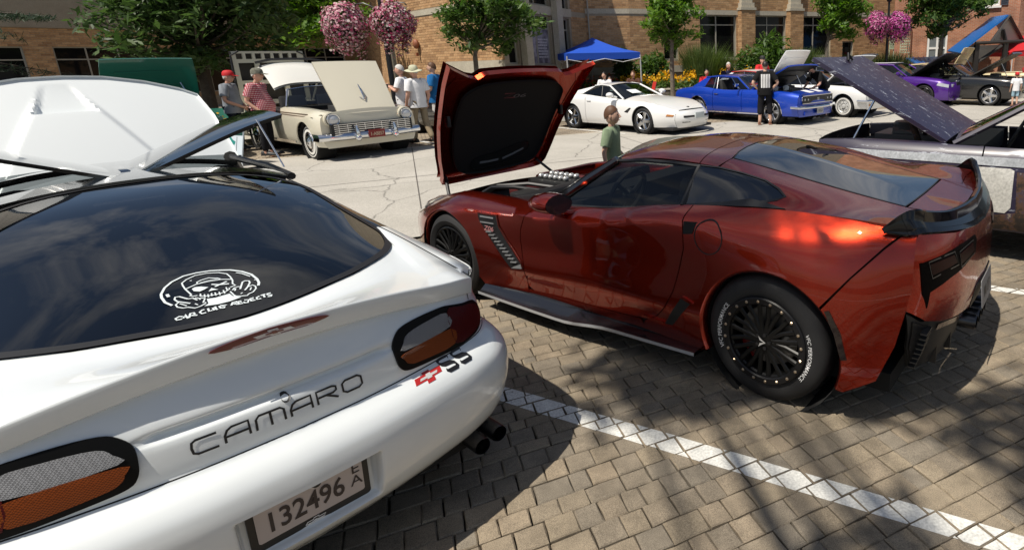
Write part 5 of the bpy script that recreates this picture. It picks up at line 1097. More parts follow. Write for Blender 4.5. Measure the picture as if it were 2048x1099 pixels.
for sg in(1,-1):
 mb=MB();panel(mb,[(3.02,.725),(3.12,.70),(3.34,.615),(3.32,.57),(3.10,.65)],side_pt(SV,sg,.006),.06,.05);mb.build('headlamp',mat('lamp_clear',(.25,.26,.27),.06,.3,coat=1.),CO)
 # hood tipped forward on its front hinge
HB=Vector((3.37,0,.715));hdir=Vector((-.645,0,1.065)).normalized();hn=Vector((-hdir.z,0,hdir.x))
def hd_pt(off=0.):
 def f(V):
  s_,y=V[:,0],V[:,1];bow_=-.075*np.sin(np.clip(s_/1.25,0,1)*math.pi)*1.0+.02*(np.abs(y)/.75)**2-.10*np.clip(1-s_/.18,0,1)**2
  d=bow_+off;return np.stack([HB.x+hdir.x*s_+hn.x*d,y,HB.z+hdir.z*s_+hn.z*d],-1)
 return f
hr=[(.0,0),(.005,.25),(.03,.48),(.06,.54),(.30,.605),(.60,.662),(.85,.70),(1.05,.735),(1.235,.755),(1.22,.735),(1.165,.63),(1.115,.53),(1.10,.46),(1.145,.40),(1.155,.2),(1.157,0)]
hsym=hr+[(a,-b)for a,b in hr[::-1]if b>0]
mb=MB();panel(mb,hsym[::-1],hd_pt(-.045),.07,.06,lip=0,auto=False);panel(mb,hsym,hd_pt(0.),.07,.06,lip=.045,auto=False);hd=mb.build('hood',RPAINT,CO,ang=45)
lr=[(.10,0),(.11,.22),(.16,.40),(.30,.48),(.60,.53),(.85,.535),(.95,.50),(1.02,.38),(1.04,.2),(1.045,0)]
lin=smooth_poly(lr+[(a,-b)for a,b in lr[::-1]if 0<b],3)
mb=MB();panel(mb,lin,hd_pt(.022),.08,.07,lip=.024,auto=False);ln_=mb.build('hood_liner',mat('liner_felt',(.008,.008,.008),.85),hd,ang=60)
mb=MB();V,F_=text_faces('06',.085,.002);V=V*[1.7,.62];f_=hd_pt(.0245);mb.add(f_(np.stack([V[:,1]+.855,-(V[:,0]+V[:,1]*.45)-.055],-1)),F_);mb.build('liner_text',mat('text_grey',(.17,.16,.165),.5),ln_,smooth=False)
mb=MB();ribbon(mb,[(.905,.11),(.905,.0),(.858,.10),(.858,-.01)],.012,f_);mb.build('liner_letter',mat('text_red',(.22,.04,.05),.5),ln_)
CHROMES=mat('bright_strip',(.62,.62,.63),.18,.6)
for a,b in(((.21,.20),(.21,.0)),((.21,-.045),(.285,-.27))):
 mb=MB();ribbon(mb,[a,((a[0]+b[0])/2-.004,(a[1]+b[1])/2),b],.022,hd_pt(.029));mb.build('liner_strip',CHROMES,ln_)
mb=MB();panel(mb,smooth_poly([(.15,.25),(.26,.26),(.30,.0),(.36,-.28),(.25,-.31),(.17,-.1)],3),hd_pt(.026),.06,.06,lip=.004,auto=False);mb.build('liner_duct',mat('duct_black',(.02,.02,.02),.3),ln_)
for sg in(1,-1):
 mb=MB();mb.box((0,0,0),(.05,.03,.09));o=mb.build('hood_latch',BLK,hd,bevel=.008);o.location=hd_pt(.03)(np.array([[.68,sg*.60]]))[0]
 mb=MB();mb.tube([tuple(hd_pt(.0)(np.array([[.10,sg*.50]]))[0]),(3.16,sg*.60,.64)],.014,8);mb.build('hood_strut',BLK,hd)
 mb=MB();ribbon(mb,[(.08,sg*.50),(.35,sg*.57),(.7,sg*.63),(1.0,sg*.68),(1.1,sg*.62)],.012,hd_pt(.004));mb.build('hood_rib',RPAINT,hd)
mb=MB();mb.box((1.2,0,.20),(3.6,1.5,.1));mb.build('underbody',DARK,CO)
# wheels: rear drag tyre with beadlock ring and lettering

WB=mat('wheel_black',(.006,.006,.006),.35,spec=.25)
for sg in(1,-1):
 e=wheel(CO,2.71,sg*.925,.330,.28,.235,'multi',WB,sg,n=56)
 e=wheel(CO,0,sg*.935,.347,.33,.222,'ten',WB,sg,n=64)
 mb=MB();mb.lathe([(.236,-.012),(.238,.004),(.232,.010),(.206,.010),(.200,.004),(.200,-.02)],56);rg=mb.build('beadlock_ring',mat('ring_black',(.008,.008,.009),.4,spec=.3),e,ang=35)
 for k in range(20):
  a=2*math.pi*(k+.3)/20
  if 'bolt' not in PM:t_=MB();t_.lathe([(.0085,0),(.0085,.005),(.0055,.008),(0,.008)],6);PM['bolt']=t_.mesh('ring_bolt',mat('bolt_brass',(.45,.36,.26),.3,.8))
  link('bead_bolt',PM['bolt'],e,(.219*math.cos(a),.219*math.sin(a),.010),(0,0,a))
 for a_mid,word,ha in((-8,'VFC PERFORMANCE',1),(172,'VFC PERFORMANCE',1)):
  mb=MB();V,F_=text_faces(word,.031,.002);V=V*[.98,1];r0=.250;an=R(a_mid)-V[:,0]/.262;rad=r0+V[:,1]
  zz=np.interp(rad,[.234,.285,.30],[-.008,.0035,.004]);mb.add(np.stack([rad*np.cos(an),rad*np.sin(an),zz+.0018],-1),F_);mb.build('tyre_lettering',WHT,e,smooth=False)
 mb=MB();mb.add([(x,y,.012)for x,y in((-.03,.02),(-.008,.012),(0,-.012),(.008,.012),(.03,.02),(.012,-.002),(.0,-.022),(-.012,-.002))],[(0,1,2,6,7),(2,3,4,5,6)]);o=mb.build('cap_emblem',mat('emblem_silver',(.6,.6,.6),.25,.5),e,smooth=False);o.rotation_euler=(0,0,R(-90))
 mb=MB();mb.box((.11,.10,-.10),(.06,.12,.05),rot=Matrix.Rotation(.7,3,'Z'));mb.build('brake_caliper',mat('caliper_red',(.25,.012,.012),.3,coat=.5),e,bevel=.01)
 # ========================== cars of the show, built from one coach-builder
def tubeobj(name,m,par,path,r,n=6,sy=1.0):mb=MB();mb.tube(path,r,n,sy=sy);return mb.build(name,m,par)
def gcar(label,loc,rz,P):
 """P: xs stations rear to front, zt/yt shoulder, ym widest half width, zc centre height of hood/deck, zb sill height ..."""
 rt=thing(P.get('name','parked_car'),label,P.get('cat','car'),loc,rz,'cars parked at the car show');body=P['paint']
 xs=np.array(P['xs']);zt,yt,ym=(np.array(P[k])for k in('zt','yt','ym'));zb=P.get('zb',.22);n=len(xs);zm=P.get('zm',.55)
 S=Surf(xs,[[zb]*n,[zb+.12]*n,zb+(zt-zb)*zm,zt-.11,zt-.035,zt],[ym-.06,ym-.015,ym,ym-.02*np.ones(n),yt+(ym-yt)*.55,yt])
 wb,wr,ra=P['wb'],P['wr'],P.get('ra',P['wr']+.055)
 wx=(0,wb)
 def sidepoly(a,b):
  poly=[(a,zb)]
  for w_ in wx:
   if a<w_<b:
    th=math.degrees(math.asin(min(1,max(-1,(wr-zb)/ra))));A_=[(w_-ra*math.cos(R(t)),wr+ra*math.sin(R(t)))for t in np.linspace(-th,180+th,20)];poly+=A_
  return poly+[(b,zb)]+topline(S,b,a,max(4,int((b-a)/.22)))
 dx=P.get('doors',[]);cuts=[xs[0]+.01]+sorted(q for d in dx for q in d)+[xs[-1]-.01]
 for a,b in zip(cuts,cuts[1:]):
  isd=any(abs(a-d[0])<1e-6 for d in dx)
  for sg in(1,-1):
   mb=MB();panel(mb,sidepoly(a+.006,b-.006),side_pt(S,sg),.11,.07,lip=.02)
   o_=mb.build('door' if isd else 'body_panel',body,rt,ang=40)
   if isd:
    hx,hz=b-.14 if False else a+.14,float(np.interp(a+.14,xs,zt))-.13
    h=MB();h.box((hx,sg*(float(S(hx,hz)[0])+.012),hz),(.15,.02,.022));h.build('handle',P.get('hm',CHR),o_,bevel=.005)
    # top: deck, cowl, hood (unless open)
 zc=np.array(P['zc']);T_=lambda V,off=0.:np.stack([V[:,0],V[:,1],cat(xs,zc,V[:,0])+(cat(xs,zt,V[:,0])-cat(xs,zc,V[:,0]))*np.minimum(np.abs(V[:,1])/cat(xs,yt,V[:,0]),1)**2.5+off],-1)
 def ye(x):return float(cat(xs,yt,np.array([x]))[0])
 def strip(a,b,inset_=0.):
  X=np.linspace(a,b,max(4,int((b-a)/.2)));return[(x,-(ye(x)-inset_))for x in X]+[(x,ye(x)-inset_)for x in X[::-1]]
 x_cowl,x_bb=P['cowl'],P['bb']
 mb=MB();panel(mb,strip(xs[0]+.01,x_bb),T_,.2,.1);mb.build('deck',body,rt,ang=40)
 hx0=x_cowl+.06
 if P.get('hood_open')is None:
  mb=MB();panel(mb,strip(hx0,xs[-1]-.04),T_,.15,.1);hd_=mb.build('hood',body,rt,ang=40)
 else:
  ang,hinge,hm,um=P['hood_open'];hl=P.get('hood_len',xs[-1]-.12-hx0);hw_=P.get('hood_w',.04)
  for sg in(1,-1):
   mb=MB();X=np.linspace(hx0,xs[-1]-.05,10);mb.grid([[tuple(T_(np.array([[x,sg*(ye(x)-q)]]))[0]-np.array([0,0,dz]))for q,dz in((0,0),(.05,0),(.10,.01),(.11,.12))]for x in X]);mb.build('fender_top',body,rt,ang=40)
  mb=MB();panel(mb,strip(hx0,xs[-1]-.08,.05),lambda V:T_(V,-.14),.3,.3);mb.build('engine_bay',DARK,rt)
  mb=MB();xm=(hx0+xs[-1])/2;zz=float(np.interp(xm,xs,zc));mb.box((xm-.1,0,zz-.12),(.6,.5,.16));mb.box((xm-.1,0,zz-.02),(.3,.3,.08));mb.lathe([(.17,0),(.18,.05),(.16,.07),(0,.08)],18,Matrix.Translation((xm-.1,0,zz-.0)));mb.build('engine',mat('engine_grey',(.12,.12,.12),.4,.5),rt,kind='stuff')
  a=R(ang)
  def HP(off):
   def f(V):
    s_,y=V[:,0],V[:,1];xx=(hx0+s_)if hinge=='rear' else(hx0+hl-s_);crown=T_(np.stack([xx,y],-1))[:,2]-cat(xs,zt,xx);d=crown*1.0+off
    if hinge=='rear':H0=np.array([hx0,float(np.interp(hx0,xs,zt))]);return np.stack([H0[0]+s_*math.cos(a)-d*math.sin(a),y,H0[1]+.02+s_*math.sin(a)+d*math.cos(a)],-1)
    H0=np.array([P.get('hinge_x',hx0+hl),float(np.interp(P.get('hinge_x',hx0+hl),xs,zt))-P.get('hinge_drop',0)]);return np.stack([H0[0]-s_*math.cos(a)+d*math.sin(a),y,H0[1]+.02+s_*math.sin(a)+d*math.cos(a)],-1)
   return f
  X=np.linspace(0,hl,9);ww=[ye(hx0+x if hinge=='rear' else hx0+hl-x)-hw_ for x in X];out_=[(x,-w_)for x,w_ in zip(X,ww)]+[(x,w_)for x,w_ in zip(X[::-1],ww[::-1])]
  if hinge!='rear':out_=out_[::-1]
  mb=MB();panel(mb,out_,HP(0),.14,.1,lip=.04,auto=False);hd_=mb.build('hood',hm,rt,ang=40)
  mb=MB();panel(mb,out_[::-1],HP(-.035),.25,.25,lip=0,auto=False);mb.build('hood_liner',um,hd_,ang=40)
  mb=MB();
  for q in(.25,.5,.75):panel(mb,[(hl*q-.03,-.5),(hl*q-.03,.5),(hl*q+.03,.5),(hl*q+.03,-.5)],HP(-.05),.3,.3,lip=.012,auto=False)
  mb.build('hood_brace',um,hd_,kind='stuff')
  P['_HP']=HP;P['_hd']=hd_;P['_hl']=hl
  tubeobj('hood_prop',CHR,rt,[tuple(HP(-.04)(np.array([[hl*.55,.45]]))[0]),(hx0+hl*.62,.55,float(np.interp(hx0+.5,xs,zt))-.05)],.012)
  # greenhouse
 xh,xr,zr,yr=P['header'],P['rrear'],P['zr'],P['yr'];zw=lambda x:float(np.interp(x,xs,zt))+.005;yb=lambda x:ye(x)-.02
 if zr:
  zroof=lambda x,y:zr+P.get('rcrown',.05)*(1-(y/yr)**2)-P.get('rarc',.03)*((x-(xh+xr)/2)/max(.2,(xh-xr)/2))**2
  if not P.get('convertible'):
   mb=MB();X=np.linspace(xr,xh,7);panel(mb,[(x,-yr)for x in X]+[(x,yr)for x in X[::-1]],lambda V:np.stack([V[:,0],V[:,1],zroof(V[:,0],V[:,1])],-1),.15,.1,lip=.05);mb.build('roof',P.get('roofm',body),rt,ang=40)
  gm=P.get('glass',GLASS)
  mb=MB();mb.grid([[(xh+(x_cowl+.10*(1-s_*s_)-xh)*t,s_*(yr+(yb(x_cowl)-yr)*t),zroof(xh,s_*yr)+(zw(x_cowl)+.02*(1-s_*s_)-zroof(xh,s_*yr))*t)for s_ in np.linspace(-1,1,9)]for t in np.linspace(0,1,6)]);mb.build('windscreen',gm,rt)
  fr=P.get('trim',CHR)
  mb=MB();zz=zroof(xh,yr)
  for sg in(1,-1):
   p_=[(xh,sg*yr,zz),(xh+(x_cowl-xh)*.5,sg*(yr+(yb(x_cowl)-yr)*.5),zz+(zw(x_cowl)-zz)*.5),(x_cowl,sg*yb(x_cowl),zw(x_cowl))];tubeobj('windscreen_pillar',P.get('pillar',body),rt,p_,.026)
  tubeobj('windscreen_frame',fr,rt,[(xh,-yr,zz),(xh+.02,-yr*.5,zroof(xh,yr*.5)),(xh+.02,0,zroof(xh,0)),(xh+.02,yr*.5,zroof(xh,yr*.5)),(xh,yr,zz)],.014)
  if not P.get('convertible'):
   mb=MB();z2=zroof(xr,yr);mb.grid([[(xr+(x_bb-.06*(1-s_*s_)-xr)*t,s_*(yr*.98+(yb(x_bb)*P.get('bbw',.9)-yr)*t),zroof(xr,s_*yr)-.012+(zw(x_bb)-zroof(xr,s_*yr))*t)for s_ in np.linspace(-1,1,9)]for t in np.linspace(0,1,6)]);mb.build('rear_window',gm,rt)
   for sg in(1,-1):
    q0,q1=P.get('sail',(xr+.02,x_bb+.25));x2=P.get('sailtop',xr+.16)
    mb=MB();g=[(x2,sg*yr,zroof(x2,yr)-.005),(xr,sg*yr,z2-.005),(x_bb,sg*yb(x_bb),zw(x_bb)),(P.get('sailbot',x_bb+.5),sg*yb(P.get('sailbot',x_bb+.5)),zw(P.get('sailbot',x_bb+.5)))]
    mb.grid([[Vector(g[1])*(1-t)*(1-s_)+Vector(g[0])*(1-t)*s_+Vector(g[2])*t*(1-s_)+Vector(g[3])*t*s_ for s_ in np.linspace(0,1,4)]for t in np.linspace(0,1,5)]);mb.build('roof_pillar',P.get('pillar',P.get('roofm',body)),rt)
    tubeobj('roof_rail',P.get('pillar',body),rt,[(xr,sg*yr,z2),((xr+xh)/2,sg*yr,zroof((xr+xh)/2,yr)),(xh,sg*yr,zz)],.022)
    b0,b1=P.get('sailbot',x_bb+.5),x_cowl-.04;t0,t1=x2,xh-.03
    mids=P.get('split',[])
    fr_=[0]+mids+[1]
    for u,v in zip(fr_,fr_[1:]):
     if(u,v)in P.get('open_win',[]):continue
     mb=MB();a_=[(b0+(b1-b0)*k,sg*(yb(b0+(b1-b0)*k)-.005),zw(b0+(b1-b0)*k))for k in(u,v)];c_=[(t0+(t1-t0)*k,sg*(yr-.005),zroof(t0+(t1-t0)*k,yr)-.02)for k in(u,v)]
     mb.add(a_+c_[::-1],[(0,1,2,3)]);mb.build('side_window',gm,rt,smooth=False)
    for k in mids:
     tubeobj('window_post',P.get('post',fr),rt,[(b0+(b1-b0)*k,sg*yb(b0+(b1-b0)*k),zw(b0+(b1-b0)*k)),(t0+(t1-t0)*k,sg*yr,zroof(t0+(t1-t0)*k,yr)-.02)],.013)
 im=P.get('cabin',mat('cabin_dark',(.02,.02,.02),.7))
 mb=MB();zf=zb+.12;mb.box(((x_cowl+x_bb)/2,0,zf),(x_cowl-x_bb,2*ym.min()-.2 if False else 1.3,.1));mb.box((x_cowl-.1,0,zw(x_cowl)-.10),(.25,1.35,.16));mb.box((x_bb+.3,0,zf+.25),(.6,1.25,.4));mb.build('cabin',im,rt)
 for sg in(1,-1):
  mb=MB();sxx=(x_cowl*.6+x_bb*.4);mb.box((sxx,sg*.36,zf+.22),(.5,.5,.2));mb.box((sxx-.3,sg*.36,zf+.5),(.16,.5,.6),rot=Matrix.Rotation(-.2,3,'Y'));mb.build('seat',P.get('seat',mat('seat_dark',(.03,.03,.03),.6)),rt,bevel=.05)
 mb=MB();Pm=Matrix.Translation((x_cowl-.42,.36,zw(x_cowl)+.02))@Matrix.Rotation(R(65),4,'Y')
 mb.grid([[Pm@Vector(((.18+.013*math.cos(b))*math.cos(a_),(.18+.013*math.cos(b))*math.sin(a_),.013*math.sin(b)))for b in np.linspace(0,2*math.pi,7)[:-1]]for a_ in np.linspace(0,2*math.pi,21)[:-1]],closeu=True,closev=True);mb.build('steering_wheel',BLK,rt)
 # nose and tail
 xf,xq=xs[-1]-.01,xs[0]+.01;A,B=S.lines([xf]);yl=float(B[-1][0]);ymf=float(ym[-1])
 def face(x0,sgx,bulge,zlo,ztop_,ytop,ybot,nm):
  mb=MB();g=[]
  for t in np.linspace(0,1,9):
   z=ztop_+(zlo-ztop_)*t;row=[]
   for s_ in np.linspace(-1,1,15):
    hw_=float(S(x0,z)[0]);row.append((x0+sgx*(bulge(t)*(1-abs(s_)**3.0)),s_*hw_,z+(float(np.interp(x0,xs,zc))-ztop_)*(1-t)**3*(1-s_**2)))
   g.append(row)
  mb.grid(g);return mb.build(nm,body,rt,ang=50)
 nf,nr=P.get('nose',lambda t:.06+.10*math.sin(math.pi*t)),P.get('tail',lambda t:.05+.06*math.sin(math.pi*t))
 face(xf,1,nf,zb-.02,float(zt[-1]),0,0,'nose');face(xq,-1,nr,zb,float(zt[0]),0,0,'tail')
 mb=MB();mb.box(((xs[0]+xs[-1])/2,0,zb-.01),(xs[-1]-xs[0]-.5,1.3,.10));mb.build('underbody',DARK,rt)
 for w_ in wx:
  for sg in(1,-1):
   yo=float(S(w_,wr)[0])-P.get('tuck',.03);wheel(rt,w_,sg*yo,wr,P.get('ww',.22),P['rim'],P['style'],P['wm'],sg,whitewall=P.get('whitewall'))
   mb=MB();mb.lathe([(ra-.004,0),(ra-.004,.34),(.06,.34)],18,Matrix.Translation((w_,sg*(yo+.012),wr))@Matrix.Rotation(R(90*sg),4,'X'));mb.build('wheel_well',DARK,rt)
   if P.get('archtrim'):
    mb=MB();g=[]
    for t in np.linspace(-5,185,20):x,z=w_+(ra+.004)*math.cos(R(t)),wr+(ra+.004)*math.sin(R(t));y=float(S(x,z)[0]);x2,z2=w_+(ra-.014)*math.cos(R(t)),wr+(ra-.014)*math.sin(R(t));g.append([(x,sg*(y+.004),z),(x2,sg*(y+.006),z2)])
    mb.grid(g);mb.build('arch_trim',CHR,rt)
 P['S'],P['T'],P['nosef']=S,T_,nf
 return rt
def lamp_round(par,c,r,sgx=1,ring=CHR,n=18,tilt=0.):
 M=Matrix.Translation(c)@Matrix.Rotation(R(90*sgx),4,'Y');mb=MB();mb.lathe([(r*1.02,-.05),(r*1.12,.0),(r*1.05,.02),(r*.93,.012),(r*.92,-.02)],n,M);h=mb.build('headlight',ring,par)
 mb=MB();mb.lathe([(r*.93,.004),(r*.7,.02),(r*.35,.03),(0,.034)],n,M);mb.build('lens',mat('headlamp_glass',(.55,.57,.6),.12,.25,coat=1.),h);return h
def boxpart(name,m,par,c,d,bevel=0.,rot=None):mb=MB();mb.box(c,d,rot);return mb.build(name,m,par,bevel=bevel,smooth=bool(bevel))
# ---- cream 1950s retractable hardtop

CREAM=paint('cream_paint',(.66,.62,.50),0,.3)
FP=dict(paint=CREAM,xs=[-1.45,-1.1,-.5,0,.6,1.2,1.8,2.4,3.0,3.5,3.72],zt=[.92,.98,1.0,1.0,.99,.99,1.0,1.0,.98,.955,.93],yt=[.78,.84,.86,.86,.86,.86,.85,.83,.80,.79,.74],ym=[.88,.95,.97,.97,.965,.965,.965,.965,.965,.95,.90],zc=[.95,1.0,1.02,1.02,1.02,1.02,1.03,1.05,1.04,1.0,.97],zb=.27,wb=3.0,wr=.345,ww=.17,rim=.20,style='hubcap',wm=CHR,whitewall=(.205,.305),doors=[(.62,1.80)],nose=lambda t:.02+.03*math.sin(math.pi*t),cowl=1.95,bb=.25,header=1.62,rrear=.9,zr=1.375,yr=.64,convertible=True,ra=.41,tuck=.05,pillar=CHR,hood_open=(56,'front',CREAM,mat('hood_under',(.12,.11,.09),.6)),hood_len=1.22,hood_w=.24,hinge_x=3.70,hinge_drop=.09)
fd=gcar('cream fifties hardtop with raised hood and its white roof panel lifted up mid-fold',(-9.69,13.91,0),-.64,FP);S_=FP['S']
for sg in(1,-1):
 lamp_round(fd,(3.80,sg*.70,.80),.105)
 mb=MB();mb.lathe([(.16,-.25),(.155,-.10),(.145,.02),(.125,.03)],20,Matrix.Translation((3.74,sg*.70,.80))@Matrix.Rotation(R(90),4,'Y'));mb.build('lamp_hood',CREAM,fd)
 mb=MB();ribbon(mb,[(3.70,.895),(3.2,.90),(2.2,.91),(1.0,.925),(0,.93)],.016,side_pt(S_,sg,.008));ribbon(mb,[(3.5,.845),(2.6,.865),(1.4,.885),(0,.89)],.014,side_pt(S_,sg,.008));mb.build('side_trim',mat('gold_trim',(.16,.13,.08),.3,.5),fd,kind='stuff')
 mb=MB();ribbon(mb,[(-.4,.33),(1.2,.325),(2.5,.33)],.03,side_pt(S_,sg,.006));mb.build('sill_trim',CHR,fd)
mb=MB();mb.box((3.80,0,.60),(.06,1.56,.22));gr_=mb.build('grille',BLK,fd)
for k in range(6):boxpart('grille_bar',CHR,gr_,(3.835,0,.505+k*.038),(.03,1.46,.012))
for k in range(9):boxpart('grille_post',CHR,gr_,(3.825,-.64+k*.16,.60),(.02,.008,.2))
bp_=[(3.72+.17*(1-abs(y/.98)**2.6),y,.45)for y in np.linspace(-.98,.98,25)];bp_=[(3.45,-.985,.45)]+bp_+[(3.45,.985,.45)]
mb=MB();g=[]
for x,y,z in bp_:g.append([(x-.05,y,z+.085),(x-.005,y,z+.075),(x+.03,y,z+.03),(x+.03,y,z-.015),(x,y,z-.055),(x-.05,y,z-.06)])
mb.grid(g);bmp=mb.build('bumper',CHR,fd,ang=50)
for y in(-.36,.36):mb=MB();mb.tube([(3.93,y,.40),(3.955,y,.50),(3.93,y,.66)],[.05,.045,.022],10);mb.ball((3.95,y,.42),.058);mb.build('bumper_guard',CHR,bmp)
boxpart('licence_plate',mat('plate_red',(.22,.015,.012),.4),bmp,(3.935,0,.475),(.012,.31,.155))
mb=MB();V,F_=text_faces('1-ABES7',.095,.008);V*=[.78,1];mb.add(np.stack([np.full(len(V),3.9425),V[:,0],V[:,1]+.437],-1),F_);mb.build('plate_digits',mat('print_cream',(.6,.5,.35),.5),bmp,smooth=False)
HP=FP['_HP'];mb=MB();f_=HP(.012);q=lambda a,b,o=0:Vector(HP(.012+o)(np.array([[a,b]]))[0])
mb.tube([q(.62,.0,.03),q(.45,.0,.05),q(.28,0,.02)],[.008,.018,.008],6);mb.tube([q(.34,-.06),q(.27,0,.01),q(.34,.06)],.008,5);mb.build('hood_ornament',CHR,FP['_hd'])
# roof panel in mid air and the raised trunk frame

WROOF=paint('white_roof_paint',(.72,.71,.66),0,.35)
mb=MB();g=[]
for t in np.linspace(0,1,9):g.append([(.95-.75*t,y,1.47+.46*math.sin(t*1.35)-.10*(abs(y)/.66)**3)for y in np.linspace(-.68,.68,13)])
mb.grid(g);n_=len(mb.v);mb.add([(x-.03,y*.96,z-.04)for x,y,z in mb.v],[f[::-1]for f in mb.f]);mb.build('folding_roof',WROOF,fd,ang=50)
mb=MB();mb.tube([(.25,-.70,1.92),(.22,-.4,1.985),(.2,0,1.995),(.22,.4,1.985),(.25,.70,1.92)],.03,6);mb.build('roof_seal',BLK,fd)
mb=MB();lidT=mat('cream_metal',(.56,.54,.44),.45);Lx=lambda z:-1.05-.10*(z-.95)
def lidbar(a,b,w_):mb.box(((Lx(a[1])+Lx(b[1]))/2,(a[0]+b[0])/2,(a[1]+b[1])/2),(.05,max(abs(a[0]-b[0]),w_),max(abs(a[1]-b[1]),w_)))
lo=[(y0,y1,z0,z1)for y0,y1,z0,z1 in[(-.66+k*.19,-.53+k*.19,2.02,2.15)for k in range(7)]]+[(-.64,-.32,1.52,1.93),(-.64,-.32,1.05,1.43),(-.22,.22,1.05,1.43),(-.22,.22,1.52,1.93),(.32,.64,1.52,1.93),(.32,.64,1.05,1.43)]
Ml=Matrix.Translation((-1.1,0,0))@Matrix.Rotation(R(90),4,'Z');wall_cells(mb,-.74,.74,.95,2.2,lo,Ml,dep=.05);
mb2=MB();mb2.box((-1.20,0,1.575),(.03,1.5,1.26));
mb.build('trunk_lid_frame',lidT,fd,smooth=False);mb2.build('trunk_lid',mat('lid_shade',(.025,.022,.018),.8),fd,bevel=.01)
for sg in(1,-1):tubeobj('lid_cable',BLK,fd,[(-1.0,sg*.78,.98),(-1.03,sg*.80,1.6),(-1.08,sg*.77,2.1),(-1.1,sg*.6,2.2)],.018)
for sg in(1,-1):tubeobj('roof_arm',mat('arm_grey',(.2,.2,.19),.4,.5),fd,[(-.6,sg*.6,1.0),(-.2,sg*.62,1.45),(.25,sg*.62,1.85)],.025)
# ---- white sports coupe (closed)

WP2=paint('white_paint',(.80,.80,.79),0,.3)
VP=dict(paint=WP2,xs=[-.92,-.6,-.2,.3,.9,1.5,2.0,2.4,2.8,3.2,3.5],zt=[.88,.93,.94,.93,.88,.84,.80,.785,.76,.66,.56],yt=[.62,.72,.76,.76,.76,.76,.75,.76,.76,.66,.46],ym=[.82,.90,.93,.91,.89,.89,.90,.92,.93,.86,.64],zc=[.92,.96,.97,.96,.92,.90,.89,.86,.80,.68,.57],zb=.18,zm=.42,wb=2.654,wr=.325,ww=.27,rim=.235,style='five',wm=ALU,doors=[(.55,1.72)],cowl=1.86,bb=-.35,header=1.20,rrear=.62,zr=1.165,yr=.55,rcrown=.045,ra=.365,bbw=.85,sailtop=.66,sailbot=.30,pillar=WP2,trim=BLK,hm=WP2,glass=glassmat('green_glass',(.20,.26,.25),1.3),nose=lambda t:.10+.13*math.sin(math.pi*min(1,t*.9+.05)),split=[.5])
vt=gcar('white low sports coupe with a paper behind its windscreen, hood closed',(-2.96,16.47,0),-.675,VP);S_=VP['S'];T_=VP['T']
for sg in(1,-1):
 mb=MB();panel(mb,[(3.32,.45),(3.45,.435),(3.47,.47),(3.34,.495)],side_pt(S_,sg,.012),.1,.1);mb.build('turn_lamp',mat('amber_lamp',(.5,.2,.05),.2,coat=.5),vt)
 mb=MB();mb.ball((1.62,sg*.98,.93),(.10,.10,.07));mb.tube([(1.66,sg*.92,.90),(1.70,sg*.82,.86)],.03);mb.build('door_mirror',WP2,vt)
 mb=MB();panel(mb,[(2.15,.50),(2.28,.62),(2.22,.63),(2.02,.52)],side_pt(S_,sg,.003),.1,.1);mb.build('side_vent',BLK,vt)
 mb=MB();mb.grid([[(3.504+.225*(1-(y/.62)**3),sg*y,z)for z in(.40,.45)]for y in np.linspace(.18,.48,6)]);mb.build('front_intake',BLK,vt)
 mb=MB();mb.grid([[(3.504+.20*(1-(y/.62)**3),sg*y,z)for z in(.28,.31)]for y in np.linspace(.30,.50,5)]);mb.build('fog_lamp',BLK,vt)
boxpart('plate_panel',mat('plate_pale',(.55,.6,.6),.4),vt,(3.735,0,.44),(.02,.34,.14),.004)
mb=MB();mb.add(VP['T'](np.array([(3.36,-.06),(3.40,0),(3.36,.06),(3.34,.0)]),.006),[(0,1,2,3)]);mb.build('nose_emblem',BLK,vt)
boxpart('paper',mat('paper_white',(.75,.76,.78),.6),vt,(1.66,-.15,.985),(.24,.34,.004),rot=Matrix.Rotation(.35,3,'Y'))
mb=MB();mb.box((2.9,0,.14),(1.2,1.5,.06));mb.build('front_spoiler',BLK,vt)
# ---- blue late-sixties coupe with white nose stripes

BLUE=paint('blue_metallic_paint',(.004,.05,.46),.3,.3,1.0,.05)
BP=dict(paint=BLUE,xs=[-1.02,-.6,-.2,.2,.7,1.2,1.8,2.4,2.8,3.3,3.60],zt=[.86,.92,.95,.955,.90,.88,.90,.89,.88,.85,.80],yt=[.68,.74,.78,.79,.80,.80,.80,.79,.79,.77,.72],ym=[.84,.89,.91,.91,.90,.90,.90,.905,.91,.90,.84],zc=[.88,.95,.98,.98,.95,.93,.94,.94,.92,.88,.83],zb=.23,zm=.5,wb=2.743,wr=.325,ww=.22,rim=.25,style='five_twin',wm=mat('wheel_silver',(.62,.63,.65),.25,.85),doors=[(.62,1.72)],cowl=1.92,bb=-.35,header=1.35,rrear=.12,zr=1.255,yr=.59,ra=.375,sailtop=.30,sailbot=.20,split=[.22,.30,.80],archtrim=True,open_win=[(.30,.80)],hood_open=(27,'rear',BLUE,mat('hood_under_black',(.012,.012,.012),.5)),hood_len=1.35,nose=lambda t:.04+.05*math.sin(math.pi*t))
bl=gcar('royal blue sixties coupe with two white nose stripes and open hood',(.51,18.14,0),-.77,BP);S_=BP['S']
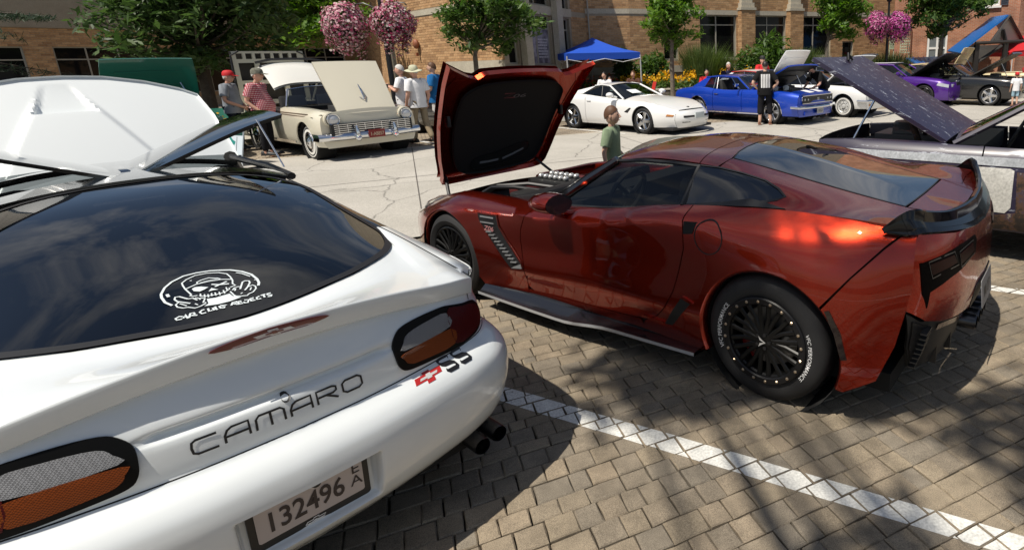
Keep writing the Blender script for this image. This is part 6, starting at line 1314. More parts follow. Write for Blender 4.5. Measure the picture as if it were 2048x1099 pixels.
for sg in(1,-1):
 lamp_round(bl,(3.64,sg*.62,.66),.085);mb=MB();ribbon(mb,[(.40,.255),(1.3,.252),(2.35,.255)],.03,side_pt(S_,sg,.006));mb.build('sill_trim',CHR,bl)
 mb=MB();mb.lathe([(.05,0),(.052,.012),(0,.018)],12,Matrix.Translation((3.655,sg*.47,.655))@Matrix.Rotation(R(90),4,'Y'));mb.build('turn_lamp',mat('headlamp_glass',(.55,.57,.6)),bl)
 mb=MB();panel(mb,[(3.32,sg*.10),(3.62,sg*.10),(3.62,sg*.34),(3.32,sg*.34)][::sg],lambda V:BP['T'](V,.006),.1,.1,lip=.002);mb.build('nose_stripe',WHT,bl)
 mb=MB();panel(mb,[(-.95,sg*.15),(-.7,sg*.15),(-.7,sg*.36),(-.95,sg*.36)][::sg],lambda V:BP['T'](V,.006),.1,.1,lip=.002);mb.build('deck_stripe',WHT,bl)
 mb=MB();mb.box((1.6,sg*.95,1.02),(.05,.14,.09));mb.tube([(1.6,sg*.9,.98),(1.62,sg*.82,.92)],.012);mb.build('door_mirror',CHR,bl,bevel=.02)
mb=MB();panel(mb,[(3.30,-.74),(3.62,-.70),(3.62,.70),(3.30,.74)],lambda V:BP['T'](V,.002),.1,.1,lip=.02);mb.build('header_panel',BLUE,bl,ang=40)
gq=boxpart('grille',BLK,bl,(3.655,0,.655),(.03,1.42,.19));boxpart('grille_frame',CHR,gq,(3.672,0,.755),(.012,1.46,.014));boxpart('grille_frame',CHR,gq,(3.672,0,.556),(.012,1.46,.014))
mb=MB();V,F_=text_faces('SS',.10,.012);mb.add(np.stack([np.full(len(V),3.673),V[:,0]*1.1,V[:,1]+.62],-1),F_);mb.build('grille_badge',WHT,gq,smooth=False)
mb=MB();mb.tube([(3.42,-.90,.47)]+[(3.66+.10*(1-(y/.9)**2),y,.46)for y in np.linspace(-.87,.87,15)]+[(3.42,.90,.47)],.042,8);mb.build('bumper',CHR,bl)
boxpart('licence_plate',mat('plate_pale2',(.45,.45,.46),.5),bl,(3.74,.0,.345),(.012,.30,.15));mb=MB();mb.box((3.62,0,.30),(.1,1.2,.12));mb.build('valance',BLUE,bl,bevel=.02)
mb=MB();V,F_=text_faces('J 8GD',.10,.008);mb.add(np.stack([np.full(len(V),3.748),V[:,0]*.9,V[:,1]+.31],-1),F_);mb.build('plate_digits',PLK,bl,smooth=False)
for k,(x,y)in enumerate(((2.5,-.35),(2.75,-.2),(2.5,.3))):mb=MB();mb.lathe([(.08,0),(.09,.1),(.05,.14),(0,.15)],12,Matrix.Translation((x,y,.86)));mb.build('engine_jar',WHT,bl)
# ---- white early-sixties compact

CP=dict(paint=WP2,xs=[-1.1,-.6,0,.6,1.2,1.8,2.4,2.8,3.2,3.45],zt=[.80,.88,.92,.93,.92,.92,.90,.88,.85,.82],yt=[.68,.74,.77,.78,.78,.78,.77,.76,.75,.70],ym=[.80,.86,.88,.88,.88,.88,.88,.88,.87,.80],zc=[.82,.92,.97,.98,.97,.97,.96,.93,.88,.84],zb=.26,zm=.6,wb=2.74,wr=.32,ww=.18,rim=.20,style='steel',wm=mat('cap_white',(.62,.62,.6),.35,.2),whitewall=(.205,.245),doors=[(.70,1.75)],cowl=1.95,bb=-.25,header=1.40,rrear=.35,zr=1.30,yr=.60,ra=.37,sailtop=.45,sailbot=.15,split=[.85],roofm=WP2,glass=glassmat('blue_glass',(.22,.28,.42),1.5),hood_open=(40,'rear',WP2,mat('hood_under_grey',(.25,.25,.24),.5)),hood_len=1.25)
cv=gcar('white sixties compact with twin round headlights and thin whitewall tyres',(2.62,19.31,0),-.72,CP)
for sg in(1,-1):
 for dy in(.53,.70):lamp_round(cv,(3.50,sg*dy,.68),.072)
mb=MB();mb.tube([(3.2,-.87,.48)]+[(3.50+.08*(1-(y/.86)**2),y,.48)for y in np.linspace(-.85,.85,11)]+[(3.2,.87,.48)],.04,8);mb.build('bumper',CHR,cv)
boxpart('grille',mat('grille_silver',(.4,.4,.4),.3,.8),cv,(3.52,0,.68),(.02,.84,.12));boxpart('turn_lamp',mat('amber_lamp',(.5,.2,.05)),cv,(3.49,-.62,.37),(.03,.14,.05));boxpart('turn_lamp',MATS['amber_lamp'],cv,(3.49,.62,.37),(.03,.14,.05))
# ---- purple sedan with white bumblebee stripe

PURP=paint('purple_paint',(.075,.012,.24),.25,.3,1.0)
QP=dict(paint=PURP,xs=[-1.05,-.6,0,.6,1.2,1.8,2.3,2.8,3.3,3.7,3.88],zt=[1.02,1.05,1.06,1.03,1.0,.98,.98,.97,.93,.86,.78],yt=[.70,.74,.76,.78,.79,.79,.79,.80,.78,.72,.64],ym=[.86,.92,.95,.93,.93,.93,.93,.95,.94,.88,.78],zc=[1.04,1.08,1.09,1.06,1.03,1.01,1.02,1.02,.98,.90,.80],zb=.20,zm=.5,wb=3.05,wr=.36,ww=.24,rim=.27,style='five_twin',wm=mat('wheel_dark',(.06,.06,.065),.25,.6),doors=[(.45,1.30),(1.30,2.25)],cowl=2.35,bb=-.45,header=1.70,rrear=.35,zr=1.40,yr=.60,ra=.41,sailtop=.50,sailbot=.25,split=[.48],trim=BLK,post=BLK,hm=PURP,hood_open=(32,'rear',mat('hood_matte',(.02,.018,.03),.5),mat('hood_under_black',(.012,.012,.012))),hood_len=1.40,glass=glassmat('green_tint',(.25,.32,.30),1.3),nose=lambda t:.05+.07*math.sin(math.pi*t))
qc=gcar('purple sedan with a white stripe over roof and nose, dark hood propped open',(6.24,22.93,0),-.81,QP);T_=QP['T']
mb=MB();mb.box((1.0,0,1.452),(1.3,.60,.012));mb.build('roof_stripe',WHT,qc)
for sg in(1,-1):
 mb=MB();panel(mb,[(3.50,.70),(3.86,.62),(3.86,.72),(3.55,.80)],side_pt(QP['S'],sg,.006),.1,.1);mb.build('headlight',mat('headlamp_glass',(.55,.57,.6)),qc)
 mb=MB();mb.ball((2.12,sg*1.0,1.08),(.07,.11,.07));mb.tube([(2.15,sg*.93,1.04),(2.2,sg*.82,1.0)],.025);mb.build('door_mirror',PURP,qc)
 boxpart('headlight',mat('headlamp_glass',(.55,.57,.6)),qc,(3.90,sg*.52,.68),(.05,.26,.10),.02)
boxpart('grille',BLK,qc,(3.93,0,.66),(.05,.72,.26),.02);boxpart('nose_stripe',WHT,qc,(3.88,0,.815),(.10,.36,.02),.005);boxpart('plate_board',WHT,qc,(3.965,.0,.50),(.015,.36,.22));boxpart('lower_intake',BLK,qc,(3.92,0,.33),(.04,1.1,.14),.02);boxpart('stripe_low',WHT,qc,(3.945,0,.215),(.04,.5,.06),.005)
# ---- black sedan

BK2=paint('black_show_paint',(.008,.008,.009),0,.2)
KP=dict(paint=BK2,xs=[-1.1,-.6,0,.6,1.2,1.8,2.4,2.8,3.2,3.55],zt=[.93,.97,.98,.97,.96,.96,.95,.93,.90,.86],yt=[.72,.76,.77,.78,.78,.78,.77,.76,.75,.70],ym=[.82,.87,.88,.88,.88,.88,.88,.88,.88,.82],zc=[.95,.99,1.0,.99,.99,.99,.99,.97,.94,.88],zb=.25,zm=.6,wb=2.75,wr=.335,ww=.22,rim=.25,style='five',wm=mat('wheel_polished',(.7,.7,.71),.15,.95),doors=[(.55,1.75)],cowl=1.98,bb=-.35,header=1.45,rrear=.3,zr=1.34,yr=.62,ra=.38,sailtop=.42,sailbot=.15,split=[.5],trim=BLK,post=BLK,hm=BK2,hood_open=(30,'rear',BK2,mat('hood_under_brown',(.05,.035,.025),.6)),hood_len=1.45)
bc=gcar('black two-door car on polished five-spoke wheels with brown-lined hood up',(8.06,21.8,0),-.70,KP)
for sg in(1,-1):boxpart('headlight',mat('headlamp_glass',(.55,.57,.6)),bc,(3.60,sg*.56,.70),(.04,.30,.13),.01);mb=MB();mb.ball((1.75,sg*.97,1.02),(.06,.10,.06));mb.tube([(1.78,sg*.9,.99),(1.8,sg*.8,.96)],.02);mb.build('door_mirror',BK2,bc)
boxpart('bumper',BK2,bc,(3.62,0,.45),(.12,1.64,.2),.04);boxpart('grille',BLK,bc,(3.6,0,.70),(.03,.7,.13))
# ---- further cars, partly hidden

def plain(label,loc,rz,pm,**kw):
 P=dict(paint=pm,xs=[-1.1,-.5,.2,.9,1.6,2.3,2.9,3.4],zt=[.88,.94,.96,.95,.95,.94,.91,.84],yt=[.70,.76,.78,.78,.78,.77,.75,.68],ym=[.82,.88,.89,.89,.89,.89,.88,.80],zc=[.9,.97,.99,.99,.99,.98,.95,.87],zb=.24,zm=.6,wb=2.7,wr=.33,ww=.2,rim=.22,style='eight',wm=ALU,doors=[(.6,1.7)],cowl=1.9,bb=-.3,header=1.38,rrear=.35,zr=1.33,yr=.61,ra=.38,sailtop=.45,sailbot=.2,split=[.5]);P.update(kw);c=gcar(label,loc,rz,P)
 for sg in(1,-1):lamp_round(c,(3.46,sg*.58,.68),.08)
 boxpart('bumper',CHR,c,(3.50,0,.46),(.08,1.66,.12),.03);return c,P
plain('dark blue-black car half hidden behind the men and the tipped red hood',(-7.3,16.3,0),-.66,paint('dark_navy_paint',(.006,.008,.014),0,.2))
GREEN=paint('green_paint',(.0,.11,.075),.1,.3)
gc,_=plain('green car behind the white hood with its green hood standing upright',(-12.9,13.3,0),-.66,GREEN,hood_open=(68,'rear',GREEN,GREEN),hood_len=1.15)
plain('grey-blue car whose raised grey hood shows behind the purple sedan',(4.6,25.6,0),-.75,paint('slate_paint',(.05,.07,.10),.2,.3),hood_open=(38,'rear',mat('slate_hood',(.06,.08,.12),.4),mat('slate_under',(.07,.09,.12),.5)))
CR2=paint('pale_yellow_paint',(.62,.52,.30),0,.3)
plain('pale yellow car behind the black one with its yellow hood upright',(8.9,25.3,0),-.7,CR2,hood_open=(62,'rear',CR2,CR2),hood_len=1.1)
plain('cream convertible with red seats at the right end of the far row',(12.3,23.4,0),-.70,CR2,convertible=True,seat=mat('seat_red',(.4,.03,.03),.5),cabin=mat('cabin_red',(.25,.02,.02),.6),hood_open=(34,'rear',CR2,mat('hood_under_brown',(.05,.035,.025))))
plain('red car with white hood raised, behind the blue coupe',(1.25,20.9,0),-.76,paint('bright_red_paint',(.42,.012,.012),0,.3),hood_open=(55,'rear',WP2,WP2),hood_len=1.2,roofm=WP2)
plain('dark purple car whose roof just shows above the white hood on the left',(-17.5,13.8,0),-.62,paint('plum_paint',(.02,.012,.035),.2,.3))
# ---- weathered coupe on the right, heading away

def weather():
 m=bpy.data.materials.new('weathered_paint');m.use_nodes=True;t=m.node_tree;b=t.nodes['Principled BSDF'];n=t.nodes.new;l=t.links.new
 g=n('ShaderNodeTexCoord');mp_=n('ShaderNodeMapping');mp_.inputs['Scale'].default_value=(1.6,9.0,9.0);a=n('ShaderNodeTexNoise');a.inputs['Scale'].default_value=2.0;a.inputs['Detail'].default_value=9;a.inputs['Roughness'].default_value=.72
 l(g.outputs['Object'],mp_.inputs[0]);l(mp_.outputs[0],a.inputs[0]);cr=n('ShaderNodeValToRGB');E_=cr.color_ramp.elements;E_[0].position=.30;E_[0].color=(.16,.07,.035,1);E_[1].position=.36;E_[1].color=(.022,.018,.04,1)
 e=E_.new(.60);e.color=(.028,.023,.05,1);e=E_.new(.62);e.color=(.30,.32,.38,1);e=E_.new(.78);e.color=(.46,.46,.48,1)
 l(a.outputs[0],cr.inputs[0]);l(cr.outputs[0],b.inputs['Base Color']);b.inputs['Roughness'].default_value=.42;b.inputs['Coat Weight'].default_value=.25;b.inputs['Coat Roughness'].default_value=.2;return m
WEA=weather()
def rust_mat():
 m=bpy.data.materials.new('rusty_metal');m.use_nodes=True;t=m.node_tree;b=t.nodes['Principled BSDF'];n=t.nodes.new;l=t.links.new
 g=n('ShaderNodeTexCoord');a=n('ShaderNodeTexNoise');a.inputs['Scale'].default_value=7;a.inputs['Detail'].default_value=10;a.inputs['Roughness'].default_value=.7;cr=n('ShaderNodeValToRGB');E_=cr.color_ramp.elements;E_[0].position=.35;E_[0].color=(.008,.007,.006,1);E_[1].position=.7;E_[1].color=(.40,.36,.28,1)
 for p_,c in((.47,(.03,.02,.015)),(.53,(.10,.05,.025)),(.58,(.04,.03,.06)),(.63,(.30,.25,.18))):e=E_.new(p_);e.color=(*c,1)
 l(g.outputs['Object'],a.inputs[0]);l(a.outputs[0],cr.inputs[0]);l(cr.outputs[0],b.inputs['Base Color']);b.inputs['Roughness'].default_value=.7;return m
RUST=rust_mat()
c_,s_=math.cos(CORV[2]),math.sin(CORV[2]);rl0=Vector((CORV[0]+-2.6*c_+2.78*s_,CORV[1]-2.6*s_-2.78*c_,0))
WP=dict(paint=WEA,xs=[-1.2,-.6,0,.6,1.2,1.8,2.3,2.8,3.2,3.55],zt=[.92,.98,1.0,.99,.98,.98,.985,.985,.98,.96],yt=[.70,.76,.79,.80,.80,.80,.79,.79,.79,.77],ym=[.84,.88,.89,.89,.89,.89,.89,.89,.88,.82],zc=[.95,1.0,1.03,1.02,1.01,1.01,1.02,1.02,1.01,.97],zb=.28,zm=.6,wb=2.85,wr=.335,ww=.2,rim=.19,style='steel',wm=RUST,doors=[(.75,2.05)],cowl=2.30,bb=-.4,header=1.75,rrear=.4,zr=1.36,yr=.60,ra=.39,sailtop=.5,sailbot=.2,split=[.45],open_win=[(.45,1)],pillar=WEA,trim=RUST,post=RUST,hm=RUST,hood_open=(30,'rear',WEA,mat('hood_under_rust',(.06,.045,.035),.7)),hood_len=1.48,hood_w=.03)
wc=gcar('weathered dark purple coupe with peeling paint, hood propped up, beside the red car',rl0,CORV[2],WP);S_=WP['S']
for sg in(1,-1):
 mb=MB();panel(mb,[(0,.84),(3.4,.84),(3.4,.905),(0,.915)],side_pt(S_,sg,.006),.2,.1,lip=.004);mb.build('pale_stripe',rock_mat('stripe_paint',(.30,.32,.34),(.55,.57,.60),5,60,.1,.5),wc)
 mb=MB();panel(mb,[(1.80,.81),(1.83,.825),(2.2,.825),(2.23,.78),(2.2,.60),(2.08,.51),(1.93,.45),(1.84,.45),(1.80,.50)],side_pt(S_,sg,.005),.12,.08,lip=.003);mb.build('primer_patch',rock_mat('primer_white',(.52,.51,.47),(.66,.65,.61),4,50,.1,.6),wc)
 mb=MB();panel(mb,[(.5,.80),(1.78,.80),(1.76,.46),(1.95,.42),(2.48,.42),(2.46,.30),(.5,.30)][::-1],side_pt(S_,sg,.007),.12,.08,lip=.003);mb.build('rusty_sill',RUST,wc)
 mb=MB();panel(mb,[(2.10,.82),(3.38,.82),(3.30,.76),(2.6,.79),(2.2,.60),(2.12,.45)][::-1],side_pt(S_,sg,.005),.12,.08,lip=.003);mb.build('rusty_fender',RUST,wc)
for k in range(2):
 HPw=WP['_HP'];tubeobj('hood_post',RUST,wc,[tuple(HPw(-.05)(np.array([[.42+.28*k,.55-.5*k]]))[0]),(2.62+.02*k,.5-.45*k,.86)],.03)
mb=MB();mb.box(tuple(HPw(.03)(np.array([[1.40,-.05]]))[0]),(.05,.05,.04));mb.tube([tuple(HPw(.02)(np.array([[1.36,.06]]))[0]),tuple(HPw(.07)(np.array([[1.42,.0]]))[0]),tuple(HPw(.02)(np.array([[1.36,-.06]]))[0])],.012);mb.build('hood_pin',BLK,WP['_hd'],kind='stuff')
mb=MB();mb.box(tuple(HPw(-.05)(np.array([[1.30,.62]]))[0]),(.09,.12,.06));mb.build('hood_latch',BLK,WP['_hd'],bevel=.02)
# ========================== trees, plants

def leaf_material(name,cols,trans=.35,rough=.5):
 if name in MATS:return MATS[name]
 m=bpy.data.materials.new(name);m.use_nodes=True;MATS[name]=m;t=m.node_tree;t.nodes.clear();n=t.nodes.new;l=t.links.new
 o=n('ShaderNodeOutputMaterial');g=n('ShaderNodeNewGeometry');cr=n('ShaderNodeValToRGB');l(g.outputs['Random Per Island'],cr.inputs[0])
 cr.color_ramp.elements[0].color=(*cols[0],1);cr.color_ramp.elements[1].color=(*cols[-1],1)
 for i,c in enumerate(cols[1:-1]):e=cr.color_ramp.elements.new((i+1)/(len(cols)-1));e.color=(*c,1)
 d=n('ShaderNodeBsdfPrincipled');d.inputs['Roughness'].default_value=rough;d.inputs['Specular IOR Level'].default_value=.35;l(cr.outputs[0],d.inputs['Base Color'])
 tr=n('ShaderNodeBsdfTranslucent');h=n('ShaderNodeHueSaturation');h.inputs['Value'].default_value=1.6;h.inputs['Saturation'].default_value=1.15;l(cr.outputs[0],h.inputs['Color']);l(h.outputs[0],tr.inputs[0])
 mi=n('ShaderNodeMixShader');mi.inputs[0].default_value=trans;l(d.outputs[0],mi.inputs[1]);l(tr.outputs[0],mi.inputs[2]);l(mi.outputs[0],o.inputs[0]);return m
LEAF1=leaf_material('leaf_dark',[(.026,.052,.016),(.05,.095,.026),(.085,.14,.042),(.036,.07,.022)])
LEAF2=leaf_material('leaf_bright',[(.065,.15,.02),(.11,.21,.032),(.15,.25,.042),(.075,.16,.026)],.4)
LEAF3=leaf_material('leaf_mid',[(.036,.083,.018),(.065,.13,.028),(.11,.175,.04),(.045,.095,.022)])
BARK=rock_mat('bark',(.10,.08,.06),(.22,.19,.15),9,50,.5)
BARKD=rock_mat('bark_dark',(.035,.028,.022),(.08,.065,.05),9,50,.5)
def leaves_mesh(name,C_,size,m,elong=1.7,up=.35,aspect=.55,jitter=.35):
 """one kite-shaped leaf per centre"""
 N_=len(C_);nrm=rng.normal(size=(N_,3));nrm[:,2]=np.abs(nrm[:,2])*(1+up)+up;nrm/=np.linalg.norm(nrm,axis=1,keepdims=True)
 a=np.cross(nrm,rng.normal(size=(N_,3)));a/=np.linalg.norm(a,axis=1,keepdims=True);b=np.cross(nrm,a);s=size*(1+jitter*rng.normal(size=(N_,1))).clip(.5,1.7)
 P=np.stack([C_-a*s*elong/2,C_+b*s*aspect/2-nrm*s*.08,C_+a*s*elong/2-nrm*s*.22,C_-b*s*aspect/2-nrm*s*.08],1).reshape(-1,3)
 me=bpy.data.meshes.new(name);me.vertices.add(N_*4);me.vertices.foreach_set('co',P.ravel());me.loops.add(N_*4);me.loops.foreach_set('vertex_index',np.arange(N_*4));me.polygons.add(N_);me.polygons.foreach_set('loop_start',np.arange(N_)*4);me.update(calc_edges=True);me.materials.append(m);return me
def tree(label,base,th,tr_,cc,cr_,nclump,nleaf,lsize,lm,bm_=None,clump=.42,seed=1,fan=10,group='street trees in front of the buildings',name='deciduous_tree',open_=.0,tips=None):
 """base point, trunk height/radius, crown centre offset and radii; limbs reach the leaf clumps"""
 r_=random.Random(seed);g_=np.random.default_rng(seed);rt=thing(name,label,'tree',base,0,group);bm_=bm_ or BARK
 cc=Vector(cc);tips=list(tips or[])
 while len(tips)<nclump:
  q=Vector((r_.gauss(0,1),r_.gauss(0,1),r_.gauss(0,1))).normalized();d=r_.random()**.42;w_=.78+.35*noise.noise(q*1.7+Vector((seed,0,0)))
  p_=Vector((q.x*cr_[0],q.y*cr_[1],q.z*cr_[2]))*d*w_
  if q.z<-.2 and r_.random()<.35:continue
  if r_.random()<open_:continue
  tips.append(cc+p_)
 mb=MB();top=Vector((cc.x*.8,cc.y*.8,cc.z+cr_[2]*.5));fork=Vector((r_.uniform(-.04,.04),r_.uniform(-.04,.04),th));
 mb.tube([(0,0,-.05),(r_.uniform(-.03,.03),0,th*.35),(fork.x,fork.y,th)],[tr_*1.25,tr_,tr_*.85],9);mb.tube([fork,fork.lerp(top,.5)+Vector((.08,.05,0)),top],[tr_*.8,tr_*.5,tr_*.12],7);mb.build('trunk',bm_,rt)
 mb=MB();order=sorted(tips,key=lambda q:-(q-cc).length)
 for i,q in enumerate(order[:fan*3]):
  k=.08+.55*r_.random()*max(0,min(1,(q.z-th)/max(.3,cr_[2]*2)));s_=fork.lerp(top,k);mid=s_.lerp(q,.5)+Vector((0,0,-.10*(q-s_).length+.12));rad=tr_*(.42 if i<fan else .22)
  mb.tube([s_,mid,q],[rad,rad*.6,rad*.15],5)
 mb.build('limb',bm_,rt,kind='stuff')
 per=nleaf//nclump;Cs=[]
 for q in tips:
  s_=clump*r_.uniform(.7,1.25);dd=g_.normal(size=(per,3));dd/=np.linalg.norm(dd,axis=1,keepdims=True);dd*=(g_.random((per,1))**.45)*s_;dd[:,2]*=.72;Cs.append(np.array(q)+dd)
 link('crown',leaves_mesh('crown',np.concatenate(Cs),lsize,lm),rt);return rt
def tb(u,v,Y):q=at(u,v,Y);return Vector((q.x,q.y,0))
def offp(base,u,v,Y):return at(u,v,Y)-base
b=tb(424,215,17.2);tree('large dense dark green tree above the green hood on the left',b,2.0,.17,offp(b,392,12,17.2),(3.2,2.6,2.35),190,15000,.15,LEAF1,BARKD,.55,3,fan=9)
b=tb(600,200,24.5);tree('brighter yellow-green tree behind the dark one, left of the flower baskets',b,2.4,.14,offp(b,600,5,24.5),(2.7,2.2,2.5),90,7000,.19,LEAF2,BARKD,.6,5)
b=tb(953,140,19.3);tree('open multi-limbed tree before the tan bay, right of the baskets',b,2.05,.085,offp(b,975,32,19.3),(2.0,1.6,1.35),85,6200,.12,LEAF3,BARK,.34,8,fan=12,open_=.1)
b=tb(1347,190,21.5);tree('slim young tree with bright crown between white and blue coupes',b,2.0,.085,offp(b,1345,22,21.5),(1.3,1.2,1.75),80,6000,.125,LEAF2,BARK,.34,12)
b=tb(1655,112,26.0);tree('young bright tree left of the far lamp post, in front of dark windows',b,2.2,.085,offp(b,1680,14,26.0),(1.45,1.3,1.7),80,5600,.15,LEAF2,BARK,.4,17)
b=tb(1880,112,29.5);tree('wide mid-green tree before the red brick house',b,2.3,.13,offp(b,1893,6,29.5),(2.35,2.0,1.95),100,7000,.17,LEAF3,BARK,.48,21)
# conifer just outside on the left with a bough reaching into the frame

cb=at(-190,120,14.0);cb.z=0;cf=thing('conifer_tree','dark conifer bough hanging in at the top left corner','tree',cb,0,'street trees in front of the buildings')
mb=MB();mb.tube([(0,0,0),(.05,0,4),(0,0,8)],[.16,.11,.02],8);mb.build('trunk',BARKD,cf);Cs=[];mb=MB()
for k in range(34):
 z=1.9+k*.17;a=k*2.4;ln=2.5*(1-k/44);e=Vector((math.cos(a)*ln,math.sin(a)*ln,z-.25*ln));mb.tube([(0,0,z),e*.5+Vector((0,0,z*.5+.05)),e],[.035,.02,.006],5)
 for t in np.linspace(.25,1,26):q=Vector((0,0,z)).lerp(e,t);Cs.append(np.array(q)+rng.normal(size=(9,3))*[.13,.13,.06]-[0,0,.06])
e=at(92,33,13.2)-cb;z0=Vector((0,0,e.z+.35));mb.tube([z0,z0.lerp(e,.5)+Vector((0,0,.06)),e],[.05,.025,.006],5)
for t in np.linspace(.2,1,60):q=z0.lerp(e,t);Cs.append(np.array(q)+rng.normal(size=(16,3))*[.13,.22,.05]*(1.3-t*.8)-[0,0,.03])
mb.build('limb',BARKD,cf,kind='stuff');link('needles',leaves_mesh('needles',np.concatenate(Cs),.12,leaf_material('needle_green',[(.012,.028,.014),(.022,.045,.02),(.035,.06,.028)],.15),elong=1.6,aspect=.16),cf)
# shade tree behind the photographer

r_=random.Random(4);T0=Vector((1.2,-7.0,0));tp_=[]
for(gx,gy,rad,k)in((-.35,3.2,.22,5),(-.05,3.5,.25,4),(.1,2.9,.24,4),(.35,3.1,.2,2),(1.75,2.35,.30,4),(2.2,2.75,.3,3),(1.1,2.55,.2,2),(.75,1.75,.2,1)):
 for i in range(k):z=r_.uniform(9.0,10.2);tp_.append(Vector((gx+r_.gauss(0,rad)-.35*z,gy+r_.gauss(0,rad*.7)-.39*z,z))-T0)
tp_+=[Vector((r_.gauss(-.2,1.6),r_.gauss(-1.0,1.3),r_.uniform(6.5,9.5)))for i in range(40)]
tree('broad shade tree standing behind the photographer',T0,4.2,.18,(-1.6,1.8,8.6),(1.6,1.4,.9),len(tp_),len(tp_)*62,.13,LEAF3,BARK,.40,31,fan=14,tips=tp_)
# ---- plants of the bed

def shrub(label,c,r_,h,n_,ls,lm,cat='shrub',grass=False,seed=0,name='shrub',group='plants in the flower bed',aspect=.5):
 g_=np.random.default_rng(seed+77);rt=thing(name,label,cat,c,0,group)
 if grass:
  mb=[];P=[]
  nb_=n_;a=g_.random(nb_)*6.283;rr_=r_*np.sqrt(g_.random(nb_))*.7;b0=np.stack([rr_*np.cos(a),rr_*np.sin(a),np.zeros(nb_)],-1);lean=g_.normal(size=(nb_,3))*.24+b0*.35;ht=h*(.55+.5*g_.random(nb_));tip=b0+lean*ht[:,None]*.9;tip[:,2]=ht;wd=.010+.008*g_.random(nb_)
  V=[];F_=[]
  m1=b0+(tip-b0)*.55;m1[:,:2]-=lean[:,:2]*ht[:,None]*.16;sd=np.stack([-np.sin(a),np.cos(a),np.zeros(nb_)],-1)*wd[:,None]
  V=np.stack([b0-sd,b0+sd,m1+sd*.8,m1-sd*.8,tip],1).reshape(-1,3);F_=[f for i in range(nb_)for f in((5*i,5*i+1,5*i+2,5*i+3),(5*i+3,5*i+2,5*i+4))]
  me=bpy.data.meshes.new('blades');me.from_pydata(V.tolist(),[],F_);me.materials.append(lm);link('blades',me,rt)
 else:
  q=g_.normal(size=(n_,3));q/=np.linalg.norm(q,axis=1,keepdims=True);d=g_.random((n_,1))**.5;lump=1+.22*np.sin(q[:,:1]*5+seed)*np.cos(q[:,1:2]*4+seed*2);C_=q*d*lump*[r_,r_,h/2]+[0,0,h*.52]
  link('foliage',leaves_mesh('foliage',C_,ls,lm,aspect=aspect),rt);mb=MB()
  for k in range(6):a=k*1.05;mb.tube([(0,0,0),(math.cos(a)*r_*.3,math.sin(a)*r_*.3,h*.4),(math.cos(a)*r_*.55,math.sin(a)*r_*.55,h*.75)],[.02,.014,.005],5)
  mb.build('stem',BARKD,rt,kind='stuff')
 return rt
def bedpt(u,Y):q=at(u,130,Y);q.z=.55+max(0,min(.45,(-q.x*.454+q.y*.891-NW)*.12));return q
G3=leaf_material('grass_green',[(.05,.09,.02),(.09,.14,.035),(.13,.18,.06)],.3)
for i,(lb,u,Y,r_,h,n_,gr,ls)in enumerate([('broad-leaved shrub right of the blue canopy leg',1307,26.0,.75,1.25,900,0,.17),('tall feathery grass clump behind the blue coupe rear',1402,26.0,1.0,1.75,1500,1,0),('second feathery grass clump under the first dark window',1440,26.5,.8,1.4,1000,1,0),('rounded shrub at the foot of the first brick pillar',1500,27.0,.8,1.5,1100,0,.15),('tall broad-leaved shrub in front of the second dark window',1543,28.0,1.0,2.1,1300,0,.2),('feathery grass clump under the third window',1605,28.2,1.1,1.5,1500,1,0),('loose pale grass clump left of the far lamp post',1722,29.2,1.2,1.2,1200,1,0),('loose grass clump right of the far lamp post',1785,29.6,1.1,1.35,1200,1,0),('dark climber left of the yellow flowers',1245,25.0,.42,1.5,700,0,.16),('small bright shrub beside the dark climber',1262,25.3,.5,.9,500,0,.13),('bushy shrub at the feet of the flag shirt woman',1565,27.2,.7,1.0,800,0,.14)]):
 shrub(lb,bedpt(u,Y),r_,h,n_,ls,G3 if gr else(LEAF3 if i%2 else LEAF1 if i==8 else LEAF2 if i==9 else LEAF3),grass=bool(gr),seed=i,name='grass_clump' if gr else 'shrub',cat='grass clump' if gr else 'shrub')
 # yellow coneflowers, red salvia: uncountable
def flowers(name,pts,size,cols,green_n,gh,seed):
 g_=np.random.default_rng(seed);pts=np.array(pts);f=leaves_mesh(name,pts,size,leaf_material(name+'_petal',cols,.25),elong=1.0,aspect=1.0,up=.2)
 o=link(name,f,kind='stuff');o['label']=name
 gp=pts[g_.integers(0,len(pts),green_n)]+g_.normal(size=(green_n,3))*[.12,.12,.04]-[0,0,gh];gp[:,2]-=g_.random(green_n)*gh;link(name+'_foliage',leaves_mesh(name+'_foliage',gp,.12,LEAF3),kind='stuff');return o
YC=[(.75,.42,.01),(.85,.52,.02),(.62,.32,.01),(.30,.13,.01)]
pts=[]
for u0,u1,Y,n_,zt_ in((1238,1392,24.2,900,1.05),(1440,1530,25.2,420,1.1),(1575,1612,26.5,60,.95)):
 for k in range(n_):u=random.uniform(u0,u1);q=at(u,130,Y+random.uniform(-.5,1.0));pts.append((q.x,q.y,zt_+random.gauss(0,.10)+.10*math.sin(u*.11)))
flowers('yellow_flowers',pts,.085,YC,2600,.22,4)
pts=[]
for k in range(420):u=random.uniform(1160,1238);q=at(u,150,24.0+random.uniform(-.6,.8));pts.append((q.x,q.y,.85+random.gauss(0,.16)))
flowers('red_salvia',pts,.07,[(.42,.05,.03),(.30,.04,.03),(.5,.10,.05),(.10,.09,.03)],1500,.22,6)
pts=[]
for k in range(60):u=random.uniform(425,452);q=at(u,238,13.6+random.uniform(-.2,.3));pts.append((q.x,q.y,q.z+random.gauss(0,.06)))
flowers('orange_flowers',pts,.06,YC,160,.14,9)
# ---- lamp posts with flower baskets

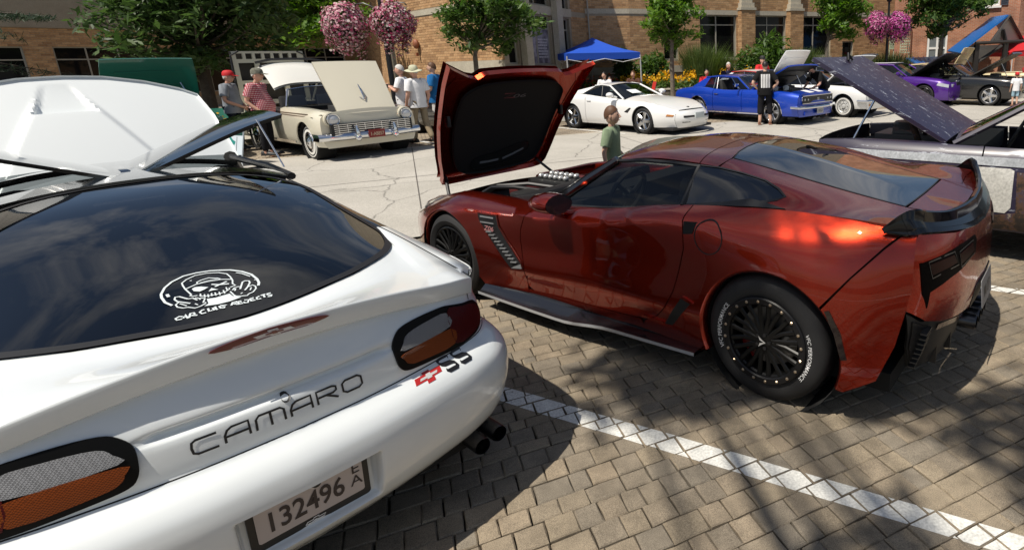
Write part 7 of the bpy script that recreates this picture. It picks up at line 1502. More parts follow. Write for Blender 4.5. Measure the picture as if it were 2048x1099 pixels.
POLE=mat('post_black',(.012,.012,.013),.4)
def lamp_post(label,base,hgt,arms,dirv,lean=(0,0)):
 rt=thing('street_lamp',label,'street lamp',base,0,'black lamp posts with flower baskets');L_=lambda z:Vector((lean[0]*z,lean[1]*z,z));d=Vector(dirv)
 mb=MB();mb.lathe([(.20,0),(.20,.12),(.13,.22),(.11,.55),(.075,.62),(.075,.9)],12);mb.tube([L_(.3),L_(hgt*.5),L_(hgt)],[.075,.065,.05],10);mb.build('post',POLE,rt)
 for sg in(1,-1):
  mb=MB();mb.tube([L_(arms-.35)+d*.05*sg,L_(arms-.1)+d*.18*sg,L_(arms+.02)+d*.45*sg,L_(arms)+d*.66*sg,L_(arms-.06)+d*.70*sg],.018,6);mb.tube([L_(arms+.03)+d*.25*sg,L_(arms-.6)+d*.25*sg,L_(arms-.6)+d*.06*sg],.012,5);mb.build('basket_arm',POLE,rt)
 mb=MB();mb.lathe([(.05,0),(.12,.06),(.12,.10),(.19,.16),(.23,.62),(.26,.64),(.14,.80),(.05,.88),(.03,.98),(0,1.0)],12,Matrix.Translation(L_(hgt)));mb.build('lantern',POLE,rt);return rt
def basket(label,c,r_,seed,cols):
 rt=thing('hanging_basket',label,'flower basket',c,0,'hanging baskets of pink petunias');g_=np.random.default_rng(seed)
 n_=2300;q=g_.normal(size=(n_,3));q/=np.linalg.norm(q,axis=1,keepdims=True);q=q[q[:,2]>-.93];lump=1+.12*np.sin(q[:,:1]*5+seed)*np.cos(q[:,2:]*4)+.09*g_.normal(size=(len(q),1));C_=q*lump*r_*[1,1,1.04];C_[:,2]+=.02;C_[:,2]-=np.clip(-q[:,2]-.25,0,1)*np.abs(g_.normal(size=len(q)))*r_*.55
 N_=len(C_);nr=q+g_.normal(size=q.shape)*.35;nr/=np.linalg.norm(nr,axis=1,keepdims=True);a=np.cross(nr,g_.normal(size=q.shape));a/=np.linalg.norm(a,axis=1,keepdims=True);b_=np.cross(nr,a);s=r_*.062*(.7+.6*g_.random((N_,1)))
 for nm,sel,mm in(('blossom',C_[:,2]>-9,leaf_material('petunia_'+str(seed),cols,.2)),):
  ang=np.linspace(0,2*math.pi,6)[:-1];P=np.stack([C_+(a*math.cos(t)+b_*math.sin(t))*s+nr*s*.25 for t in ang],1).reshape(-1,3)
  me=bpy.data.meshes.new(nm);me.from_pydata(P.tolist(),[],[tuple(range(5*i,5*i+5))for i in range(N_)]);me.materials.append(mm);link(nm,me,rt,kind='stuff')
 link('foliage',leaves_mesh('foliage',(C_*(.90+.06*g_.random((N_,1))))[::2],r_*.13,LEAF1),rt,kind='stuff')
 mb=MB();mb.lathe([(0,-r_*.55),(r_*.45,-r_*.45),(r_*.6,0),(r_*.5,r_*.05)],14);mb.build('pot',mat('pot_dark',(.03,.025,.02),.8),rt)
 for k in range(3):a_=2.1*k;tubeobj('hanger',POLE,rt,[(r_*.45*math.cos(a_),r_*.45*math.sin(a_),r_*.3),(0,0,r_*1.22)],.008)
 return rt
PK1=[(.55,.12,.24),(.70,.55,.55),(.42,.03,.14),(.75,.66,.64),(.30,.015,.09),(.62,.30,.38)];PK2=[(.50,.05,.30),(.62,.20,.40),(.38,.02,.18),(.70,.45,.55)]
lb=tb(797,245,16.4);dv=(at(785,48,16.4)-at(693,52,16.4));dv.z=0;dv.normalize()
lamp_post('near black lamp post carrying two baskets behind the cream car',lb,5.2,(at(739,8,16.4)).z,dv)
basket('left pink and white basket on the near lamp post',at(691,53,16.4),.52,3,PK1);basket('right crimson and white basket on the near lamp post',at(786,49,16.4),.50,4,[(.42,.02,.12),(.70,.55,.56),(.30,.012,.07),(.72,.62,.62),(.22,.01,.05),(.5,.08,.2)])
lb=tb(1771,150,28.6);lamp_post('far black lamp post with two baskets before the red house',lb,4.15,at(1775,22,28.6).z,Vector((1,0,0)))
basket('left pink basket on the far lamp post',at(1754,53,28.6),.56,5,PK2);basket('right magenta basket on the far lamp post',at(1797,52,28.6),.54,6,[(.48,.03,.28),(.60,.12,.42),(.36,.015,.2),(.66,.35,.5)])
# ---- blue canopy

BLUEF=mat('blue_canvas',(.008,.075,.50),.65,bump=.25,bscale=6);STEEL=mat('white_steel',(.7,.71,.72),.3,.3)
FL=at(1134,118,22.3);dS=Vector((sx,sy_,0));dN=Vector((-sy_,sx,0));wdt=2.95
cn=thing('canopy_tent','royal blue pop-up canopy on white legs behind the white coupe','canopy',(FL.x,FL.y,0),0);ze=FL.z;zp=ze+.82;Q=lambda a,b_,z:dS*a*wdt+dN*b_*wdt+Vector((0,0,z))
mb=MB();
for(a0,b0),(a1,b1)in(((0,0),(1,0)),((1,0),(1,1)),((1,1),(0,1)),((0,1),(0,0))):
 g=[]
 for t in np.linspace(0,1,9):
  row=[Q(a0+(a1-a0)*t,b0+(b1-b0)*t,ze-.05-.02*math.sin(t*25)),Q(a0+(a1-a0)*t,b0+(b1-b0)*t,ze+.20)]
  for k in np.linspace(.15,1,7):row.append(Q(a0+(a1-a0)*t,b0+(b1-b0)*t,ze+.2).lerp(Q(.5,.5,zp),k)-Vector((0,0,.10*math.sin(math.pi*k)*(1-.4*abs(t-.5)))))
  g.append(row)
 mb.grid(g)
mb.build('canopy_top',BLUEF,cn,weld=.001,ang=25)
for a,b_ in((0,0),(1,0),(1,1),(0,1)):mb=MB();mb.tube([Q(a,b_,0),Q(a,b_,ze+.1)],.026,4);mb.build('leg',STEEL,cn)
for(a0,b0),(a1,b1)in(((0,0),(1,0)),((1,0),(1,1)),((1,1),(0,1)),((0,1),(0,0))):
 for u,v in((0,.25),(.25,.5),(.5,.75),(.75,1)):
  q0=Q(a0+(a1-a0)*u,b0+(b1-b0)*u,ze-.02 if u in(0,.5)else ze-.16);q1=Q(a0+(a1-a0)*v,b0+(b1-b0)*v,ze-.16 if u in(0,.5)else ze-.02);tubeobj('truss_bar',STEEL,cn,[q0,q1],.014,4)
  # ---- timber shelter with blue metal roof
BMET=mat('blue_roof_metal',(.012,.13,.42),.4,.2);TIM=mat('dark_timber',(.02,.017,.015),.6);SOF=mat('soffit_grey',(.36,.34,.31),.7)
YS=27.5;sh=thing('picnic_shelter','timber shelter with steep blue ribbed metal roof before the red house','shelter',tb(1985,120,YS));si=sh.location
def slab(name,m,pts,thick=.07):
 P=[Vector(q)-si for q in pts];n_=(P[1]-P[0]).cross(P[2]-P[0]).normalized()*thick;k=len(P);mb=MB();mb.add(P+[q+n_ for q in P],[tuple(range(k)),tuple(range(k,2*k))[::-1]]+[(i,(i+1)%k,k+(i+1)%k,k+i)for i in range(k)]);return mb.build(name,m,sh,smooth=False)
A_,B_,C_,D_,E_,C2,F_=at(2018,32,26.6),at(1984,37,29.6),at(1981,84,26.2),at(1919,108,25.4),at(1902,107,28.0),at(1949,87,25.9),at(1957,57,28.9)
E_=B_+(D_-A_)*.98;slab('roof_sheet',BMET,[A_,B_,E_,D_])
for k in range(1,7):
 t=k/7;p0,p1=B_.lerp(A_,t)-si,E_.lerp(D_,t)-si;tubeobj('roof_rib',BMET,sh,[p0+Vector((-.03,-.03,.05)),p1+Vector((-.03,-.03,.05))],.022,4)
Rv=at(2044,80,27.6);slab('gable_board',SOF,[A_+Vector((0,.12,-.05)),C_+Vector((.02,.15,0)),Rv+Vector((0,.1,0))],.03);slab('roof_sheet',BMET,[A_,Rv,Rv+(B_-A_),B_])
for p0,p1,w_ in((A_,Rv,.07),(A_,C_,.05),(C2,at(2052,82,26.6),.07),(at(2004,60,26.7),at(2010,84,26.7),.10)):tubeobj('beam',TIM,sh,[p0-si+Vector((0,-.06,0)),p1-si+Vector((0,-.06,0))],w_,4)
slab('soffit',SOF,[C2+Vector((0,.2,-.1)),at(2003,90,27.0),at(1950,128,26.4),D_+Vector((0,.2,-.08))],.03)
for u,v0,Y in((1954,88,26.0),(2012,84,26.7)):q=at(u,v0,Y)-si;mb=MB();mb.box((q.x,q.y,q.z/2),(.18,.18,q.z));mb.build('post',TIM,sh,smooth=False)
tubeobj('brace',TIM,sh,[at(2003,92,26.5)-si,at(1950,128,26.0)-si],.08,4)
sh2=thing('low_blue_roof','low blue ribbed metal roof behind the grey hood','shelter',tb(1845,122,31));si=sh2.location;sh,shk=sh2,sh
P4=[at(1812,116,31),at(1880,113,32),at(1868,128,30),at(1842,133,29.5)];slab('roof_sheet',BMET,P4)
for k in range(1,6):tubeobj('roof_rib',BMET,sh,[P4[0].lerp(P4[1],k/6)-si+Vector((0,-.03,.05)),P4[3].lerp(P4[2],k/6)-si+Vector((0,-.03,.05))],.02,4)
for q in P4:q=q-si;mb=MB();mb.box((q.x,q.y,q.z/2-.05),(.12,.12,max(.2,q.z-.1)));mb.build('post',TIM,sh,smooth=False)
# red canopy at the right edge

rc=thing('canopy_tent','red pop-up canopy cut by the right edge of the photo','canopy',tb(2070,100,27));q0=rc.location;ec=[at(2026,105,26.5)-q0];dx_=Vector((2.9,.4,0));dy_=Vector((-.4,2.9,0));P=[ec[0],ec[0]+dx_,ec[0]+dx_+dy_,ec[0]+dy_];tp=sum(P,Vector())/4+Vector((0,0,.75));mb=MB()
for i in range(4):a,b_=P[i],P[(i+1)%4];mb.add([a-Vector((0,0,.18)),b_-Vector((0,0,.18)),b_,a],[(0,1,2,3)]);mb.add([a,b_,tp],[(0,1,2)])
mb.build('canopy_top',mat('red_canvas',(.52,.015,.02),.6),rc,smooth=False)
for q in P:mb=MB();mb.tube([(q.x,q.y,0),q],.025,4);mb.build('leg',STEEL,rc)
# garden trellises on the red house

for lb_,u0,u1,v0,v1,Y in(('tall pale green lattice panel right of the far lamp post',1800,1821,60,106,31.2),('short pale lattice panel half behind the far lamp post',1779,1789,72,98,31.8)):
 a,b_=at(u0,v1,Y),at(u1,v0,Y);tl=thing('trellis',lb_,'trellis',(a.x,a.y,0));wd_,h0,h1=b_.x-a.x,a.z,b_.z;LM_=mat('lattice_green',(.50,.58,.42),.6)
 for k in range(6):boxpart('lattice_bar',LM_,tl,(wd_*k/5,0,(h0+h1)/2),(.035,.02,h1-h0))
 for k in range(9):boxpart('lattice_rail',LM_,tl,(wd_/2,-.021,h0+(h1-h0)*k/8),(wd_,.02,.035))
 for k in(0,5):boxpart('post',LM_,tl,(wd_*k/5,.031,h0/2+.0),(.04,.04,h0))
 # folding chairs
def fchair(label,loc,rz,m):
 c=thing('folding_chair',label,'chair',loc,rz,'folding chairs by the flower bed');FRM=mat('chair_frame',(.05,.05,.05),.4,.5)
 for sg in(1,-1):tubeobj('frame_side',FRM,c,[(-.25,sg*.24,0),(.22,sg*.24,.42),(.22,sg*.24,.44)],.012,5);tubeobj('frame_side',FRM,c,[(.25,sg*.24,0),(-.20,sg*.24,.42),(-.34,sg*.24,.92)],.012,5)
 mb=MB();mb.grid([[(x,y,.43-.03*math.sin(math.pi*(y+.24)/.48))for y in np.linspace(-.24,.24,5)]for x in(-.20,0,.22)]);mb.build('seat',m,c);mb=MB();mb.grid([[(-.20-.14*t-.03*math.sin(math.pi*(y+.24)/.48),y,.44+.48*t)for y in np.linspace(-.24,.24,5)]for t in(0,.5,1)]);mb.build('backrest',m,c);return c
REDF=mat('red_fabric',(.50,.03,.02),.6);q=at(1291,165,20.4);fchair('empty red folding chair right of the canopy leg',(q.x,q.y,.11),R(200),REDF)
# show poster board on the ground by the cap man

pb=tb(470,330,12.6);pb=gnd(478,332);bd=thing('poster_board','leaning show poster board with green car pictures beside the white hood','sign',pb,R(-28),rot=(R(-14),0,R(-22)))
boxpart('board',mat('board_white',(.55,.62,.68),.5),bd,(-.22,0,.42),(.62,.02,.84));boxpart('header',mat('board_green',(.01,.05,.04),.4),bd,(-.22,-.012,.70),(.60,.006,.24));boxpart('divider',BLK,bd,(-.08,-.012,.28),(.006,.006,.54));boxpart('divider',BLK,bd,(-.22,-.013,.20),(.6,.006,.02))
mb=MB();mb.add([(-.45,-.0125,.42),(-.40,-.0125,.40),(-.14,-.0125,.40),(-.12,-.0125,.46),(-.2,-.0125,.49),(-.26,-.0125,.54),(-.36,-.0125,.54),(-.42,-.0125,.48)],[tuple(range(8))]);mb.build('car_picture',mat('picture_green',(.02,.22,.2),.4),bd,smooth=False)
mb=MB();mb.lathe([(.07,0),(.09,0)],20,Matrix.Translation((-.38,-.0165,.70))@Matrix.Rotation(R(90),4,'X'));mb.build('round_print',mat('print_grey',(.35,.38,.38),.5),bd,smooth=False)
mb=MB();mb.box((-.14,-.0165,.70),(.2,.003,.15));mb.build('green_print',mat('print_green',(.02,.16,.09),.5),bd,smooth=False)
q=gnd(436,262);q=at(437,240,13.3);gchr=fchair('small green folding chair beside the green car',(q.x,q.y,.0),R(-60),mat('green_fabric',(.01,.17,.12),.6))
# ========================== people

SKIN=mat('skin',(.60,.37,.27),.5,spec=.3);SKINR=mat('skin_ruddy',(.60,.34,.25),.5,spec=.3)
def skinned(name,verts,edges,radii,m,par,flat=.78,sub=1,root=0):
 me=bpy.data.meshes.new(name);me.from_pydata([(x/flat,y,z)for x,y,z in verts],edges,[]);o=bpy.data.objects.new(name,me);COL.objects.link(o)
 md=o.modifiers.new('skin','SKIN');md.use_smooth_shade=True;md.branch_smoothing=.6
 for i,r_ in enumerate(radii):sv=me.skin_vertices[0].data[i];sv.radius=(r_,r_);sv.use_root=(i==root)
 s_=o.modifiers.new('sub','SUBSURF');s_.levels=sub;s_.render_levels=sub
 dg=bpy.context.evaluated_depsgraph_get();nm=bpy.data.meshes.new_from_object(o.evaluated_get(dg));bpy.data.objects.remove(o);bpy.data.meshes.remove(me)
 for v in nm.vertices:v.co.x*=flat
 nm.materials.clear();nm.materials.append(m);nm.polygons.foreach_set('use_smooth',[True]*len(nm.polygons));return link(name,nm,par)
def person(label,loc,rz,H=1.75,pose=None,shirt=None,trouser=None,shoe=None,hair=None,hat=None,belly=0.,skin=None,sleeve=.45,shorts=False,build=1.0,child=False,seat=False,head_turn=0.,group='visitors at the car show'):
 k=H/1.75;skin=skin or SKIN;rt=thing('person',label,'person',loc,rz,group);J=dict(pel=(0,0,.94),wai=(.0,0,1.06),che=(.0,0,1.27),nck=(-.005,0,1.46),hd0=(.015,0,1.56),hd1=(.025,0,1.67),ls=(0,.175,1.41),le=(-.03,.25,1.13),lw=(.07,.25,.90),rs=(0,-.175,1.41),re=(-.03,-.25,1.13),rw=(.07,-.25,.90),lh=(0,.095,.90),lk=(.02,.10,.50),la=(-.02,.105,.09),rh=(0,-.095,.90),rk=(.02,-.10,.50),ra=(-.02,-.105,.09))
 if pose:J.update(pose)
 J={a:Vector(q)for a,q in J.items()};hs=1.16 if child else 1.0
 for s_ in 'lr':
  a=J[s_+'a'];J[s_+'t']=a+Vector((.16,.012 if s_=='l' else-.012,-.055));w_,e=J[s_+'w'],J[s_+'e'];d=(w_-e).normalized();J[s_+'p']=w_+d*.085
 K={a:q*k for a,q in J.items()}
 def chain(names,rad):ix={n_:i for i,n_ in enumerate(names)};return[tuple(K[n_])for n_ in names],ix,[r_*k*build for r_ in rad]
 nb_=['pel','wai','che','nck','hd0','hd1','ls','le','lw','lp','rs','re','rw','rp','lh','lk','la','lt','rh','rk','ra','rt']
 v,ix,rad=chain(nb_,[.115,.11,.115,.050,.05*hs,.052*hs,.06,.042,.030,.034,.06,.042,.030,.034,.08,.055,.04,.035,.08,.055,.04,.035]);E=[(ix[a],ix[b])for a,b in(('pel','wai'),('wai','che'),('che','nck'),('nck','hd0'),('hd0','hd1'),('che','ls'),('ls','le'),('le','lw'),('lw','lp'),('che','rs'),('rs','re'),('re','rw'),('rw','rp'),('pel','lh'),('lh','lk'),('lk','la'),('la','lt'),('pel','rh'),('rh','rk'),('rk','ra'),('ra','rt'))]
 body=skinned('body',v,E,rad,skin,rt,.86,2)
 # fingers
 for s_ in 'lr':
  d=(K[s_+'p']-K[s_+'w']).normalized();sd=d.cross(Vector((1,0,0)))if abs(d.x)<.8 else d.cross(Vector((0,0,1)));sd=sd.normalized();pr=sd.cross(d)
  for f in range(4):o_=(f-1.5)*.018*k;ln=(.075,.085,.08,.062)[f]*k;p0=K[s_+'p']+sd*o_;mb=MB();mb.tube([p0-d*.02*k,p0+d*ln*.5,p0+d*ln*.9+pr*ln*.35],[.0095*k,.009*k,.0065*k],5);mb.build('finger',skin,rt)
  p0=K[s_+'w'].lerp(K[s_+'p'],.3)+sd*.03*k;mb=MB();mb.tube([p0-sd*.02*k,p0+sd*.018*k+d*.03*k,p0+d*.065*k+sd*.012*k],[.012*k,.011*k,.008*k],5);mb.build('thumb',skin,rt)
  # shirt
 if shirt:
  fw=Vector((1,0,0));t_=J['nck']-J['pel'];up_=t_.normalized();fwd=Vector((up_.z,0,-up_.x))
  sd_=Vector((0,1,0));wd_=abs(J['ls'].y)/.175;B0=J['pel']-up_*.10
  prof=[(B0,.128+belly*.5,.172+belly*.4,belly*.45),(J['pel'],.126+belly*.75,.168+belly*.5,belly*.7),(J['wai'],.120+belly*.85,.162+belly*.55,belly*.85),(J['wai'].lerp(J['che'],.55),.118+belly*.5,.165+belly*.3,belly*.5),(J['che'],.120+belly*.15,.180+belly*.1,belly*.15),(J['che'].lerp(J['nck'],.45),.110,.205*wd_,0),(J['che'].lerp(J['nck'],.70),.094,.198*wd_,0),(J['che'].lerp(J['nck'],.86),.078,.150*wd_,0),(J['nck']+up_*.0,.064,.078,0),(J['nck']+up_*.018,.058,.064,0)]
  mb=MB();mb.grid([[(c_+fwd*(o_*.6+d_*build*math.cos(t)*(1+.012*math.sin(7*t+c_.z*40)))+sd_*w_*build*math.sin(t))*k for t in np.linspace(0,2*math.pi,25)[:-1]]for c_,d_,w_,o_ in prof],closev=True);sh_=mb.build('shirt',shirt,rt,ang=70)
  for s_ in 'lr':
   p0,p1=J[s_+'s'],J[s_+'e'];e_=p0.lerp(p1,min(1,sleeve*1.55));inn=p0-Vector((0,p0.y*.35,-.012));mb=MB();mb.tube([inn*k,(p0+Vector((0,0,.012)))*k,p0.lerp(e_,.5)*k,e_*k,(e_+(p1-p0)*.012)*k],[.066*k*build,.080*k*build,.078*k*build,.074*k*build,.052*k*build],12);mb.build('sleeve',shirt,sh_,ang=60)
 if trouser:
  f_=.92 if shorts else 0;lk=J['lk']if not shorts else J['lk'].lerp(J['lh'],.08);vv=[J['pel']+Vector((0,0,.03)),J['lh'],J['lk'],J['la']+Vector((0,0,.02)),J['rh'],J['rk'],J['ra']+Vector((0,0,.02))];rad=[.115+belly*.2,.086,.072,.060,.086,.072,.060]
  if shorts:vv=[vv[0],vv[1],J['lk']+Vector((0,0,.02)),vv[4],J['rk']+Vector((0,0,.02))];rad=[.115+belly*.2,.088,.092,.088,.092];E=[(0,1),(1,2),(0,3),(3,4)]
  else:E=[(0,1),(1,2),(2,3),(0,4),(4,5),(5,6)]
  skinned('shorts' if shorts else 'trousers',[tuple(q*k)for q in vv],E,[r_*k*build for r_ in rad],trouser,rt,.88,2)
 if shoe:
  for s_ in 'lr':a,t_=K[s_+'a'],K[s_+'t'];d=(t_-a);mb=MB();mb.grid([[a+d*u+Vector((0,w_*math.cos(q)*k,(-.05+h*max(0,math.sin(q))-.02*0)*k-(d.z*u)))for q in np.linspace(-.25,math.pi+.25,9)]for u,w_,h in((-.55,.01,.01),(-.5,.038,.09),(0,.042,.11),(.5,.05,.075),(1.1,.045,.055),(1.4,.02,.03),(1.45,.005,.01))]);mb.build('shoe',shoe,rt)
  # head details
 hc=(K['hd0']+K['hd1'])/2+Vector((.004,0,.012))*k;rz_=Matrix.Rotation(head_turn,3,'Z');hh=lambda x,y,z:hc+rz_@(Vector((x,y,z))*k*hs)
 mb=MB();mb.ball(hc,(.092*k*hs,.074*k*hs,.112*k*hs),14,10,rot=rz_);mb.build('head',skin,rt)
 mb=MB();mb.tube([hh(.085,0,.025),hh(.108,0,-.012),hh(.084,0,-.025)],[.010*k,.015*k,.008*k],6);mb.build('nose',skin,rt)
 for sg in(1,-1):
  mb=MB();mb.ball(hh(-.005,sg*.076,.0),(.020*k,.010*k,.032*k),8,6);mb.build('ear',skin,rt);mb=MB();mb.ball(hh(.080,sg*.030,.022),.0095*k,6,5);mb.build('eye',mat('eye_dark',(.03,.02,.02),.2),rt)
 mb=MB();mb.tube([hh(.083,.026,-.050),hh(.092,0,-.052),hh(.083,-.026,-.050)],.006*k,5);mb.build('mouth',mat('lip',(.36,.14,.12),.5),rt)
 if hair:
  hm,ln=hair;mb=MB();g=[]
  for a in np.linspace(0,1,9):
   row=[]
   for b in np.linspace(0,2*math.pi,17)[:-1]:
    frontness=max(0,math.cos(b));lim=1.48+ln*.5-(.50+ln*.5)*math.cos(b);th_=a*lim;row.append(hh(-.008+.100*math.sin(th_)*math.cos(b),.083*math.sin(th_)*math.sin(b),.012+.122*math.cos(th_)))
   g.append(row)
  mb.grid(g,closev=True);mb.build('hair',hm,rt)
 if hat:
  kind,hm=hat;mb=MB()
  mb.grid([[hh(-.002+r_*1.02*math.cos(b),r_*.86*math.sin(b),z)for b in np.linspace(0,2*math.pi,19)[:-1]]for r_,z in((.106,.035),(.107,.07),(.098,.11),(.07,.142),(.03,.152),(0,.153))],closev=True)
  if kind=='cap':mb.grid([[hh(.095+t*.105,y*(1-.25*t),.045-.02*t-.55*y*y)for y in np.linspace(-.075,.075,7)]for t in(0,.5,1)]);mb.grid([[hh(.095+t*.105,y*(1-.25*t),.038-.02*t-.55*y*y)for y in np.linspace(-.075,.075,7)]for t in(0,.5,1)])
  else:mb.grid([[hh(r_*1.05*math.cos(b),r_*.95*math.sin(b),z+.02*math.sin(2*b))for b in np.linspace(0,2*math.pi,19)[:-1]]for r_,z in((.104,.04),(.15,.03),(.195,.012),(.192,.006),(.104,.03))],closev=True)
  mb.build('cap' if kind=='cap' else 'sun_hat',hm,rt)
 return rt,K,k
def plaid():
 m=bpy.data.materials.new('plaid_shirt');m.use_nodes=True;t=m.node_tree;b=t.nodes['Principled BSDF'];n=t.nodes.new;l=t.links.new;g=n('ShaderNodeTexCoord');sp=n('ShaderNodeSeparateXYZ');l(g.outputs['Object'],sp.inputs[0]);ad=n('ShaderNodeMath');l(sp.outputs[0],ad.inputs[0]);l(sp.outputs[1],ad.inputs[1]);prev=None
 for src in(ad.outputs[0],sp.outputs[2]):
  mu=n('ShaderNodeMath');mu.operation='MULTIPLY';mu.inputs[1].default_value=26;l(src,mu.inputs[0]);fr=n('ShaderNodeMath');fr.operation='FRACT';l(mu.outputs[0],fr.inputs[0]);gt=n('ShaderNodeMath');gt.operation='GREATER_THAN';gt.inputs[1].default_value=.62;l(fr.outputs[0],gt.inputs[0])
  if prev is None:prev=gt.outputs[0]
  else:a2=n('ShaderNodeMath');l(prev,a2.inputs[0]);l(gt.outputs[0],a2.inputs[1]);dv_=n('ShaderNodeMath');dv_.operation='DIVIDE';dv_.inputs[1].default_value=2;l(a2.outputs[0],dv_.inputs[0]);prev=dv_.outputs[0]
 cr=n('ShaderNodeValToRGB');cr.color_ramp.elements[0].color=(.30,.02,.04,1);cr.color_ramp.elements[1].color=(.75,.68,.68,1);e=cr.color_ramp.elements.new(.5);e.color=(.45,.14,.16,1);l(prev,cr.inputs[0]);l(cr.outputs[0],b.inputs['Base Color']);b.inputs['Roughness'].default_value=.85;return m
cloth=lambda nm,c,v=.12:mat(nm,c,.9,spec=.15,var=v,vscale=9,bump=.5,bscale=14)
GREYT,WHT_T,BLUT,GRNT,BLKT,REDT,KHA,JEAN,BLKP=cloth('grey_tee',(.24,.26,.29)),cloth('white_tee',(.78,.78,.80),.05),cloth('blue_tee',(.02,.14,.36)),cloth('sage_tee',(.24,.31,.20)),cloth('black_tee',(.012,.012,.013)),cloth('red_tee',(.55,.03,.035)),cloth('khaki',(.30,.24,.16)),cloth('dark_jeans',(.018,.022,.035)),cloth('black_trousers',(.012,.012,.015))
SHB,SHW=mat('shoe_black',(.015,.015,.015),.5),mat('shoe_tan',(.25,.12,.08),.6);H_W,H_B,H_D=mat('hair_white',(.55,.53,.50),.7),mat('hair_brown',(.10,.045,.02),.6),mat('hair_dark',(.018,.012,.010),.5)
g=gnd(542,313);person('man in red plaid shirt and grey cap watching the cream car',g,R(8),1.78,dict(le=(-.10,.24,1.14),lw=(.09,.20,.94),re=(-.10,-.25,1.14),rw=(.10,-.21,.93),hd0=(.05,0,1.56),hd1=(.07,0,1.66)),plaid(),BLKP,SHB,(H_W,-.1),('cap',mat('camo_cap',(.15,.15,.12),.9,var=.4,vscale=30)),belly=.085,skin=SKINR,build=1.10)
g=gnd(484,301);person('man in grey tee and red cap beside the poster board',g,R(15),1.76,dict(le=(.02,.26,1.13),lw=(.20,.08,1.00),re=(.0,-.27,1.12),rw=(.22,-.06,.97),hd0=(.04,0,1.55),hd1=(.06,0,1.65)),GREYT,JEAN,SHB,(H_W,.1),('cap',mat('red_cap',(.55,.015,.02),.7)),belly=.05,skin=SKINR,build=1.08)
g=gnd(822,284);_,K,k_=person('white-haired man in white tee holding a camera near the cream car',g,R(190),1.80,dict(le=(.08,.24,1.17),lw=(.26,.06,1.27),re=(.10,-.25,1.18),rw=(.27,-.05,1.27)),WHT_T,KHA,SHB,(H_W,-.1),belly=.04,shorts=True,skin=SKINR)
q=K['lw'].lerp(K['rw'],.5)+Vector((.05,0,.02));cmr=thing('camera','black camera in the hands of the white-haired man','camera',g+Matrix.Rotation(R(190),3,'Z')@q,R(190));boxpart('camera_body',BLK,cmr,(0,0,0),(.06,.14,.09),.01);mb=MB();mb.lathe([(.035,0),(.035,.06),(.03,.06),(0,.05)],12,Matrix.Translation((.03,0,0))@Matrix.Rotation(R(90),4,'Y'));mb.build('camera_lens',GLB,cmr)
g=gnd(849,288);person('man in pale sun hat, white tee and khaki trousers walking behind the cream car',g,R(150),1.76,dict(le=(-.02,.25,1.12),lw=(.10,.23,.92),re=(-.05,-.25,1.12),rw=(.06,-.25,.90),lk=(.12,.10,.50),la=(.16,.10,.09),rk=(-.02,-.10,.50),ra=(-.20,-.10,.11)),WHT_T,KHA,SHB,(H_W,0),('sun',mat('hat_straw',(.50,.50,.36),.8)),belly=.04,skin=SKINR,build=1.05)
g=gnd(884,276);_,K,k_=person('man in blue tee holding an orange folder, half behind the tipped red hood',g,R(185),1.84,dict(le=(.02,.26,1.13),lw=(.24,.12,1.10),re=(-.02,-.26,1.14),rw=(.1,-.24,.95)),BLUT,cloth('pale_shorts',(.62,.60,.58)),SHB,(H_B,.05),belly=.03,shorts=True,build=1.06)
q=K['lw']+Vector((.07,-.02,.12));fo=thing('folder','orange paper folder held against the blue tee','folder',g+Matrix.Rotation(R(185),3,'Z')@q,R(185+62));boxpart('cover',mat('orange_card',(.75,.17,.03),.6),fo,(0,0,.02),(.25,.012,.33),.003,Matrix.Rotation(.3,3,'Y'));boxpart('sheet',mat('paper_white',(.75,.76,.78)),fo,(0,.009,.02),(.23,.004,.31),0,Matrix.Rotation(.3,3,'Y'))
bp=Vector((-.97,6.15,0));person('small boy in sage green tee walking past the red car',bp,R(-8),1.28,dict(le=(-.02,.23,1.12),lw=(.16,.25,.93),re=(-.06,-.24,1.12),rw=(-.02,-.27,.90),lk=(.12,.09,.5),la=(.10,.09,.1),rk=(-.04,-.09,.5),ra=(-.22,-.09,.14)),GRNT,mat('camo_shorts',(.09,.11,.07),.9,var=.5,vscale=25),SHB,(H_B,.05),shorts=True,child=True,build=.98,group='visitors at the car show')
g=gnd(1530,249);fw_,K,k_=person('woman with white flag print on her black tee, hands on hips',g,R(88),1.66,dict(le=(-.06,.36,1.16),lw=(.02,.20,1.00),re=(-.06,-.36,1.16),rw=(.02,-.20,1.00),lk=(.02,.13,.5),la=(-.02,.15,.09),rk=(.02,-.13,.5),ra=(-.02,-.15,.09)),BLKT,None,None,(H_D,-.05),belly=.05,build=1.14)
skinned('trousers',[tuple(K[q_]+Vector(o_))for q_,o_ in(('pel',(0,0,.03)),('lh',(0,0,0)),('lk',(0,0,0)),('la',(0,0,.17)),('rh',(0,0,0)),('rk',(0,0,0)),('ra',(0,0,.17)))],[(0,1),(1,2),(2,3),(0,4),(4,5),(5,6)],[.135,.105,.090,.074,.105,.090,.074],BLKP,fw_,.85,2)
for s_ in 'lr':a=K[s_+'a'];boxpart('sandal',SHW,fw_,(a.x+.06,a.y,.012),(.25,.09,.022),.008)
xb=-.222
mb=MB()
for i in range(6):mb.add([(xb-.002,.125-i*.05,.98),(xb-.002,.100-i*.05,.98),(xb+.030,.100-i*.05,1.32 if i<4 else 1.20),(xb+.030,.125-i*.05,1.32 if i<4 else 1.20)],[(0,1,2,3)])
mb.add([(xb+.019,-.055,1.215),(xb+.019,-.15,1.215),(xb+.030,-.15,1.32),(xb+.030,-.055,1.32)],[(0,1,2,3)])
flg=mb
def backx(y,z):return-.155-.045*math.cos(min(1.4,abs(y)*6))+(.05*max(0,(z-1.2)/.15))
mb=MB()
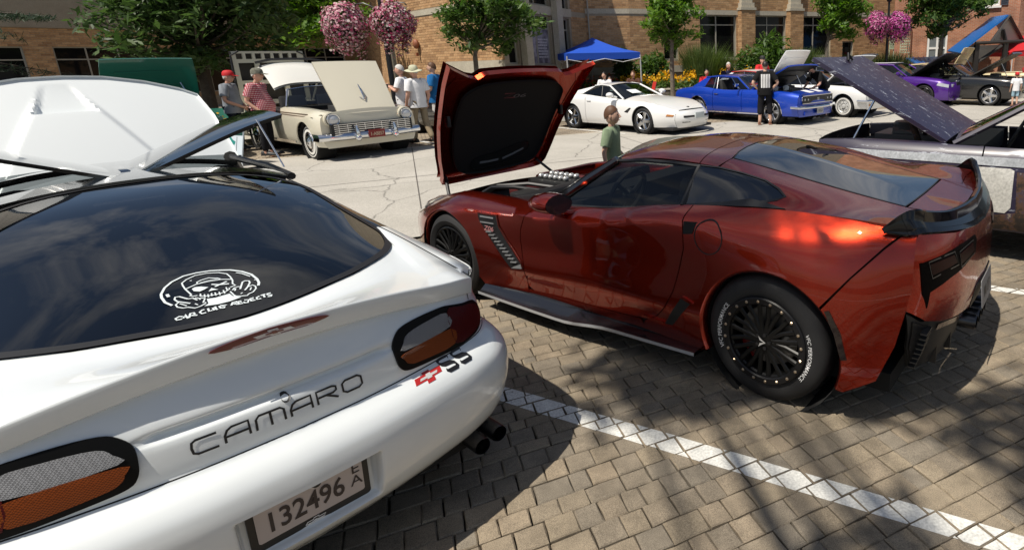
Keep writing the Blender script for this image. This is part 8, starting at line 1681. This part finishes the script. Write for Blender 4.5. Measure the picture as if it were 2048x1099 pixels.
for i in range(6):
 y0=.115-i*.042;zt_=1.33 if i<6 else 1.2
 mb.grid([[(-.20+.25*y*y*4-.0,y,z)for z in np.linspace(.98,zt_,7)]for y in(y0,y0-.012,y0-.024)])
fl_=mb.build('flag_print',WHT,fw_,kind='stuff')
def snap(o,target,gap=.004):
 dg=bpy.context.evaluated_depsgraph_get();from mathutils.bvhtree import BVHTree
 me=target.data;bv=BVHTree.FromPolygons([v.co for v in me.vertices],[tuple(p.vertices)for p in me.polygons])
 for v in o.data.vertices:
  h=bv.ray_cast(Vector((-1,v.co.y,v.co.z)),Vector((1,0,0)))
  if h[0]is not None:v.co.x=h[0].x-gap
snap(fl_,[c for c in fw_.children if c.name.startswith('shirt')][0])
g=gnd(1645,236);person('man in black bending over the blue coupe engine',g,R(212),1.76,dict(pel=(0,0,.94),wai=(.06,0,1.05),che=(.24,0,1.20),nck=(.38,0,1.31),hd0=(.46,0,1.38),hd1=(.52,0,1.46),ls=(.32,.18,1.25),rs=(.32,-.18,1.25),le=(.38,.26,.98),lw=(.55,.14,.88),re=(.40,-.26,.98),rw=(.56,-.18,.90)),BLKT,BLKP,SHB,(H_D,.05),build=1.05,skin=SKINR)
g=gnd(2028,214);person('little child in red cap, white tee and pale blue shorts at the right edge',g,R(80),1.08,dict(lk=(.08,.09,.5),la=(.04,.09,.1)),WHT_T,cloth('pale_blue',(.35,.52,.62)),SHW,(H_B,.1),('cap',MATS['red_cap']),shorts=True,child=True)
g=tb(1524,150,20.6);person('person in red tee and dark cap standing behind the blue coupe',g,R(-60),1.80,dict(le=(.1,.26,1.13),lw=(.28,.2,1.0)),REDT,JEAN,SHB,(H_D,0),('cap',mat('black_cap',(.015,.015,.015),.7)))
sitp=dict(pel=(-.05,0,.50),wai=(-.06,0,.63),che=(-.05,0,.84),nck=(-.03,0,1.03),hd0=(0,0,1.13),hd1=(.01,0,1.23),ls=(-.04,.18,.98),rs=(-.04,-.18,.98),le=(.02,.25,.72),lw=(.22,.16,.62),re=(.02,-.25,.72),rw=(.22,-.16,.62),lh=(0,.10,.48),rh=(0,-.10,.48),lk=(.42,.11,.50),rk=(.42,-.11,.50),la=(.44,.11,.09),ra=(.44,-.11,.09))
for lb_,u,Y,z,rz_,sh_,hr_,ht_ in(('seated person in red tee behind the blue coupe tail',1413,21.4,.11,-80,REDT,H_D,None),('seated man in navy with sunglasses before the yellow flowers',1457,22.6,.11,-70,cloth('navy_tee',(.02,.022,.06)),H_W,None),('seated woman in white top behind the white coupe',1208,20.6,.11,-100,WHT_T,H_D,None),('seated long-haired woman under the blue canopy edge',1266,21.3,.11,-95,cloth('brown_top',(.10,.05,.035)),H_B,None),('seated child in pink beside the woman in white',1219,20.9,.11,-95,cloth('pink_top',(.60,.20,.28)),H_D,None)):
 q=tb(u,150,Y);q.z=z;s__=1.5 if 'child' in lb_ else(2.0 if 'navy' in lb_ else 1.72);person(lb_,q,R(rz_),s__,sitp,sh_,JEAN,SHB,(hr_,.5 if 'woman' in lb_ else .05),seat=True);fchair('folding chair under '+('the '+lb_.split(' before')[0].split(' behind')[0].split(' under')[0].split(' beside')[0]),(q.x,q.y,z),R(rz_),mat('blue_fabric',(.02,.04,.12),.6))
